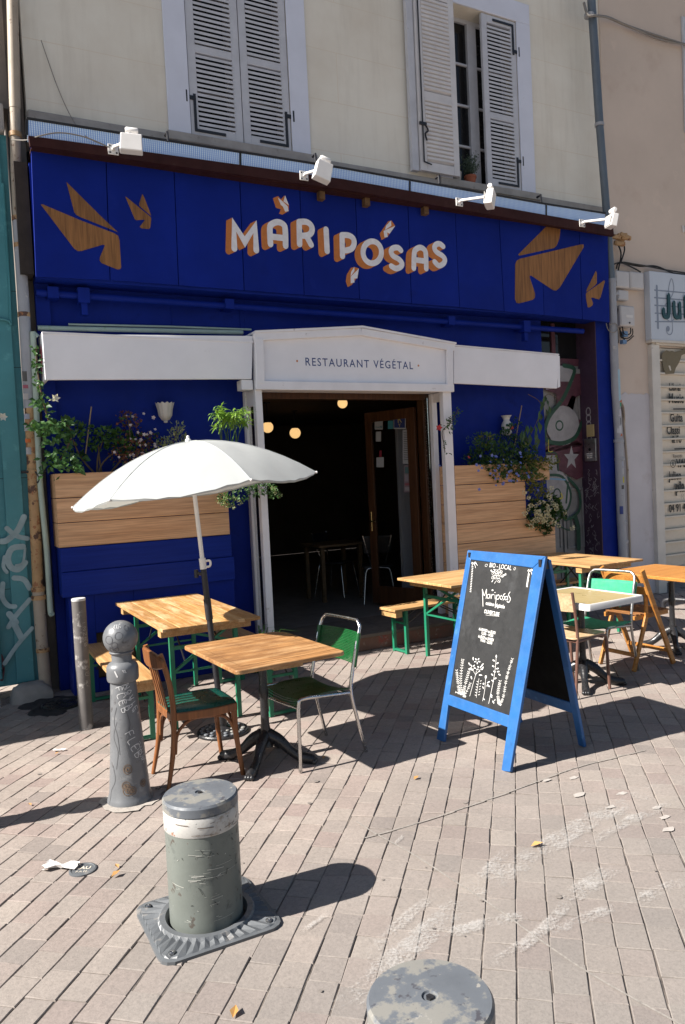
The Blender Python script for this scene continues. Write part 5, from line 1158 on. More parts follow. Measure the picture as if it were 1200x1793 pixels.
# ------------------------------------------------------------------ right neighbour
YR = 7.2
RB = thing('neighbour_building', 'tan rendered building with an overpainted white patch and cream roller shutter at the right edge', 'building', (9, 7.4, 0))
xr0 = x1u + .002; xs0 = P(1147, 780, YR - .02).x; zsh = P(1145, 607, YR - .02).z; XE = 13.0
m_ = MB(); m_.box(xr0, xs0, YR, YR + .4, 0, 11); m_.box(xs0, XE, YR, YR + .4, zsh, 11); m_.build('wall', M['tan_wall'], RB)
zp = P(1120, 690, YR).z
m_ = MB(); pts = [(xpr + .02, 0)]; rng = random.Random(8)
top = [(xpr + .03 + (xs0 - .05 - xpr - .03) * k / 14, zp + rng.uniform(-.02, .025)) for k in range(15)]
m_.poly([V((x, YR - .006, z)) for x, z in [(xpr + .03, .01)] + top + [(xs0 - .05, .01)]], (0, .0055, 0)); m_.build('white_patch', M['patch_white'], RB)
m_ = MB(); m_.tube([P(1087, 700, 7.17), P(1091, 720, 7.16), P(1099, 820, 7.16), P(1104, 980, 7.16)], .016, 8); m_.tube(crom([P(1084, 700, 7.0), P(1092, 712, 7.1), P(1094, 740, 7.16)], 4), .012, 6); m_.build('conduit', M['pipe_beige'], RB, smooth=60)
# roller shutter
zb_ = .06; xf = P(1158, 790, YR - .04).x
m_ = MB(); m_.box(xs0 - .06, xf - .0, YR - .07, YR + .05, .0, zsh + .02); m_.box(xs0 - .02, XE, YR - .05, YR + .2, zsh + .021, zsh + .16); m_.box(xs0 + .03, xs0 + .09, YR - .07, YR - .02, zsh + .022, zsh + .1)
m_.build('shutter_frame', M['roll_frame'], RB, bevel=.006)
m_ = MB(); ys_ = [627, 649, 671, 693, 715, 737, 760, 782, 805, 830, 853, 876, 900, 926, 950, 974]
ptch = (P(1170, 627, YR).z - P(1170, 900, YR).z) / 12
z = zsh - .015; ledges = []
while z - ptch > -.02:
    m_.hexa([(xf, YR + .01, z - ptch + .028), (XE, YR + .01, z - ptch + .028), (XE, YR + .06, z - ptch + .028), (xf, YR + .06, z - ptch + .028)], [(xf, YR - .015, z), (XE, YR - .015, z), (XE, YR + .06, z), (xf, YR + .06, z)])
    m_.box(xf, XE, YR - .045, YR + .06, z - ptch + .001, z - ptch + .027); ledges.append(z - ptch); z -= ptch
rs = m_.build('shutter_slats', M['roll_slat'], RB, bevel=.004)
def on(x, y, d=.022): return P(x, y, YR - d)
def st(s, x0, y, x1, size, mt=M['ink_black'], sx=.72, off=.004):
    a, b = on(x0, y), on(x1, y - (x1 - x0) * .02); text('shutter_text', s, size, mt, RB, a, (1, 0, 0), (0, 0, 1), 'LEFT', sx, off)
st('Librai', 1172, 678, 1200, .145); st('Music', 1171, 698, 1200, .185); st('Guita', 1174, 732, 1200, .16); st('Classi', 1168, 754, 1200, .16); st('& Fo', 1177, 770, 1200, .14); st('Revende', 1179, 799, 1200, .07, sx=.8, off=0); st('VAN', 1185, 812, 1200, .15, sx=.85, off=.007); st('Julien', 1172, 834, 1200, .16, off=.005); st('pia', 1183, 853, 1200, .21, sx=.8, off=.010); st('M', 1193, 871, 1200, .12, off=-.004); st('04 91 4', 1172, 891, 1200, .155, off=.005)
m_ = MB()
for x0, x1, y in ((1180, 1215, 716), (1182, 1215, 786)): a, b = on(x0, y, .047), on(x1, y, .047); b.z = a.z; m_.rib([a, b], NY, .018)
q = on(1179, 812, .048); m_.rib([q + V((math.cos(2 * PI * k / 16) * .05, 0, math.sin(2 * PI * k / 16) * .05)) for k in range(16)], NY, .010, closed=True); m_.rib([q + V((0, -.0004, -.02)), q + V((0, -.0004, .03))], NY, .02)
m_.build('shutter_print', M['ink_black'], RB)
gt = [(1160, 628), (1159, 622), (1162, 616), (1168, 613), (1173, 615), (1177, 614), (1182, 616), (1190, 614), (1215, 606), (1215, 613), (1194, 622), (1192, 629), (1188, 638), (1184, 644), (1181, 654), (1166, 655), (1162, 642)]
m_ = MB(); m_.poly([on(x, y, .0478) for x, y in gt][::-1], (0, .002, 0)); m_.build('guitar_print', M['ink_brown'], RB)
m_ = MB(); m_.poly([on(x, y, .0492) for x, y in ((1171, 640), (1174, 640), (1176, 648), (1174, 649))][::-1], (0, .001, 0)); m_.build('guitar_hole', M['roll_slat'], RB)
# shop sign panel
zsa, zsb = P(1140, 474, YR - .1).z, P(1143, 594, YR - .1).z; xsa = P(1139.5, 535, YR - .1).x
SB = thing('shop_sign', 'pale grey sign panel with a treble clef and big dark teal letters', 'shop sign', (xsa, YR - .1, zsb))
m_ = MB(); m_.box(xsa, XE, YR - .1, YR - .002, zsb, zsa); m_.build('panel', M['sign_grey'], SB, bevel=.005)
m_ = MB(); m_.box(xsa + .001, XE, YR - .11, YR - .002, zsb - .035, zsb - .001); m_.build('shadow_rail', M['roll_frame'], SB, bevel=.003)
so = lambda x, y, d=.002: P(1120 + x * .1004, 460 + y * .1004, YR - .1 - d)
m_ = MB()
for i, ((xa_, ya_), (xb_, yb_)) in enumerate((((265, 475), (1000, 540)), ((265, 607), (1000, 665)), ((270, 740), (1000, 790)), ((275, 878), (1000, 905)), ((280, 1025), (1000, 1030)))): m_.rib([so(xa_, ya_), so(xb_, yb_)], NY, .018)
m_.rib([so(305, 405, .0026), so(328, 1135, .0026)], NY, .036)
m_.build('stave', M['ink_grey'], SB)
m_ = MB(); cl = crom([so(480, 1150, .003), so(478, 1190, .003), so(500, 1240, .003), so(545, 1250, .003), so(580, 1190, .003), so(575, 1050, .003), so(560, 900, .003), so(545, 700, .003), so(515, 520, .003), so(520, 400, .003), so(562, 275, .003), so(597, 380, .003), so(600, 480, .003), so(570, 570, .003), so(500, 680, .003), so(430, 760, .003)], 4); m_.rib(cl, NY, .012)
m_.rib(crom([so(470, 900, .0034), so(480, 980, .0034), so(540, 1020, .0034), so(610, 990, .0034)], 4), NY, .010); m_.sheet([so(500 + 32 * math.cos(k * PI / 6), 1150 + 50 * math.sin(k * PI / 6), .0036) for k in range(12)]); m_.build('treble_clef', M['ink_grey'], SB)
def raised(nm, pts, w):
    m_ = MB(); a = [p for p in crom([so(x, y, .02) for x, y in pts], 4)]
    m_.rib(a, NY, w); k = len(m_.v)
    for i in range(len(a)):
        pass
    m_.tube([p + V((0, .0125, 0)) for p in a], w * .49, 8, flat=.25, up=(0, 1, 0)); return m_.build(nm, M['ink_teal'], SB, smooth=40)
raised('letter', [(515, 560), (520, 880), (490, 945), (440, 920), (425, 810)], .056); raised('letter', [(608, 690), (620, 890), (655, 955), (700, 930), (715, 850)], .054); raised('letter', [(708, 705), (718, 960)], .054); raised('letter', [(808, 590), (818, 960)], .056)
text('house_number', '10', .125, M['lamp_white'], RB, P(1199, 402, YR - .012), (1, 0, 0), (0, 0, 1), 'CENTER', .9, .004, .006)
m_ = MB(); xw = P(1197, 190, YR).x; z0_, z1_ = P(1197, 232, YR).z, P(1197, 147, YR).z; m_.box(xw, XE, YR - .03, YR - .001, z0_, z1_ + .9); wf = m_.build('window_frame', M['shutter'], RB, bevel=.005)
m_ = MB(); m_.box(xw + .05, XE, YR - .034, YR - .031, z0_ + .06, z1_ + .8); m_.build('pane', M['pane'], wf)
# utility boxes and wiring
ub = 'grey utility boxes beside the right downpipe'
def ubox(lab, q, dep, cable=False):
    ps = [P(x, y, YR - dep) for x, y in q]; z0, z1 = (ps[2].z + ps[3].z) / 2, (ps[0].z + ps[1].z) / 2; x0, x1 = (ps[0].x + ps[3].x) / 2, (ps[1].x + ps[2].x) / 2
    t = thing('utility_box', lab, 'utility box', ((x0 + x1) / 2, YR - dep / 2, z0), 0, ub); m_ = MB(); m_.box(x0, x1, YR - dep, YR - .001, z0, z1); m_.build('casing', M['box_grey'], t, bevel=.014, seg=3)
    m_ = MB(); m_.box(x0 + .012, x1 - .012, YR - dep - .006, YR - dep + .02, z0 + .012, z1 - .012); m_.build('cover', M['box_grey'], t, bevel=.005)
    return t
ubox('square grey utility box, the upper one touching the downpipe', [(1078, 474), (1103, 474), (1103, 504), (1079, 503)], .09)
ubox('square grey utility box, the upper one nearest the treble clef sign', [(1104, 475), (1129, 477), (1127, 506), (1104, 505)], .09)
ubox('smallest grey utility box, just below the upper pair', [(1082, 507), (1102, 508), (1101, 526), (1083, 525)], .07)
t = ubox('largest grey utility box, lowest of the four with black wires below', [(1084, 534), (1110, 536), (1114, 572), (1089, 570)], .13)
q = P(1102, 553, YR - .14); m_ = MB(); m_.box(q.x - .05, q.x + .07, YR - .1385, YR - .1365, q.z - .02, q.z + .015); m_.build('cover_label', M['plastic_white'], t)
m_ = MB(); q = P(1103, 565, YR - .14); m_.lathe([(.012, 0), (.012, .006)], 10, M=Matrix.Translation(q) @ Matrix.Rotation(PI / 2, 4, 'X')); m_.build('lock', M['iron'], t)
t = thing('wiring', 'tangle of black wires hanging round the lowest utility box', 'wires', P(1095, 590, YR - .06)); m_ = MB()
for pts in ([(1086, 572), (1088, 590), (1100, 592), (1108, 585), (1108, 575)], [(1090, 572), (1094, 585), (1104, 584), (1105, 574)], [(1083, 540), (1081, 570), (1083, 600)], [(1085, 575), (1096, 597), (1110, 588)]): m_.tube(crom([P(x, y, YR - .06 - RNG.uniform(0, .04)) for x, y in pts], 5), .008, 6)
m_.build('wire', M['cable'], t, smooth=60)
m_ = MB(); q = P(1096, 587, YR - .08); m_.box(q.x - .05, q.x + .02, YR - .1, YR - .05, q.z - .02, q.z + .05); q = P(1093, 598, YR - .08); m_.box(q.x - .04, q.x + .03, YR - .1, YR - .05, q.z - .03, q.z + .02); m_.build('clip', plain('blue_clip', (.12, .22, .38)), t)
m_ = MB()
for pts in ([(1066, 475), (1075, 463), (1090, 459), (1110, 462), (1140, 467), (1170, 473), (1215, 480)], [(1080, 470), (1086, 460), (1120, 466), (1150, 466), (1180, 478), (1215, 481)], [(1090, 460), (1110, 469), (1122, 476)], [(1088, 458), (1094, 438), (1092, 425)], [(1083, 473), (1088, 446), (1084, 430)]): m_.tube(crom([P(x, y, YR - .05 - RNG.uniform(0, .04)) for x, y in pts], 5), .010, 6)
tag(m_.build('overhead_cable', M['cable'], smooth=60), 'bundle of black cables running along the tan wall above the treble clef sign', 'cable')
m_ = MB(); m_.tube(crom([P(1023, 5, 7.05), P(1030, 26, 6.93), P(1043, 27, 6.93), P(1065, 30, 7.12), P(1100, 45, 7.15), P(1150, 62, 7.15), P(1215, 82, 7.15)], 6), .016, 7); m_.tube(crom([P(1043, 26, 6.94), P(1075, 34, 7.13), P(1120, 54, 7.13), P(1160, 70, 7.13), P(1215, 80, 7.13)], 6), .012, 6)
tag(m_.build('overhead_cable', M['cable_grey'], smooth=60), 'knotted grey cable sloping across the tan wall at the top right corner', 'cable')
m_ = MB(); q = P(1083, 421, 7.1)
for k in range(7): o_ = V((RNG.uniform(-.09, .09), RNG.uniform(-.08, .02), RNG.uniform(-.07, .05))); m_.bar(q + o_ + V((-.06, 0, .02)), q + o_ + V((.07, -.03, RNG.uniform(-.04, .03))), .04, .05)
tag(m_.build('rusty_bracket', M['pipe_rust'], bevel=.006), 'rusty clump of old brackets on the wall just below the rightmost floodlight', 'bracket')
m_ = MB(); m_.tube(crom([P(20, 244, 7.0), P(45, 245, 6.9), P(68, 238, 6.78), P(105, 232, 6.77), P(150, 240, 6.77), P(192, 258, 6.77)], 5), .006, 5); m_.tube(crom([P(72, 70, 7.19), P(100, 150, 7.19), P(125, 205, 7.15), P(150, 238, 6.85), P(188, 256, 6.78)], 5), .004, 5)
tag(m_.build('overhead_cable', M['cable_grey'], smooth=60), 'thin wire drooping along the eave to the leftmost floodlight', 'cable')
m_ = MB(); m_.tube(crom([P(1062, 566, 6.94), P(1066, 578, 6.92), P(1076, 582, 6.92), P(1082, 575, 6.93), P(1078, 566, 6.93), P(1068, 568, 6.92)], 5), .006, 5)
tag(m_.build('coiled_cable', M['cable_grey'], smooth=60), 'loop of thin grey cable wound round the downpipe under the corner of the blue sign', 'cable')
# ------------------------------------------------------------------ street furniture
def wrap_marks(par, mat, items, rad, cx, cy, name='scribble'):
    # hand-written marks laid on a round body: items = (polyline in (angle, z), width)
    m_ = MB()
    for i, (pl, w) in enumerate(items):
        pts = crom([V((a, z, 0)) for a, z in pl], 4); e = .0012 + (i % 9) * .00012
        W = [V((cx + math.cos(p.x) * (rad(p.y) + e), cy + math.sin(p.x) * (rad(p.y) + e), p.y)) for p in pts]
        vs = []; fs = []
        for k, p in enumerate(W):
            t = (W[min(k + 1, len(W) - 1)] - W[max(k - 1, 0)]).normalized(); n = V((p.x - cx, p.y - cy, 0)).normalized(); s_ = n.cross(t) * w / 2; vs += [p + s_, p - s_]
        for k in range(len(W) - 1): fs.append((2 * k, 2 * k + 1, 2 * k + 3, 2 * k + 2))
        m_.add(vs, fs)
    return m_.build(name, mat, par)
BALLP = [(.128, 0), (.128, .012), (.120, .028), (.113, .05), (.104, .16), (.094, .30), (.082, .48), (.072, .66), (.070, .678), (.084, .684), (.088, .695), (.088, .755), (.083, .772), (.070, .785), (.058, .792), (.056, .80), (.056, .832), (.064, .838), (.068, .846), (.062, .852)]
def ball_bollard(loc, lab):
    t = thing('ball_bollard', lab, 'bollard', loc, 0, 'grey iron ball-topped bollards')
    m_ = MB(); m_.lathe(BALLP, 40); m_.build('body', M['boll_grey'], t, smooth=35, local=True)
    m_ = MB(); m_.ball((0, 0, .925), .0965, 36, 22); m_.build('ball', M['boll_grey'], t, smooth=70, local=True); return t
bb = V((.862, 4.385, 0))
t = ball_bollard(bb, 'grey ball-topped iron bollard covered in white scribbles beside the bistro chair')
def brad(z):
    for (r0, z0), (r1, z1) in zip(BALLP[:-1], BALLP[1:]):
        if z0 <= z <= z1 and z1 > z0: return r0 + (r1 - r0) * (z - z0) / (z1 - z0)
    return .1
va = math.atan2(-bb.y, -bb.x)
# letters written downwards along a slanting line
FONT = {'F': [[(0, 0), (0, 1), (.6, 1)], [(0, .55), (.5, .55)]], 'L': [[(0, 1), (0, 0), (.6, 0)]], 'E': [[(.6, 1), (0, 1), (0, 0), (.6, 0)], [(0, .5), (.5, .5)]], 'B': [[(0, 0), (0, 1), (.5, .9), (.45, .6), (0, .5), (.6, .35), (.5, .05), (0, 0)]], 'A': [[(0, 0), (.35, 1), (.7, 0)], [(.15, .4), (.55, .4)]], 'Z': [[(0, 1), (.6, 1), (0, 0), (.6, 0)]], 'N': [[(0, 0), (0, 1), (.6, 0), (.6, 1)]], 'O': [[(.3, 1), (0, .5), (.3, 0), (.6, .5), (.3, 1)]], 'V': [[(0, 1), (.3, 0), (.6, 1)]], 'I': [[(.2, 0), (.2, 1)]], 'U': [[(0, 1), (.05, .1), (.5, .1), (.6, 1)]], '"': [[(.1, .5), (.1, 1)], [(.3, .5), (.3, 1)]], 'X': [[(0, 0), (.6, 1)], [(0, 1), (.6, 0)]], '8': [[(.3, .5), (.1, .75), (.3, 1), (.5, .75), (.3, .5), (0, .25), (.3, 0), (.6, .25), (.3, .5)]]}
def write(s, a0, z0, da, dz, hgt, w, out):
    # baseline runs along (da, dz) in (metres round, z); glyph "up" is its left normal
    l = math.hypot(da, dz); ex = (da / l, dz / l); ey = (-ex[1], ex[0]); x = 0
    for ch in s:
        for st_ in FONT.get(ch, []):
            pl = []
            for gx, gy in st_:
                u = (x + gx * .9) * hgt; v = gy * hgt; pl.append((a0 + (ex[0] * u + ey[0] * v) / .09, z0 + ex[1] * u + ey[1] * v))
            out.append((pl, w * .72))
        x += .95
it = []
write('FLEB', va - .62, .655, .28, -1, .042, .0055, it); write('FAZA"', va - .28, .662, .32, -1, .040, .005, it); write('NOVIE"', va - .0, .665, .36, -1, .038, .005, it); write('FLEB"', va - .10, .40, .35, -1, .045, .0055, it); write('ZNUX', va + .42, .33, .4, -1, .036, .0035, it)
it += [([(va - .75, .775), (va - .45, .768)], .006), ([(va - .5, .755), (va - .33, .72)], .008), ([(va - .0, .757), (va + .1, .742)], .006), ([(va + .12, .757), (va + .2, .74)], .006)]
wrap_marks(t, M['graf_white'], it, brad, bb.x, bb.y)
it = []
for k in range(4):
    a0, z0 = va + RNG.uniform(-1.1, .2), RNG.uniform(.2, .6); it.append(([(a0, z0), (a0 + RNG.uniform(-.3, .3), z0 - .08), (a0 + RNG.uniform(-.3, .4), z0 - .16), (a0 + RNG.uniform(-.2, .4), z0 - .26)], .004))
wrap_marks(t, paint('faint_grey_marker', (.085, .087, .092), .6, .1, 20, bmp=0), it, brad, bb.x, bb.y, 'faint_scribble')
brl = lambda z: math.sqrt(max(1e-5, .0965 ** 2 - (z - .925) ** 2))
it = []
for a0, z0, r in ((-.72, .93, .022), (-.38, .90, .018), (-.1, .95, .02), (.45, .985, .014), (-.7, .875, .014), (-.3, .875, .013)): it.append(([(va + a0 + r * math.cos(q) / .09, z0 + r * math.sin(q)) for q in [k * .63 for k in range(11)]], .003))
wrap_marks(t, M['graf_grey'], it, brl, bb.x, bb.y, 'ball_scribble')
it = []; write('8XB', va - .55, .985, 1, .05, .022, .004, it); wrap_marks(t, M['graf_white'], it, brl, bb.x, bb.y, 'ball_scribble')
m_ = MB()
for a0, z0, r in ((-.05, .205, .026), (-.18, .115, .024), (-.10, .090, .028), (.12, .085, .022), (.75, .11, .02)):
    for rr, w in ((r, .005), (r * .45, .010)):
        pl = [V((va + a0 + rr * .9 * math.cos(k * PI / 8) / .105, z0 + rr * math.sin(k * PI / 8), 0)) for k in range(17)]
        W = [V((bb.x + math.cos(p.x) * (brad(p.y) + .0014), bb.y + math.sin(p.x) * (brad(p.y) + .0014), p.y)) for p in pl]; vs = []
        for k, p in enumerate(W):
            tt = (W[(k + 1) % 16] - W[k - 1 if k else 15]).normalized(); n_ = V((p.x - bb.x, p.y - bb.y, 0)).normalized(); s_ = n_.cross(tt) * w / 2; vs += [p + s_, p - s_]
        m_.add(vs, [(2 * k, 2 * k + 1, 2 * k + 3, 2 * k + 2) for k in range(16)])
m_.build('rust_ring', M['stain'], t)
m_ = MB(); rng = random.Random(2); m_.sheet([bb + V(((.17 + rng.uniform(-.025, .03)) * math.cos(k * PI / 14), (.165 + rng.uniform(-.02, .03)) * math.sin(k * PI / 14), .0036)) for k in range(28)]); m_.build('mortar_collar', paint('mortar', (.30, .27, .24), .95, .2, 20, bmp=.6, bscale=60), t)
ball_bollard(V((-.46, 4.52, 0)), 'grey ball-topped iron bollard standing beyond the left edge, casting its shadow in')
t = thing('tube_post', 'thin flaking grey tube post in front of the blue planter plinth', 'bollard', V((.873, 5.9, 0)))
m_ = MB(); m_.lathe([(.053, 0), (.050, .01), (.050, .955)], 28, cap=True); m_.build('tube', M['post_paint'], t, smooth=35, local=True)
m_ = MB(); m_.lathe([(.0505, .955), (.051, .962), (.049, .972)], 28); m_.build('cap', M['graf_white'], t, smooth=35, local=True)
it = []; va2 = math.atan2(-5.9, -.873); write('INZEB', va2 + .35, .80, .05, -1, .042, .004, it); write('8OU', va2 + .3, .52, .02, -1, .05, .004, it)
wrap_marks(t, paint('pale_grey_marker', (.34, .32, .31), .7, .1, 20, bmp=0), it, lambda z: .050, .873, 5.9)
def ret_bollard(loc, lab, plate=True):
    t = thing('retractable_bollard', lab, 'bollard', loc, 0, 'round retractable bollards')
    r = .147
    m_ = MB(); m_.lathe([(r, -.05), (r, .395)], 48); m_.build('cylinder', M['boll_green'], t, smooth=35, local=True)
    m_ = MB(); m_.lathe([(r + .001, .396), (r + .003, .400), (r + .003, .468), (r + .001, .472)], 48); m_.build('reflective_band', M['boll_white'], t, smooth=35, local=True)
    m_ = MB(); m_.lathe([(r - .002, .473), (r + .004, .476), (r + .004, .508), (r - .002, .517), (.02, .521), (.018, .516), (.006, .515)], 48); m_.build('cap', M['boll_cap'], t, smooth=30, local=True)
    m_ = MB(); m_.lathe([(.010, .5155), (.010, .5205), (.004, .519)], 6); m_.build('bolt', M['cast'], t, local=True)
    if plate:
        m_ = MB(); R0 = r + .018; hx, hy = .245, .235; n = 72
        def edge(a):
            c, s = math.cos(a), math.sin(a); k = min(hx / max(abs(c), 1e-6), hy / max(abs(s), 1e-6)); q = V((c * k, s * k, 0))
            e = .06; ax_, ay_ = abs(q.x) - (hx - e), abs(q.y) - (hy - e)
            if ax_ > 0 and ay_ > 0:
                d_ = V((ax_, ay_, 0)); 
                if d_.length > e: d_ = d_.normalized() * e; q = V((math.copysign(hx - e + d_.x, q.x), math.copysign(hy - e + d_.y, q.y), 0))
            return q
        vs = []; fs = []
        for k in range(n):
            a = 2 * PI * k / n; c = V((math.cos(a), math.sin(a), 0)); q = edge(a); rid = (.010 if k % 2 == 0 else 0)
            vs += [c * (R0 - .012) + V((0, 0, .004)), c * R0 + V((0, 0, .030)), c * (R0 + .022) + V((0, 0, .030)), c * (R0 + .03) + V((0, 0, .014 + rid)), q * .93 + V((0, 0, .012 + rid * .7)), q * .95 + V((0, 0, .013)), q + V((0, 0, .010)), q + V((0, 0, -.012))]
        for k in range(n):
            for j in range(7): a, b = k * 8 + j, ((k + 1) % n) * 8 + j; fs.append((a, b, b + 1, a + 1))
        m_.add(vs, fs); p = m_.build('base_plate', M['plate'], t, local=True)
        m_ = MB()
        for sx in (-1, 1):
            for sy in (-1, 1): m_.lathe([(.013, .014), (.013, .022), (.007, .025), (.006, .021)], 10, (sx * .195, sy * .185, 0))
        m_.build('plate_bolt', M['steel_wear'], p, smooth=30, local=True)
        m_ = MB(); m_.lathe([(r + .012, .003), (r + .001, .003)], 40, cap=False); m_.build('gap_seal', M['dark'], t, local=True)
    return t
t = rb_ = ret_bollard(V((.862, 2.985, 0)), 'olive grey retractable bollard with a scuffed white band and ribbed square base plate'); t.rotation_euler = (0, 0, math.radians(0))
ret_bollard(V((.955, 1.487, 0)), 'nearest retractable bollard, only its scuffed grey cap showing at the bottom edge')
rng = random.Random(31); bx_, by_ = .862, 2.985; vb = math.atan2(-by_, -bx_)
def scr(n, w, lo, hi, sp, ver):
    it = []
    for _ in range(n):
        a0, z0 = vb + rng.gauss(sp, .5), rng.uniform(lo, hi); l = abs(rng.gauss(0, .035)) + .006
        it.append(([(a0, z0), (a0 + (l * .25 if ver else l) / .147, z0 + (rng.uniform(-.6, .6) * l if ver else rng.gauss(0, .004)))], w * rng.uniform(.5, 1.4)))
    return it
wrap_marks(rb_, plain('bare_scratch', (.34, .34, .31), .6), scr(26, .0016, .03, .385, 0, False) + scr(6, .003, .2, .39, -.2, False), lambda z: .147, bx_, by_, 'scrape')
wrap_marks(rb_, plain('black_scuff', (.03, .032, .03), .6), scr(26, .003, .12, .385, .8, True) + scr(8, .002, .05, .36, .3, True), lambda z: .1472, bx_, by_, 'scuff')
wrap_marks(rb_, plain('brown_scuff', (.13, .10, .08), .6), scr(7, .003, .405, .46, .1, False), lambda z: .1505, bx_, by_, 'band_scuff')
# small things on the ground
t = thing('water_cover', 'small round iron cover lettered EAU set in the paving', 'manhole cover', G(145, 1524)); g0 = G(145, 1524)
m_ = MB(); m_.lathe([(.062, -.006), (.062, .006), (.054, .008), (.052, .004), (.001, .004)], 26, g0); m_.build('lid', M['plate'], t, smooth=30)
ex = CR.copy(); ex.z = 0; ey = V((-ex.y, ex.x, 0))
text('lettering', 'EAU', .036, M['roll_slat'], t, g0 + V((0, 0, .0052)) + ey * .012, ex, ey, off=.0008); text('lettering', 'P.A.M', .022, M['roll_slat'], t, g0 + V((0, 0, .0052)) - ey * .022, ex, ey)
m_ = MB(); g0 = G(108, 1521); rng = random.Random(3)
def crumple(m_, g0, sx, sy, rot, h):
    n = 9; vs = []
    for i in range(n):
        for j in range(n):
            u, v = (i / (n - 1) - .5), (j / (n - 1) - .5); q = V((u * sx * (1 + rng.uniform(-.15, .15)), v * sy * (1 + .5 * math.sin(i * 1.3)) * (1 + rng.uniform(-.2, .2)), .006 + rng.random() * h)); q.rotate(Quaternion((0, 0, 1), rot)); vs.append(g0 + q)
    m_.add(vs, [(i * n + j, i * n + j + 1, (i + 1) * n + j + 1, (i + 1) * n + j) for i in range(n - 1) for j in range(n - 1)])
crumple(m_, g0, .17, .05, -.5, .02); o = m_.build('paper_tissue', M['plastic_white'], smooth=25); tag(o, 'crumpled white tissue lying beside the small round iron cover', 'tissue')
m_ = MB(); g0 = G(104, 1315); crumple(m_, g0, .09, .02, -.5, .008); tag(m_.build('paper_scrap', M['plastic_white'], smooth=25), 'small white paper scrap on the paving left of the ball bollard', 'litter')
def dleaf(x, y, s, rz, lab):
    g0 = G(x, y); m_ = MB(); d = V((math.cos(rz), math.sin(rz), .12)); leaf(m_, g0 + V((0, 0, .006)), d, V((0, 0, 1)), s, s * .6, 0, .3, -.1); tag(m_.build('fallen_leaf', M['lf_dead'], smooth=30), lab, 'leaf', 'dry leaves on the paving')
for a in ((195, 1538, .05, .4, 'dry leaf with curled edge nearest the small round iron cover'), (208, 1522, .035, 1.8, 'small dry leaf right of the iron cover, farther from the camera'), (930, 1484, .06, -.4, 'pale dry leaf alone on the paving in front of the chalkboard sign'), (408, 1786, .05, 1.0, 'dry leaf at the bottom edge left of the nearest bollard'), (96, 1322, .03, .2, 'tiny dry leaf beside the paper scrap'), (725, 1367, .045, .3, 'brown flattened leaf left of the chalkboard sign foot'), (566, 1331, .035, .8, 'tiny yellow leaf under the green corded chair'), (55, 1412, .03, 2, 'tiny dry leaf in the shadow at the left edge')): dleaf(*a)

# ------------------------------------------------------------------ parasol
pb = V((1.69, 5.19, 0)); ap = V((1.575, 5.247, 2.08)); ln = ap - pb
T = thing('parasol', 'white six panel parasol tilted slightly over the left tables', 'parasol', pb)
m_ = MB(); m_.lathe([(.185, 0), (.185, .012), (.178, .02), (.165, .014), (.06, .03), (.034, .05), (.032, .17), (.026, .175)], 40, pb); m_.build('base', M['cast'], T, smooth=30)
m_ = MB()
for ring, r, n, s in ((0, .145, 18, .019), (1, .105, 13, .017), (2, .07, 9, .014)):
    for k in range(n): a = 2 * PI * (k + ring * .5) / n; m_.ball(pb + V((r * math.cos(a), r * math.sin(a), .020 + ring * .004)), s, 8, 5, sz=.45)
m_.build('base_relief', M['boll_cap'], T, smooth=60)
m_ = MB(); j1 = pb + ln * (1.195 / 2.08); m_.tube([pb + V((0, 0, .02)), j1], .021, 14); m_.tube([pb + ln * .39, pb + ln * .46], .026, 14); m_.build('lower_pole', M['iron'], T, smooth=50)
m_ = MB(); m_.tube([j1 - ln * .03, pb + ln * .985], .0155, 14); m_.build('upper_pole', M['lamp_white'], T, smooth=50)
m_ = MB(); m_.tube([j1 - ln * .012, j1 + ln * .025], .024, 12); q = j1 + ln * .012; m_.tube(crom([q, q + V((.045, -.02, .008)), q + V((.045, -.02, -.03)), q + V((.012, -.01, -.035))], 4), .008, 6); m_.build('pole_joint', M['lamp_white'], T, smooth=50)
m_ = MB(); q = j1 - ln * .03; m_.tube([q, q + V((-.05, .02, .012))], .012, 8); m_.tube([q + V((-.05, .02, -.02)), q + V((-.05, .02, .035))], .016, 8); m_.build('clamp_knob', M['iron'], T, smooth=50)
axis = (V((-.085, .045, 1))).normalized(); e1 = V((.8837, -.468, 0)); e1 = (e1 - axis * e1.dot(axis)).normalized(); e2 = -axis.cross(e1); e2 = e2 if e2.y < 0 else -e2
RC, HC = .850, .335
phis = [math.radians(a) for a in (-86, -26, 34, 94, 154, 214)]
def cp(phi, t, mid, off=0):
    r = RC * t * (1 - .055 * mid * t); z = HC * (1 - t ** 1.95) - .038 * mid * t ** 3 - .012 * mid * math.sin(PI * t) - HC
    return ap + axis * (z - .012 + off) + e1 * (math.sin(phi) * r) + e2 * (math.cos(phi) * r)
m_ = MB(); n = 14; R9 = random.Random(5)
for p0 in range(6):
    a, b = phis[p0], phis[(p0 + 1) % 6] + (2 * PI if p0 == 5 else 0)
    vs = []; k2 = 12
    for i in range(n + 1):
        t_ = .02 + .98 * i / n
        for j in range(k2 + 1):
            u = j / k2; mid = math.sin(PI * u); w = .0045 * math.sin(u * 31 + p0) * max(0, t_ - .75) * 4 + .003 * math.sin(t_ * 17 + u * 9 + p0 * 2) * mid; vs.append(cp(a + (b - a) * u, t_, mid, w))
    for j in range(k2 + 1):          # hem turned down
        u = j / k2; mid = math.sin(PI * u); q = cp(a + (b - a) * u, 1.0, mid); vs.append(q - axis * (.010 + .002 * math.sin(u * 29)) - (q - ap).cross(axis).cross(axis).normalized() * -.004)
    W_ = k2 + 1
    m_.add(vs, [(i * W_ + j, i * W_ + j + 1, (i + 1) * W_ + j + 1, (i + 1) * W_ + j) for i in range(n + 1) for j in range(k2)])
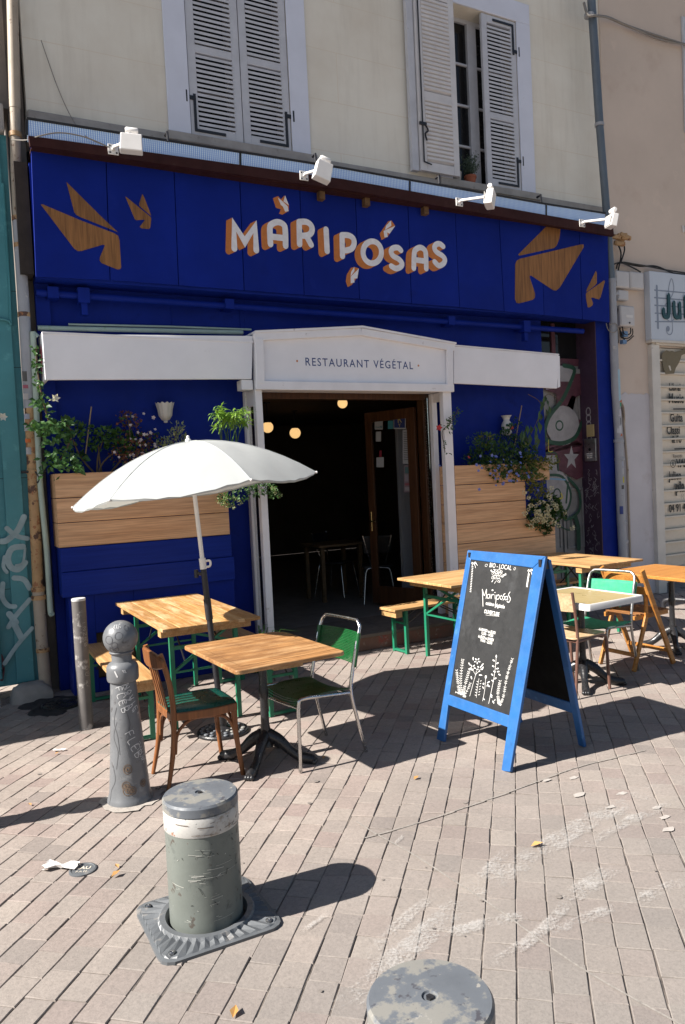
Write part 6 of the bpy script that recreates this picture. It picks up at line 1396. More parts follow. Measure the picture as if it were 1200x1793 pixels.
cn = m_.build('canopy', M['canopy'], T, smooth=28)
m_ = MB()
for ph in phis: m_.tube([cp(ph, .03 + .97 * k / 8, 0, .0015) for k in range(9)], .0035, 5)
m_.build('seam', M['canopy'], cn, smooth=60)
m_ = MB()
hub = ap - axis * .30
for ph in phis:
    m_.tube([cp(ph, .03 + .97 * k / 8, 0, -.010) for k in range(9)], .0035, 5); m_.tube([hub, cp(ph, .5, 0, -.012)], .003, 5); q = cp(ph, 1, 0); m_.ball(q + (q - ap).normalized() * .008, .009, 8, 6)
m_.tube([hub - axis * .02, hub + axis * .02], .024, 10)
m_.build('rib', M['lamp_white'], T)
m_ = MB(); m_.lathe([(.022, -.01), (.020, .005), (.012, .012), (.010, .03), (.002, .034)], 12, ap); m_.build('finial', M['lamp_white'], T, smooth=40)

# ------------------------------------------------------------------ furniture builders (local frame, front = +x)
GT = 'wooden topped tables on the terrace'; GC = 'assorted terrace chairs'
def cast_base(t, h, colr=.026, foot=.265):
    m_ = MB(); m_.lathe([(.05, .10), (.045, .13), (.030, .16), (.034, .20), (.026, .24), (colr, .28), (colr * .92, h - .28), (.030, h - .25), (.032, h - .22), (colr, h - .20), (colr, h - .05), (.05, h - .03), (.05, h)], 18); m_.build('column', M['cast'], t, smooth=35, local=True)
    for k in range(4):
        a = PI / 4 + k * PI / 2; d = V((math.cos(a), math.sin(a), 0)); m_ = MB()
        m_.tube(crom([d * .02 + V((0, 0, .17)), d * .09 + V((0, 0, .135)), d * foot * .62 + V((0, 0, .07)), d * foot * .9 + V((0, 0, .034)), d * (foot + .05) + V((0, 0, .025))], 4), [.038, .037, .036, .035, .033, .031, .029, .027, .026, .026, .027, .029, .031, .031, .030, .027, .02], 10, flat=1.15)
        for s in (-1, 0, 1): q = d * (foot + .05) + V((-d.y, d.x, 0)) * s * .018 + V((0, 0, .016)); m_.ball(q, .016, 8, 5)
        m_.build('foot', M['cast'], t, smooth=60, local=True)
    m_ = MB(); m_.bar((-.22, 0, h + .004), (.22, 0, h + .004), .035, .012); m_.bar((0, -.25, h - .006), (0, .25, h - .006), .035, .008); m_.build('top_bracket', M['cast'], t, local=True)
def rrect(hx, hy, r, k=4, cut=None):
    pts = []
    for sx, sy, a0 in ((1, 1, 0), (-1, 1, 90), (-1, -1, 180), (1, -1, 270)):
        rr = cut if (cut and sx == 1 and sy == 1) else r
        for j in range(k + 1): a = math.radians(a0 + 90 * j / k); pts.append((sx * (hx - rr) + rr * math.cos(a), sy * (hy - rr) + rr * math.sin(a)))
    return pts
def bistro_table(lab, loc, rz, hx, hy, h, topm, th=.028, rim=None, cut=None, planks=0):
    t = thing('bistro_table', lab, 'table', loc, rz, GT)
    m_ = MB(); z = h - th
    if rim is None:
        m_.poly([(x, y, h) for x, y in rrect(hx, hy, .03, 4, cut)], (0, 0, -th)); top = m_.build('tabletop', topm, t, bevel=.006, local=True)
        if planks:
            m_ = MB()
            for sx in (-1, 1): m_.box(sx * hx * .82 - .001, sx * hx * .82 + .001, -hy * .82, hy * .82, h - .001, h + .0006)
            for sy in (-1, 1): m_.box(-hx * .82, hx * .82, sy * hy * .82 - .001, sy * hy * .82 + .001, h - .001, h + .0008)
            m_.build('inlay_line', plain('inlay_groove', (.12, .06, .02)), top, local=True)
    else:
        m_.box(-hx + .022, hx - .022, -hy + .022, hy - .022, h - .018, h - .001); top = m_.build('tabletop', topm, t, local=True)
        m_ = MB(); out = rrect(hx, hy, .02); inn = rrect(hx - .028, hy - .028, .012); n = len(out); vs = [(x, y, h - .045) for x, y in out] + [(x * 1.0, y, h - .006) for x, y in out] + [(x * .985, y * .985, h + .004) for x, y in out] + [(x, y, h + .002) for x, y in inn] + [(x, y, h - .03) for x, y in inn]; fs = []
        for L_ in range(4):
            for k in range(n): k2 = (k + 1) % n; fs.append((L_ * n + k, L_ * n + k2, (L_ + 1) * n + k2, (L_ + 1) * n + k))
        m_.add(vs, fs); m_.build('edge_rim', rim, t, smooth=40, local=True)
    cast_base(t, h - th - .02); return t
bistro_table('nearest small table, worn wooden top with rounded corners on a black iron pedestal', (1.735, 4.47, 0), math.radians(3), .355, .44, .72, M['table_wood_y'], .026, cut=.12, planks=1)
bistro_table('square table with a beige laminate top and thick white rim behind the chalkboard sign', (4.535, 4.55, 0), math.radians(3), .315, .36, .725, M['beige_top'], .035, rim=M['plastic_white'])
bistro_table('orange brown wooden table on a black pedestal, cut by the right edge', (6.10, 4.95, 0), math.radians(2), .37, .46, .735, M['orange_wood'], .032)
def beer_frame(t, x, hw, h, inset, up=1):
    m_ = MB(); s = .032; m = M['green_steel']
    for y in (-hw, hw): m_.bar((x, y, 0), (x, y, h), s, s, (1, 0, 0))
    m_.bar((x, -hw, .02), (x, hw, .02), .03, .02) if up < 1 else None
    if h > .6:
        m_.bar((x, -hw, h - .16), (x, hw, h - .16), .02, .028); m_.bar((x, -hw, h - .34), (x, hw, h - .34), .018, .014); m_.bar((x, -hw, h - .02), (x, hw, h - .34), .018, .024, (1, 0, 0)) ; m_.bar((x + .004, -hw, h - .17), (x + .004, hw, h - .02), .018, .02, (1, 0, 0))
    else:
        m_.bar((x, -hw, h - .13), (x, hw, h - .13), .02, .02); m_.bar((x, -hw, h - .13), (x, -hw + .08, h - .01), .012, .016, (1, 0, 0)); m_.bar((x, hw, h - .13), (x, hw - .08, h - .01), .012, .016, (1, 0, 0))
    m_.build('leg_frame', m, t, local=True)
    m_ = MB(); sg = -1 if x > 0 else 1
    for y in (-hw * .6, hw * .6): m_.bar((x, y, h * .62), (x + sg * .32, y, h), .008, .012)
    m_.build('brace', M['iron'], t, local=True)
def beer_table(lab, loc, rz, hx, hy, h=.78, mat=None):
    t = thing('beer_table', lab, 'table', loc, rz, 'folding beer tables with green steel legs'); n = 6; m_ = MB(); w = 2 * hy / n
    for k in range(n): y0 = -hy + w * k; m_.box(-hx, hx, y0 + .0008, y0 + w - .0008, h - .024, h)
    m_.build('tabletop', mat or M['table_wood'], t, bevel=.004, local=True)
    m_ = MB()
    for x in (-hx + .17, hx - .17): m_.box(x - .04, x + .04, -hy + .03, hy - .02, h - .085, h - .0245)
    m_.build('batten', M['beer_wood'], t, bevel=.004, local=True)
    for x in (-hx + .24, hx - .24): beer_frame(t, x, hy - .12, h - .03, .1)
    return t
def bench(lab, loc, rz, hx, hy=.135, h=.46):
    t = thing('bench', lab, 'bench', loc, rz, 'wooden benches with green steel legs'); m_ = MB(); n = 2
    for k in range(n): w = 2 * hy / n; y0 = -hy + w * k; m_.box(-hx, hx, y0 + .001, y0 + w - .001, h - .026, h)
    m_.build('seat', M['beer_wood'], t, bevel=.005, local=True)
    m_ = MB()
    for x in (-hx + .06, hx - .06): m_.box(x - .04, x + .04, -hy + .015, hy - .015, h - .085, h - .0265)
    m_.build('batten', M['beer_wood'], t, bevel=.004, local=True)
    for x in (-hx + .15, hx - .15): beer_frame(t, x, hy - .03, h - .03, .1, 0)
    return t
beer_table('folding table of worn varnished planks behind the parasol pole', (1.675, 6.02, 0), PI / 2, .79, .365)
beer_table('pine folding table half hidden behind the chalkboard sign', (4.42, 5.89, 0), math.radians(3), .53, .41, .78, M['beer_wood'])
beer_table('pine folding table just right of the chalkboard sign top', (6.03, 6.14, 0), PI / 2 + math.radians(1), .60, .385, .78, M['beer_wood'])
bench('short bench left of the worn plank table, mostly behind the ball bollard', (1.14, 5.98, 0), PI / 2 - .02, .78)
bench('shaded bench right of the worn plank table, by the left door post', (2.22, 5.90, 0), PI / 2, .74)
bench('bench in front of the doorstep beside the half hidden pine table', (4.40, 6.50, 0), math.radians(4), .55)
bench('dark shaded bench along the right planter behind the pine tables', (6.0, 6.62, 0), 0, .75, .12)

# bistro chair
def bistro_chair(lab, loc, rz):
    t = thing('bistro_chair', lab, 'chair', loc, rz, GC); W = M['chair_wood']
    def sx(x): return -.19 + 0
    out = [(.205, -.15), (.205, .15), (.17, .19), (.05, .205), (-.10, .185), (-.19, .155), (-.205, .10), (-.205, -.10), (-.19, -.155), (-.10, -.185), (.05, -.205), (.17, -.19)]
    out = [(p.x, p.y) for p in crom([V((x, y, 0)) for x, y in out], 3, True)]
    m_ = MB(); m_.poly([(x, y, .445) for x, y in out], (0, 0, -.05)); m_.build('seat_frame', W, t, bevel=.008, local=True)
    m_ = MB(); n = len(out); vs = [(0, 0, .474)]
    for s_, z in ((.45, .474), (.8, .468), (.94, .458), (.975, .4455)): vs += [(x * s_, y * s_, z) for x, y in out]
    fs = [(0, 1 + k, 1 + (k + 1) % n) for k in range(n)]
    for L_ in range(3):
        for k in range(n): fs.append((1 + L_ * n + k, 1 + (L_ + 1) * n + k, 1 + (L_ + 1) * n + (k + 1) % n, 1 + L_ * n + (k + 1) % n))
    m_.add(vs, fs); m_.build('seat_pad', M['green_vinyl'], t, smooth=50, local=True)
    for s_ in (-1, 1):
        m_ = MB(); m_.tube(crom([(.18, s_ * .165, .43), (.185, s_ * .17, .25), (.21, s_ * .185, 0)], 5), [.021, .0205, .020, .019, .018, .017, .0165, .016, .0155, .015, .014], 10); m_.build('leg', W, t, smooth=50, local=True)
        m_ = MB(); m_.tube(crom([(-.245, s_ * .165, 0), (-.20, s_ * .155, .22), (-.185, s_ * .155, .44), (-.20, s_ * .16, .62), (-.245, s_ * .165, .80)], 5), [.013, .014, .015, .016, .017, .018, .018, .0185, .019, .019, .019, .019, .019, .018, .018, .018, .018, .018, .017, .017, .017], 10, flat=.9); m_.build('rear_leg', W, t, smooth=50, local=True)
    m_ = MB(); vs = []; k2 = 14
    for k in range(k2 + 1):
        u = -1 + 2 * k / k2; y = u * .215; x = -.235 - .03 * (1 - u * u) ; zt0 = .805 - .035 * abs(u) ** 3; zb0 = .70 + .03 * abs(u) ** 3
        vs += [(x + .012, y, zb0), (x - .012, y, zb0), (x - .018, y, zt0), (x + .006, y, zt0)]
    fs = [(0, 1, 2, 3), (k2 * 4 + 3, k2 * 4 + 2, k2 * 4 + 1, k2 * 4)]
    for k in range(k2):
        for j in range(4): fs.append((k * 4 + j, (k + 1) * 4 + j, (k + 1) * 4 + (j + 1) % 4, k * 4 + (j + 1) % 4))
    m_.add(vs, fs); m_.build('top_rail', W, t, bevel=.008, smooth=40, local=True)
    for y in (-.075, -.025, .025, .075):
        m_ = MB(); m_.bar((-.195, y, .44), (-.245 - .008, y * 1.1, .72), .022, .010, (1, 0, 0)); m_.build('slat', W, t, bevel=.003, local=True)
    m_ = MB()
    for s_ in (-1, 1): m_.tube(crom([(-.185, s_ * .15, .20), (-.165, s_ * .15, .32), (-.09, s_ * .155, .385), (.02, s_ * .165, .39), (.12, s_ * .165, .37), (.172, s_ * .165, .29), (.18, s_ * .165, .22)], 4), .010, 8)
    m_.tube(crom([(.185, -.15, .24), (.17, -.12, .36), (.165, 0, .39), (.17, .12, .36), (.185, .15, .24)], 4), .010, 8); m_.tube(crom([(-.19, -.14, .24), (-.185, -.11, .36), (-.18, 0, .39), (-.185, .11, .36), (-.19, .14, .24)], 4), .010, 8)
    m_.build('bentwood_brace', W, t, smooth=60, local=True)
bistro_chair('brown bentwood chair with a dark green padded seat, its slatted back to the ball bollard', (1.315, 4.53, 0), math.radians(1))
# tubular chair: cords or canvas
def tube_chair(lab, loc, rz, kind, frame=None, top=.845):
    t = thing('tubular_chair', lab, 'chair', loc, rz, GC); m_ = MB(); r = .0115; hw = .215; F = frame or M['chrome']
    for s_ in (-1, 1): m_.tube(crom([(.205, s_ * hw, 0), (.20, s_ * hw, .25), (.195, s_ * hw, .405), (.165, s_ * hw, .44), (.0, s_ * hw, .425), (-.19, s_ * hw, .405)], 5), r, 10)
    m_.tube(crom([(-.30, -hw - .005, 0), (-.245, -hw, .22), (-.205, -hw, .40), (-.215, -hw, .50), (-.265, -hw, .70), (-.30, -hw + .005, top - .045), (-.31, -hw + .035, top - .01), (-.315, -hw + .08, top), (-.315, hw - .08, top), (-.31, hw - .035, top - .01), (-.30, hw - .005, top - .045), (-.265, hw, .70), (-.215, hw, .50), (-.205, hw, .40), (-.245, hw, .22), (-.30, hw + .005, 0)], 4), r, 10)
    m_.tube([(.19, -hw, .385), (.19, hw, .385)], r * .8, 8); m_.tube([(-.19, -hw, .40), (-.19, hw, .40)], r * .8, 8)
    m_.build('frame', F, t, smooth=60, local=True)
    if kind == 'cord':
        m_ = MB(); n = 34
        for k in range(n):
            x = -.185 + .375 * k / (n - 1); z = .432 + .012 * math.sin(PI * k / (n - 1)) + (.0 if x < .16 else -(x - .16) * .8)
            m_.tube([(x, -hw, z), (x, -hw * .5, z - .018), (x, 0, z - .024), (x, hw * .5, z - .018), (x, hw, z)], .0045, 5)
        m_.build('seat', M['green_dark'], t, smooth=60, local=True); m_ = MB(); n = 20
        for k in range(n):
            z = .58 + .185 * k / (n - 1); x = -.225 - (z - .5) * .26
            m_.tube([(x, -hw - .004, z), (x - .022, -hw * .5, z), (x - .03, 0, z), (x - .022, hw * .5, z), (x, hw + .004, z)], .0045, 5)
        for s_ in (-1, 1): m_.tube([(-.238, s_ * hw, .56), (-.268, s_ * hw, .69), (-.288, s_ * hw, .77)], .0155, 10)
        m_.build('backrest', M['green_dark'], t, smooth=60, local=True)
    else:
        m_ = MB(); n = 10; vs = []
        for i in range(n + 1):
            for j in range(n + 1): x = -.19 + .38 * i / n; y = -hw - .012 + (2 * hw + .024) * j / n; u = (j / n - .5) * 2; vs.append((x, y, .447 - .03 * (1 - u * u) - (.012 if abs(u) > .97 else 0)))
        m_.add(vs, [(i * (n + 1) + j, i * (n + 1) + j + 1, (i + 1) * (n + 1) + j + 1, (i + 1) * (n + 1) + j) for i in range(n) for j in range(n)])
        o = m_.build('seat', M['green_canvas'], t, smooth=50, local=True); sm = o.modifiers.new('s', 'SOLIDIFY'); sm.thickness = .006
        m_ = MB(); vs = []
        for i in range(7):
            for j in range(n + 1): z = .60 + .165 * i / 6; u = (j / n - .5) * 2; vs.append((-.232 - (z - .5) * .26 - .03 * (1 - u * u), u * (hw + .014), z))
        m_.add(vs, [(i * (n + 1) + j, i * (n + 1) + j + 1, (i + 1) * (n + 1) + j + 1, (i + 1) * (n + 1) + j) for i in range(6) for j in range(n)])
        o = m_.build('backrest', M['green_canvas'], t, smooth=50, local=True); sm = o.modifiers.new('s', 'SOLIDIFY'); sm.thickness = .006
    return t
tube_chair('chrome tube chair strung with dark green cord, at the near wooden table', (2.0, 4.42, 0), PI + math.radians(9), 'cord')
tube_chair('chrome tube chair with a green canvas back and seat behind the beige table', (4.86, 4.72, 0), PI + math.radians(14), 'canvas', M['steel_wear'])
# school chair
t = thing('school_chair', 'brown tube school chair with pale plywood back and seat, pushed up to the beige table', 'chair', (4.36, 4.48, 0), math.radians(7), GC)
m_ = MB(); r = .0125; hw = .175
for s_ in (-1, 1):
    m_.tube(crom([(-.20, s_ * hw, 0), (-.165, s_ * hw, .35), (-.155, s_ * hw, .46), (-.165, s_ * hw, .60), (-.20, s_ * hw, .815)], 5), r, 10)
    m_.tube(crom([(-.155, s_ * hw, .435), (.10, s_ * hw, .445), (.165, s_ * hw, .435), (.19, s_ * hw, .40), (.20, s_ * hw, .25), (.215, s_ * hw, 0)], 5), r, 10)
m_.tube([(-.155, -hw, .43), (-.155, hw, .43)], r * .8, 8); m_.tube([(.15, -hw, .425), (.15, hw, .425)], r * .8, 8)
m_.build('frame', M['brown_tube'], t, smooth=60, local=True)
m_ = MB(); m_.poly([(x, y, .463) for x, y in rrect(.19, .185, .04)], (0, 0, -.012)); m_.build('seat', M['ply'], t, bevel=.004, local=True)
m_ = MB(); vs = []; n = 10
for i in (0, 1):
    for j in range(n + 1): u = (j / n - .5) * 2; z = .665 + .14 * i; vs += [(-.182 - i * .022 - .03 * (1 - u * u) + .006, u * .172, z), (-.182 - i * .022 - .03 * (1 - u * u) - .006, u * .172, z)]
w2 = 2 * (n + 1); fs = []
for j in range(n): a = 2 * j; fs += [(a, a + 2, w2 + a + 2, w2 + a), (a + 1, w2 + a + 1, w2 + a + 3, a + 3), (a, a + 1, a + 3, a + 2), (w2 + a, w2 + a + 2, w2 + a + 3, w2 + a + 1)]
fs += [(0, w2, w2 + 1, 1), (2 * n, 2 * n + 1, w2 + 2 * n + 1, w2 + 2 * n)]
m_.add(vs, fs); m_.build('backrest', M['ply'], t, smooth=30, local=True)
# folding chair
t = thing('folding_chair', 'honey coloured wooden folding chair with crossed legs at the right table', 'chair', (5.37, 4.76, 0), math.radians(2), GC); W = M['orange_wood']; hw = .215
for s_ in (-1, 1):
    m_ = MB(); m_.bar((.235, s_ * hw, 0), (-.14, s_ * hw, .86), .022, .05, (1, 0, .5)); m_.build('back_leg', W, t, bevel=.006, local=True)
    m_ = MB(); m_.bar((-.24, s_ * (hw - .035), 0), (-.06, s_ * (hw - .035), .45), .022, .042, (1, 0, 0)); m_.bar((-.06, s_ * (hw - .035), .45), (-.055, s_ * (hw - .035), .66), .020, .036, (1, 0, 0)); m_.build('front_leg', W, t, bevel=.006, local=True)
    m_ = MB(); m_.bar((-.19, s_ * (hw - .06), .445), (.25, s_ * (hw - .06), .455), .02, .04); m_.build('seat_rail', W, t, bevel=.004, local=True)
m_ = MB()
for k in range(9): x = -.17 + k * .049; m_.box(x, x + .038, -hw + .05, hw - .05, .466 + (.0 if 1 < k < 7 else .002), .480)
m_.build('seat', wood('brown_slats', (.20, .08, .025), (.34, .15, .05), 1, 6, .45, False, .3), t, bevel=.004, local=True)
for z, x in ((.78, -.105), (.675, -.06)):
    m_ = MB(); vs = []; n = 10
    for j in range(n + 1): u = (j / n - .5) * 2; xx = x - .04 * (1 - u * u); vs += [(xx + .008, u * hw, z - .035), (xx - .008, u * hw, z - .035), (xx - .024, u * hw, z + .035), (xx - .008, u * hw, z + .035)]
    fs = [(0, 1, 2, 3), (4 * n + 3, 4 * n + 2, 4 * n + 1, 4 * n)]
    for k in range(n):
        for j in range(4): fs.append((k * 4 + j, (k + 1) * 4 + j, (k + 1) * 4 + (j + 1) % 4, k * 4 + (j + 1) % 4))
    m_.add(vs, fs); m_.build('back_slat', W, t, bevel=.004, local=True)
for p_, q_ in (((.165, -hw, .13), (.165, hw, .13)), ((-.19, -hw + .03, .13), (-.19, hw - .03, .13))):
    m_ = MB(); m_.bar(p_, q_, .022, .034); m_.build('stretcher', W, t, bevel=.004, local=True)
# low black hoop behind the right table
m_ = MB(); q0, q1 = G(1163, 1068), G(1250, 1075); up_ = V((0, 0, .13)); m_.tube(crom([q0, q0 + V((0, 0, .09)), q0.lerp(q1, .12) + up_, q0.lerp(q1, .5) + up_ * 1.05, q1 + up_], 6), .028, 10)
tag(m_.build('low_hoop', M['iron'], smooth=60), 'low black metal hoop on the paving behind the pedestal of the orange brown table', 'hoop')
# chairs and table inside
FZ = .166
def inner_chair(lab, loc, rz):
    t = thing('cafe_chair', lab, 'chair', loc, rz, 'cafe chairs inside the doorway'); m_ = MB(); r = .010
    m_.tube(crom([(-.25, -.20, 0), (-.20, -.17, .30), (-.185, -.15, .41), (-.18, -.10, .445), (-.18, .10, .445), (-.185, .15, .41), (-.20, .17, .30), (-.25, .20, 0)], 5), r, 9); m_.tube(crom([(.23, -.20, 0), (.19, -.17, .30), (.175, -.15, .41), (.17, -.10, .445), (.17, .10, .445), (.175, .15, .41), (.19, .17, .30), (.23, .20, 0)], 5), r, 9)
    for s_ in (-1, 1): m_.tube(crom([(.10, s_ * .09, .448), (-.14, s_ * .085, .45), (-.185, s_ * .09, .50), (-.25, s_ * .15, .74), (-.265, s_ * .18, .87)], 5), r, 9)
    m_.build('frame', M['chrome'], t, smooth=60, local=True)
    m_ = MB(); m_.poly([(x, y, .475) for x, y in rrect(.20, .20, .06)], (0, 0, -.022)); m_.build('seat', plain('black_seat', (.015, .015, .017), .4), t, bevel=.008, local=True)
    m_ = MB(); m_.hexa([(-.225, -.17, .64), (-.205, -.17, .64), (-.205, .17, .64), (-.225, .17, .64)], [(-.275, -.19, .86), (-.255, -.19, .86), (-.255, .19, .86), (-.275, .19, .86)]); m_.build('backrest', plain('black_back', (.012, .012, .014), .4), t, bevel=.01, local=True)
q = G(662, 1052, FZ); inner_chair('chrome legged black cafe chair just inside the open door, its back to the street', (q.x + .02, min(q.y, 9.1), FZ), math.radians(62))
q2 = G(607, 1045, FZ); inner_chair('black cafe chair with chrome legs on the far side of the small table inside', (q2.x, min(q2.y, 9.7) + .25, FZ), math.radians(-60))
DW = wood('dim_table_wood', (.10, .055, .025), (.15, .09, .04), 0, 5, .5, False, .1)
t = thing('cafe_table', 'small wooden table in the gloom inside the doorway', 'table', (q.x - .30, min(q.y, 9.1) + .62, FZ)); m_ = MB(); m_.poly([(x, y, .75) for x, y in rrect(.35, .30, .03)], (0, 0, -.03)); m_.build('tabletop', DW, t, bevel=.005, local=True)
for sx in (-.28, .28):
    for sy in (-.24, .24): m_ = MB(); m_.bar((sx, sy, 0), (sx, sy, .72), .05, .05); m_.build('leg', DW, t, bevel=.004, local=True)

# ------------------------------------------------------------------ chalkboard A-frame
fl, frr = G(770, 1296), G(886, 1351); bk = G(1020, 1308)
Xa = (fl.x + bk.x) / 2 - .012
tp = PX(888, 968, Xa)
nf = (frr - fl).cross(tp - fl).normalized(); nf = nf if nf.x < 0 else -nf
AF = thing('chalkboard_sign', 'bright blue framed A-board chalkboard with white chalk lettering and flowers', 'chalkboard sign', ((fl.x + bk.x) / 2, (fl.y + frr.y) / 2, 0))
def af(x, y, d=0.0): return PN(x, y, fl, nf) + nf * d
th = -nf * .022
OTL, OTR, OBR, OBL = af(819, 963), af(955.5, 974), af(893, 1352), af(764, 1296)
ITL, ITR, IBR, IBL = af(824.5, 980), af(933, 994.5), af(891.5, 1253), af(787, 1216)
FBR, FBL = af(878, 1350), af(777, 1299)
def plate(m_, pts, t_=th): m_.poly(pts, t_)
m_ = MB()
JBL, JBR = af(783.5, 1234), af(890, 1274)
plate(m_, [OTL, OBL, FBL, IBL + (ITL - IBL) * 0, ITL]); m_.build('side_rail', M['aframe'], AF, bevel=.004)
m_ = MB(); plate(m_, [ITR, IBR, FBR, OBR, OTR]); m_.build('side_rail', M['aframe'], AF, bevel=.004)
m_ = MB(); e_ = nf * .001; plate(m_, [OTL + e_, ITL + e_ + (ITL - OTL) * .0, ITR + e_, OTR + e_]); m_.build('top_rail', M['aframe'], AF, bevel=.004)
m_ = MB(); plate(m_, [IBL + e_, JBL + e_, JBR + e_, IBR + e_]); m_.build('bottom_rail', M['aframe'], AF, bevel=.004)
m_ = MB(); q = -nf * .006; plate(m_, [ITL + q, IBL + q, IBR + q, ITR + q], -nf * .008); brd = m_.build('blackboard', M['chalkboard'], AF)
# back leaf, leaning the other way
h_ = tp.z; Yl, Yr = OTL.y, OTR.y
bt0, bt1 = V((Xa + .035, Yl - .01, h_ - .03)), V((Xa + .035, Yr + .01, h_ - .03)); bo0, bo1 = V((bk.x, fl.y, .0)), V((bk.x, frr.y + .02, .0))
def bl(u, v): return bt0.lerp(bt1, u).lerp(bo0.lerp(bo1, u), v)
nb = (bt1 - bt0).cross(bo0 - bt0).normalized(); nb = nb if nb.x > 0 else -nb
def bp(m_, u0, u1, v0, v1, d0=0, d1=.022): m_.hexa([bl(u0, v1) + nb * d0, bl(u1, v1) + nb * d0, bl(u1, v1) + nb * d1, bl(u0, v1) + nb * d1], [bl(u0, v0) + nb * d0, bl(u1, v0) + nb * d0, bl(u1, v0) + nb * d1, bl(u0, v0) + nb * d1])
m_ = MB(); bp(m_, 0, .08, 0, 1); bp(m_, .92, 1, 0, 1); bp(m_, .081, .919, 0, .05, .001, .021); bp(m_, .081, .919, .76, .82, .001, .021); m_.build('back_frame', M['aframe'], AF, bevel=.004)
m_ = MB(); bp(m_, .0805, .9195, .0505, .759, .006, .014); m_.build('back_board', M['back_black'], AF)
m_ = MB()
for u in (.03, .97): q = bl(u, 0); m_.box(q.x - .05, q.x + .012, q.y - .012, q.y + .012, q.z - .05, q.z + .01)
m_.build('hinge', M['iron'], AF)
# chalk drawing: strokes in the crop's pixels (x*.26667+740, y*.26667+940)
cz_ = [0]
def ck(x, y): return af(740 + x * .26667, 940 + y * .26667, -.0048 + cz_[0] * .00003)
def chs(pts, w=.006, smooth=True, closed=False):
    cz_[0] = (cz_[0] + 1) % 40
    p = [ck(x, y) for x, y in pts]; CK.rib(crom(p, 4, closed) if smooth else p, nf, w * .45, closed=closed)
def blob(x, y, rx, ry, rot=0):
    cz_[0] = (cz_[0] + 1) % 40; rx *= .68; ry *= .54
    CK.sheet([ck(x + rx * math.cos(k * PI / 5) * math.cos(rot) - ry * math.sin(k * PI / 5) * math.sin(rot), y + rx * math.cos(k * PI / 5) * math.sin(rot) + ry * math.sin(k * PI / 5) * math.cos(rot)) for k in range(10)])
CK = MB()
# title in script
chs([(390, 345), (392, 390), (394, 455)], .012); chs([(392, 352), (402, 385), (412, 360), (418, 345), (416, 390), (414, 405)], .010)
chs([(438, 378), (424, 380), (424, 402), (436, 398), (440, 378), (441, 405)], .009); chs([(448, 378), (450, 405)], .009); chs([(449, 390), (458, 378), (466, 380)], .009); chs([(473, 382), (474, 408)], .010); blob(457, 350, 9, 9); blob(473, 365, 5, 5)
chs([(484, 382), (474, 465)], .011) ; chs([(484, 392), (494, 380), (502, 390), (496, 408), (484, 408)], .009); chs([(514, 384), (506, 398), (514, 412), (524, 400), (516, 384)], .009); chs([(540, 372), (528, 382), (538, 400), (526, 415)], .010)
chs([(553, 390), (540, 394), (540, 412), (552, 410), (556, 390), (557, 416)], .009); chs([(572, 362), (562, 380), (574, 405), (566, 428), (552, 425)], .011)
CK.build('chalk_title', M['chalk'], brd); CK = MB()
for pts in ([(448, 215), (462, 232), (470, 222)], [(545, 240), (525, 258), (548, 248)], [(480, 290), (470, 305)], [(500, 285), (505, 300)]): chs(pts, .007)
for x, y, r in ((465, 240, 12), (482, 228, 12), (500, 225, 12), (508, 245, 12), (495, 262, 11), (475, 265, 11), (460, 268, 9), (498, 285, 12), (515, 230, 8), (488, 246, 8)): chs([(x + r * math.cos(k * PI / 4), y + r * math.sin(k * PI / 4)) for k in range(8)], .0055, True, True); blob(x, y, r * .4, r * .4)
for x, y, a in ((450, 225, .9), (530, 250, -.5), (456, 290, 2.2), (520, 262, .2), (540, 244, -.6), (470, 215, .5)): blob(x, y, 13, 5, a)
def palm(x, y, l, sgn):
    for k in range(16): blob(x + sgn * 6 + k * .0 - (k * .9 if sgn > 0 else k * .9), y + 20 + k * l / 16, 9, 4.5, .5)
    for a, b in ((18, -10), (26, 4), (-14, -6), (14, 20), (-10, 14)): chs([(x, y), (x + a * .6, y + b * .6 - 4), (x + a, y + b + 8)], .009)
palm(332, 175, 175, -1); palm(702, 222, 90, -1)
chs([(412, 180), (408, 190), (416, 195), (424, 184), (418, 178), (413, 183)], .005); chs([(598, 205), (596, 214), (603, 217), (609, 206), (604, 201), (599, 206)], .005)
# plants along the bottom
def feather(pts, w, n):
    q = crom([V((x, y, 0)) for x, y in pts], 8); chs(pts, .006); L_ = len(q)
    for k in range(n):
        p = q[min(L_ - 1, int(k * (L_ - 1) / max(1, n - 1)))]; p2 = q[min(L_ - 1, int(k * (L_ - 1) / max(1, n - 1)) + 1)]; d = p2 - p if p2 != p else q[-1] - q[-2]; a = math.atan2(d.y, d.x)
        for sg in (-1, 1): blob(p.x + math.cos(a + sg * 1.57) * w * .55, p.y + math.sin(a + sg * 1.57) * w * .55, w * .66, w * .30, a + sg * .8 + (PI if 0 else 0))
feather([(240, 1030), (230, 960), (222, 875)], 10, 15); feather([(252, 1035), (248, 930), (262, 805)], 11, 20); feather([(262, 1035), (280, 960), (306, 870)], 11, 15); feather([(268, 1050), (295, 1000), (312, 960)], 9, 8); feather([(280, 1050), (250, 1030), (215, 1020)], 8, 6)
feather([(505, 1105), (528, 1050), (545, 950), (562, 880), (588, 800)], 10, 24); feather([(500, 1095), (492, 1030), (507, 945)], 11, 15)
chs([(308, 1045), (325, 980), (345, 910), (352, 880)], .007); chs([(345, 905), (330, 880)], .006); chs([(346, 905), (370, 880)], .006)
for x, y in ((357, 815), (328, 858), (372, 866)):
    for a in range(5): blob(x + 14 * math.cos(a * 1.257 + .3), y + 14 * math.sin(a * 1.257 + .3), 11, 7, a * 1.257 + .3)
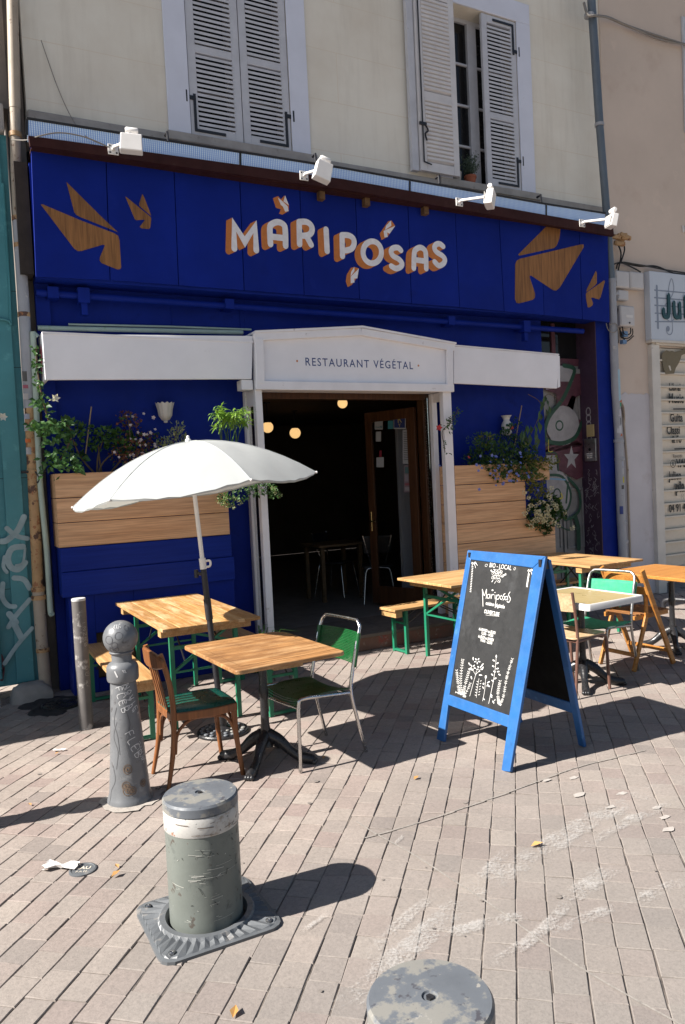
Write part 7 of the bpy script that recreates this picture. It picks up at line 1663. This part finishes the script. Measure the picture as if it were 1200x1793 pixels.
for x, y, a in ((305, 835, 1.0), (390, 840, -.9), (312, 870, .5), (318, 925, 1.3), (378, 908, .1), (330, 800, 1.5), (392, 862, -1.2)): blob(x, y, 17, 7, a)
chs([(350, 1055), (358, 990), (368, 930)], .006)
for k in range(6): blob(345 + k * 2.5, 1040 - k * 18, 9, 3.5, .5); blob(368 + k * 2.5, 1036 - k * 18, 9, 3.5, -.5)
chs([(392, 1078), (405, 1010), (412, 930)], .007); blob(413, 920, 9, 20, .1); blob(395, 990, 14, 5, 1.2); blob(424, 975, 14, 6, -1.0); blob(430, 955, 16, 8, -.6); blob(400, 1065, 14, 5, .9); blob(398, 965, 8, 12, .3)
chs([(432, 1095), (450, 1010), (466, 930), (478, 840), (482, 775)], .008)
for x, y, a in ((482, 785, 1.5), (465, 812, .6), (490, 830, -.5), (462, 850, .6), (490, 865, -.3), (470, 885, .5), (495, 885, -.2), (455, 905, .7), (503, 905, .6), (458, 945, .5), (476, 930, -.5), (450, 1040, .9), (432, 980, .7)): blob(x, y, 13, 8, a)
blob(462, 1085, 16, 8, 1.2); blob(448, 1050, 13, 7, .8); blob(472, 1072, 9, 5, -1.0)
CK.build('chalk_drawing', M['chalk'], brd)
CK = MB()
ctx = lambda x, y: af(740 + x * .26667, 940 + y * .26667, -.0044)
uxd = ctx(600, 500) - ctx(400, 480); uyd = ctx(480, 300) - ctx(460, 600)
bx = (ITR - ITL); up_ = (ITL - IBL)
def cht(s, x, y, size, sx=.9, off=.001): text('chalk_writing', s, size, M['chalk'], brd, ctx(x, y), bx, up_, 'CENTER', sx, off)
cht('BIO - LOCAL', 508, 195, .042, .9, .0); cht('cuisine végétale', 474, 447, .032, .92, .0008); cht('OUVERTURE', 451, 500, .034, .78, .0008)
cht('du MARDI au JEUDI', 421, 618, .025, .80, .0006); cht('12:00 - 14:30', 421, 641, .025, .9, .0006); cht('du JEUDI au SAMEDI', 413, 665, .025, .72, .0006); cht('19:00 - 22:00', 415, 688, .025, .9, .0006)
chs([(412, 513), (488, 521)], .004, False); CK.build('chalk_rule', M['chalk'], brd)
# ------------------------------------------------------------------ unseen awning added beyond the left edge so its shade falls into the corner
t = thing('added_shade_awning', 'unseen teal canvas awning added beyond the left edge to shade the corner', 'awning', (-3.2, 7.1, 2.1))
xa, xb = -5.2, -1.22
m_ = MB(); m_.hexa([(xa, 6.04, 2.20), (xb, 6.04, 2.20), (xb, 7.12, 2.86), (xa, 7.12, 2.86)], [(xa, 6.04, 2.212), (xb, 6.04, 2.212), (xb, 7.12, 2.872), (xa, 7.12, 2.872)]); m_.build('canvas', M['teal'], t)
m_ = MB()
for k in range(20): x0 = xa + (xb - xa) * k / 20; x1 = xa + (xb - xa) * (k + 1) / 20; xm = (x0 + x1) / 2; m_.poly([V((x0, 6.036, 2.20)), V((x0, 6.036, 2.08)), V((xm - .05, 6.036, 2.03)), V((xm + .05, 6.036, 2.03)), V((x1, 6.036, 2.08)), V((x1, 6.036, 2.20))], (0, .006, 0))
m_.build('valance', M['teal'], t)
m_ = MB(); m_.tube([(xa, 6.05, 2.185), (xb, 6.05, 2.185)], .018, 8)
for x in (xa + .1, xb - .1): m_.tube([(x, 6.06, 2.18), (x, 7.12, 2.5)], .012, 8)
m_.build('frame', M['iron'], t, smooth=50)
# ------------------------------------------------------------------ camera, light
cam = bpy.data.cameras.new('camera'); co = bpy.data.objects.new('camera', cam); C.objects.link(co)
cam.sensor_fit = 'HORIZONTAL'; cam.sensor_width = 36; cam.lens = 36 * FPX / 1200; cam.clip_start = .05; cam.clip_end = 500
R = Matrix((CR, CU, -CW)).transposed().to_4x4(); R.translation = CAM; co.matrix_world = R
SC.camera = co
sl = bpy.data.lights.new('sun', 'SUN'); sl.energy = 4.8; sl.angle = math.radians(.53); sl.color = (1, .95, .88)
so_ = bpy.data.objects.new('sun', sl); C.objects.link(so_); so_.rotation_euler = SUN.to_track_quat('-Z', 'Y').to_euler(); so_.location = (-20, 3, 20)
w = bpy.data.worlds.new('World'); SC.world = w; w.use_nodes = True; nt = w.node_tree; bg = nt.nodes['Background']
sky = nt.nodes.new('ShaderNodeTexSky'); sky.sky_type = 'NISHITA'; sky.sun_disc = False; sky.sun_elevation = EL; sky.sun_rotation = math.atan2(-SUN.x, -SUN.y); sky.air_density = 1.0; sky.dust_density = 1.0
nt.links.new(sky.outputs[0], bg.inputs[0]); bg.inputs[1].default_value = .040
SC.view_settings.view_transform = 'Standard'; SC.view_settings.look = 'None'; SC.view_settings.exposure = 1.4; SC.view_settings.gamma = 1
SC.cycles.max_bounces = 8; SC.cycles.diffuse_bounces = 4; SC.cycles.use_denoising = True
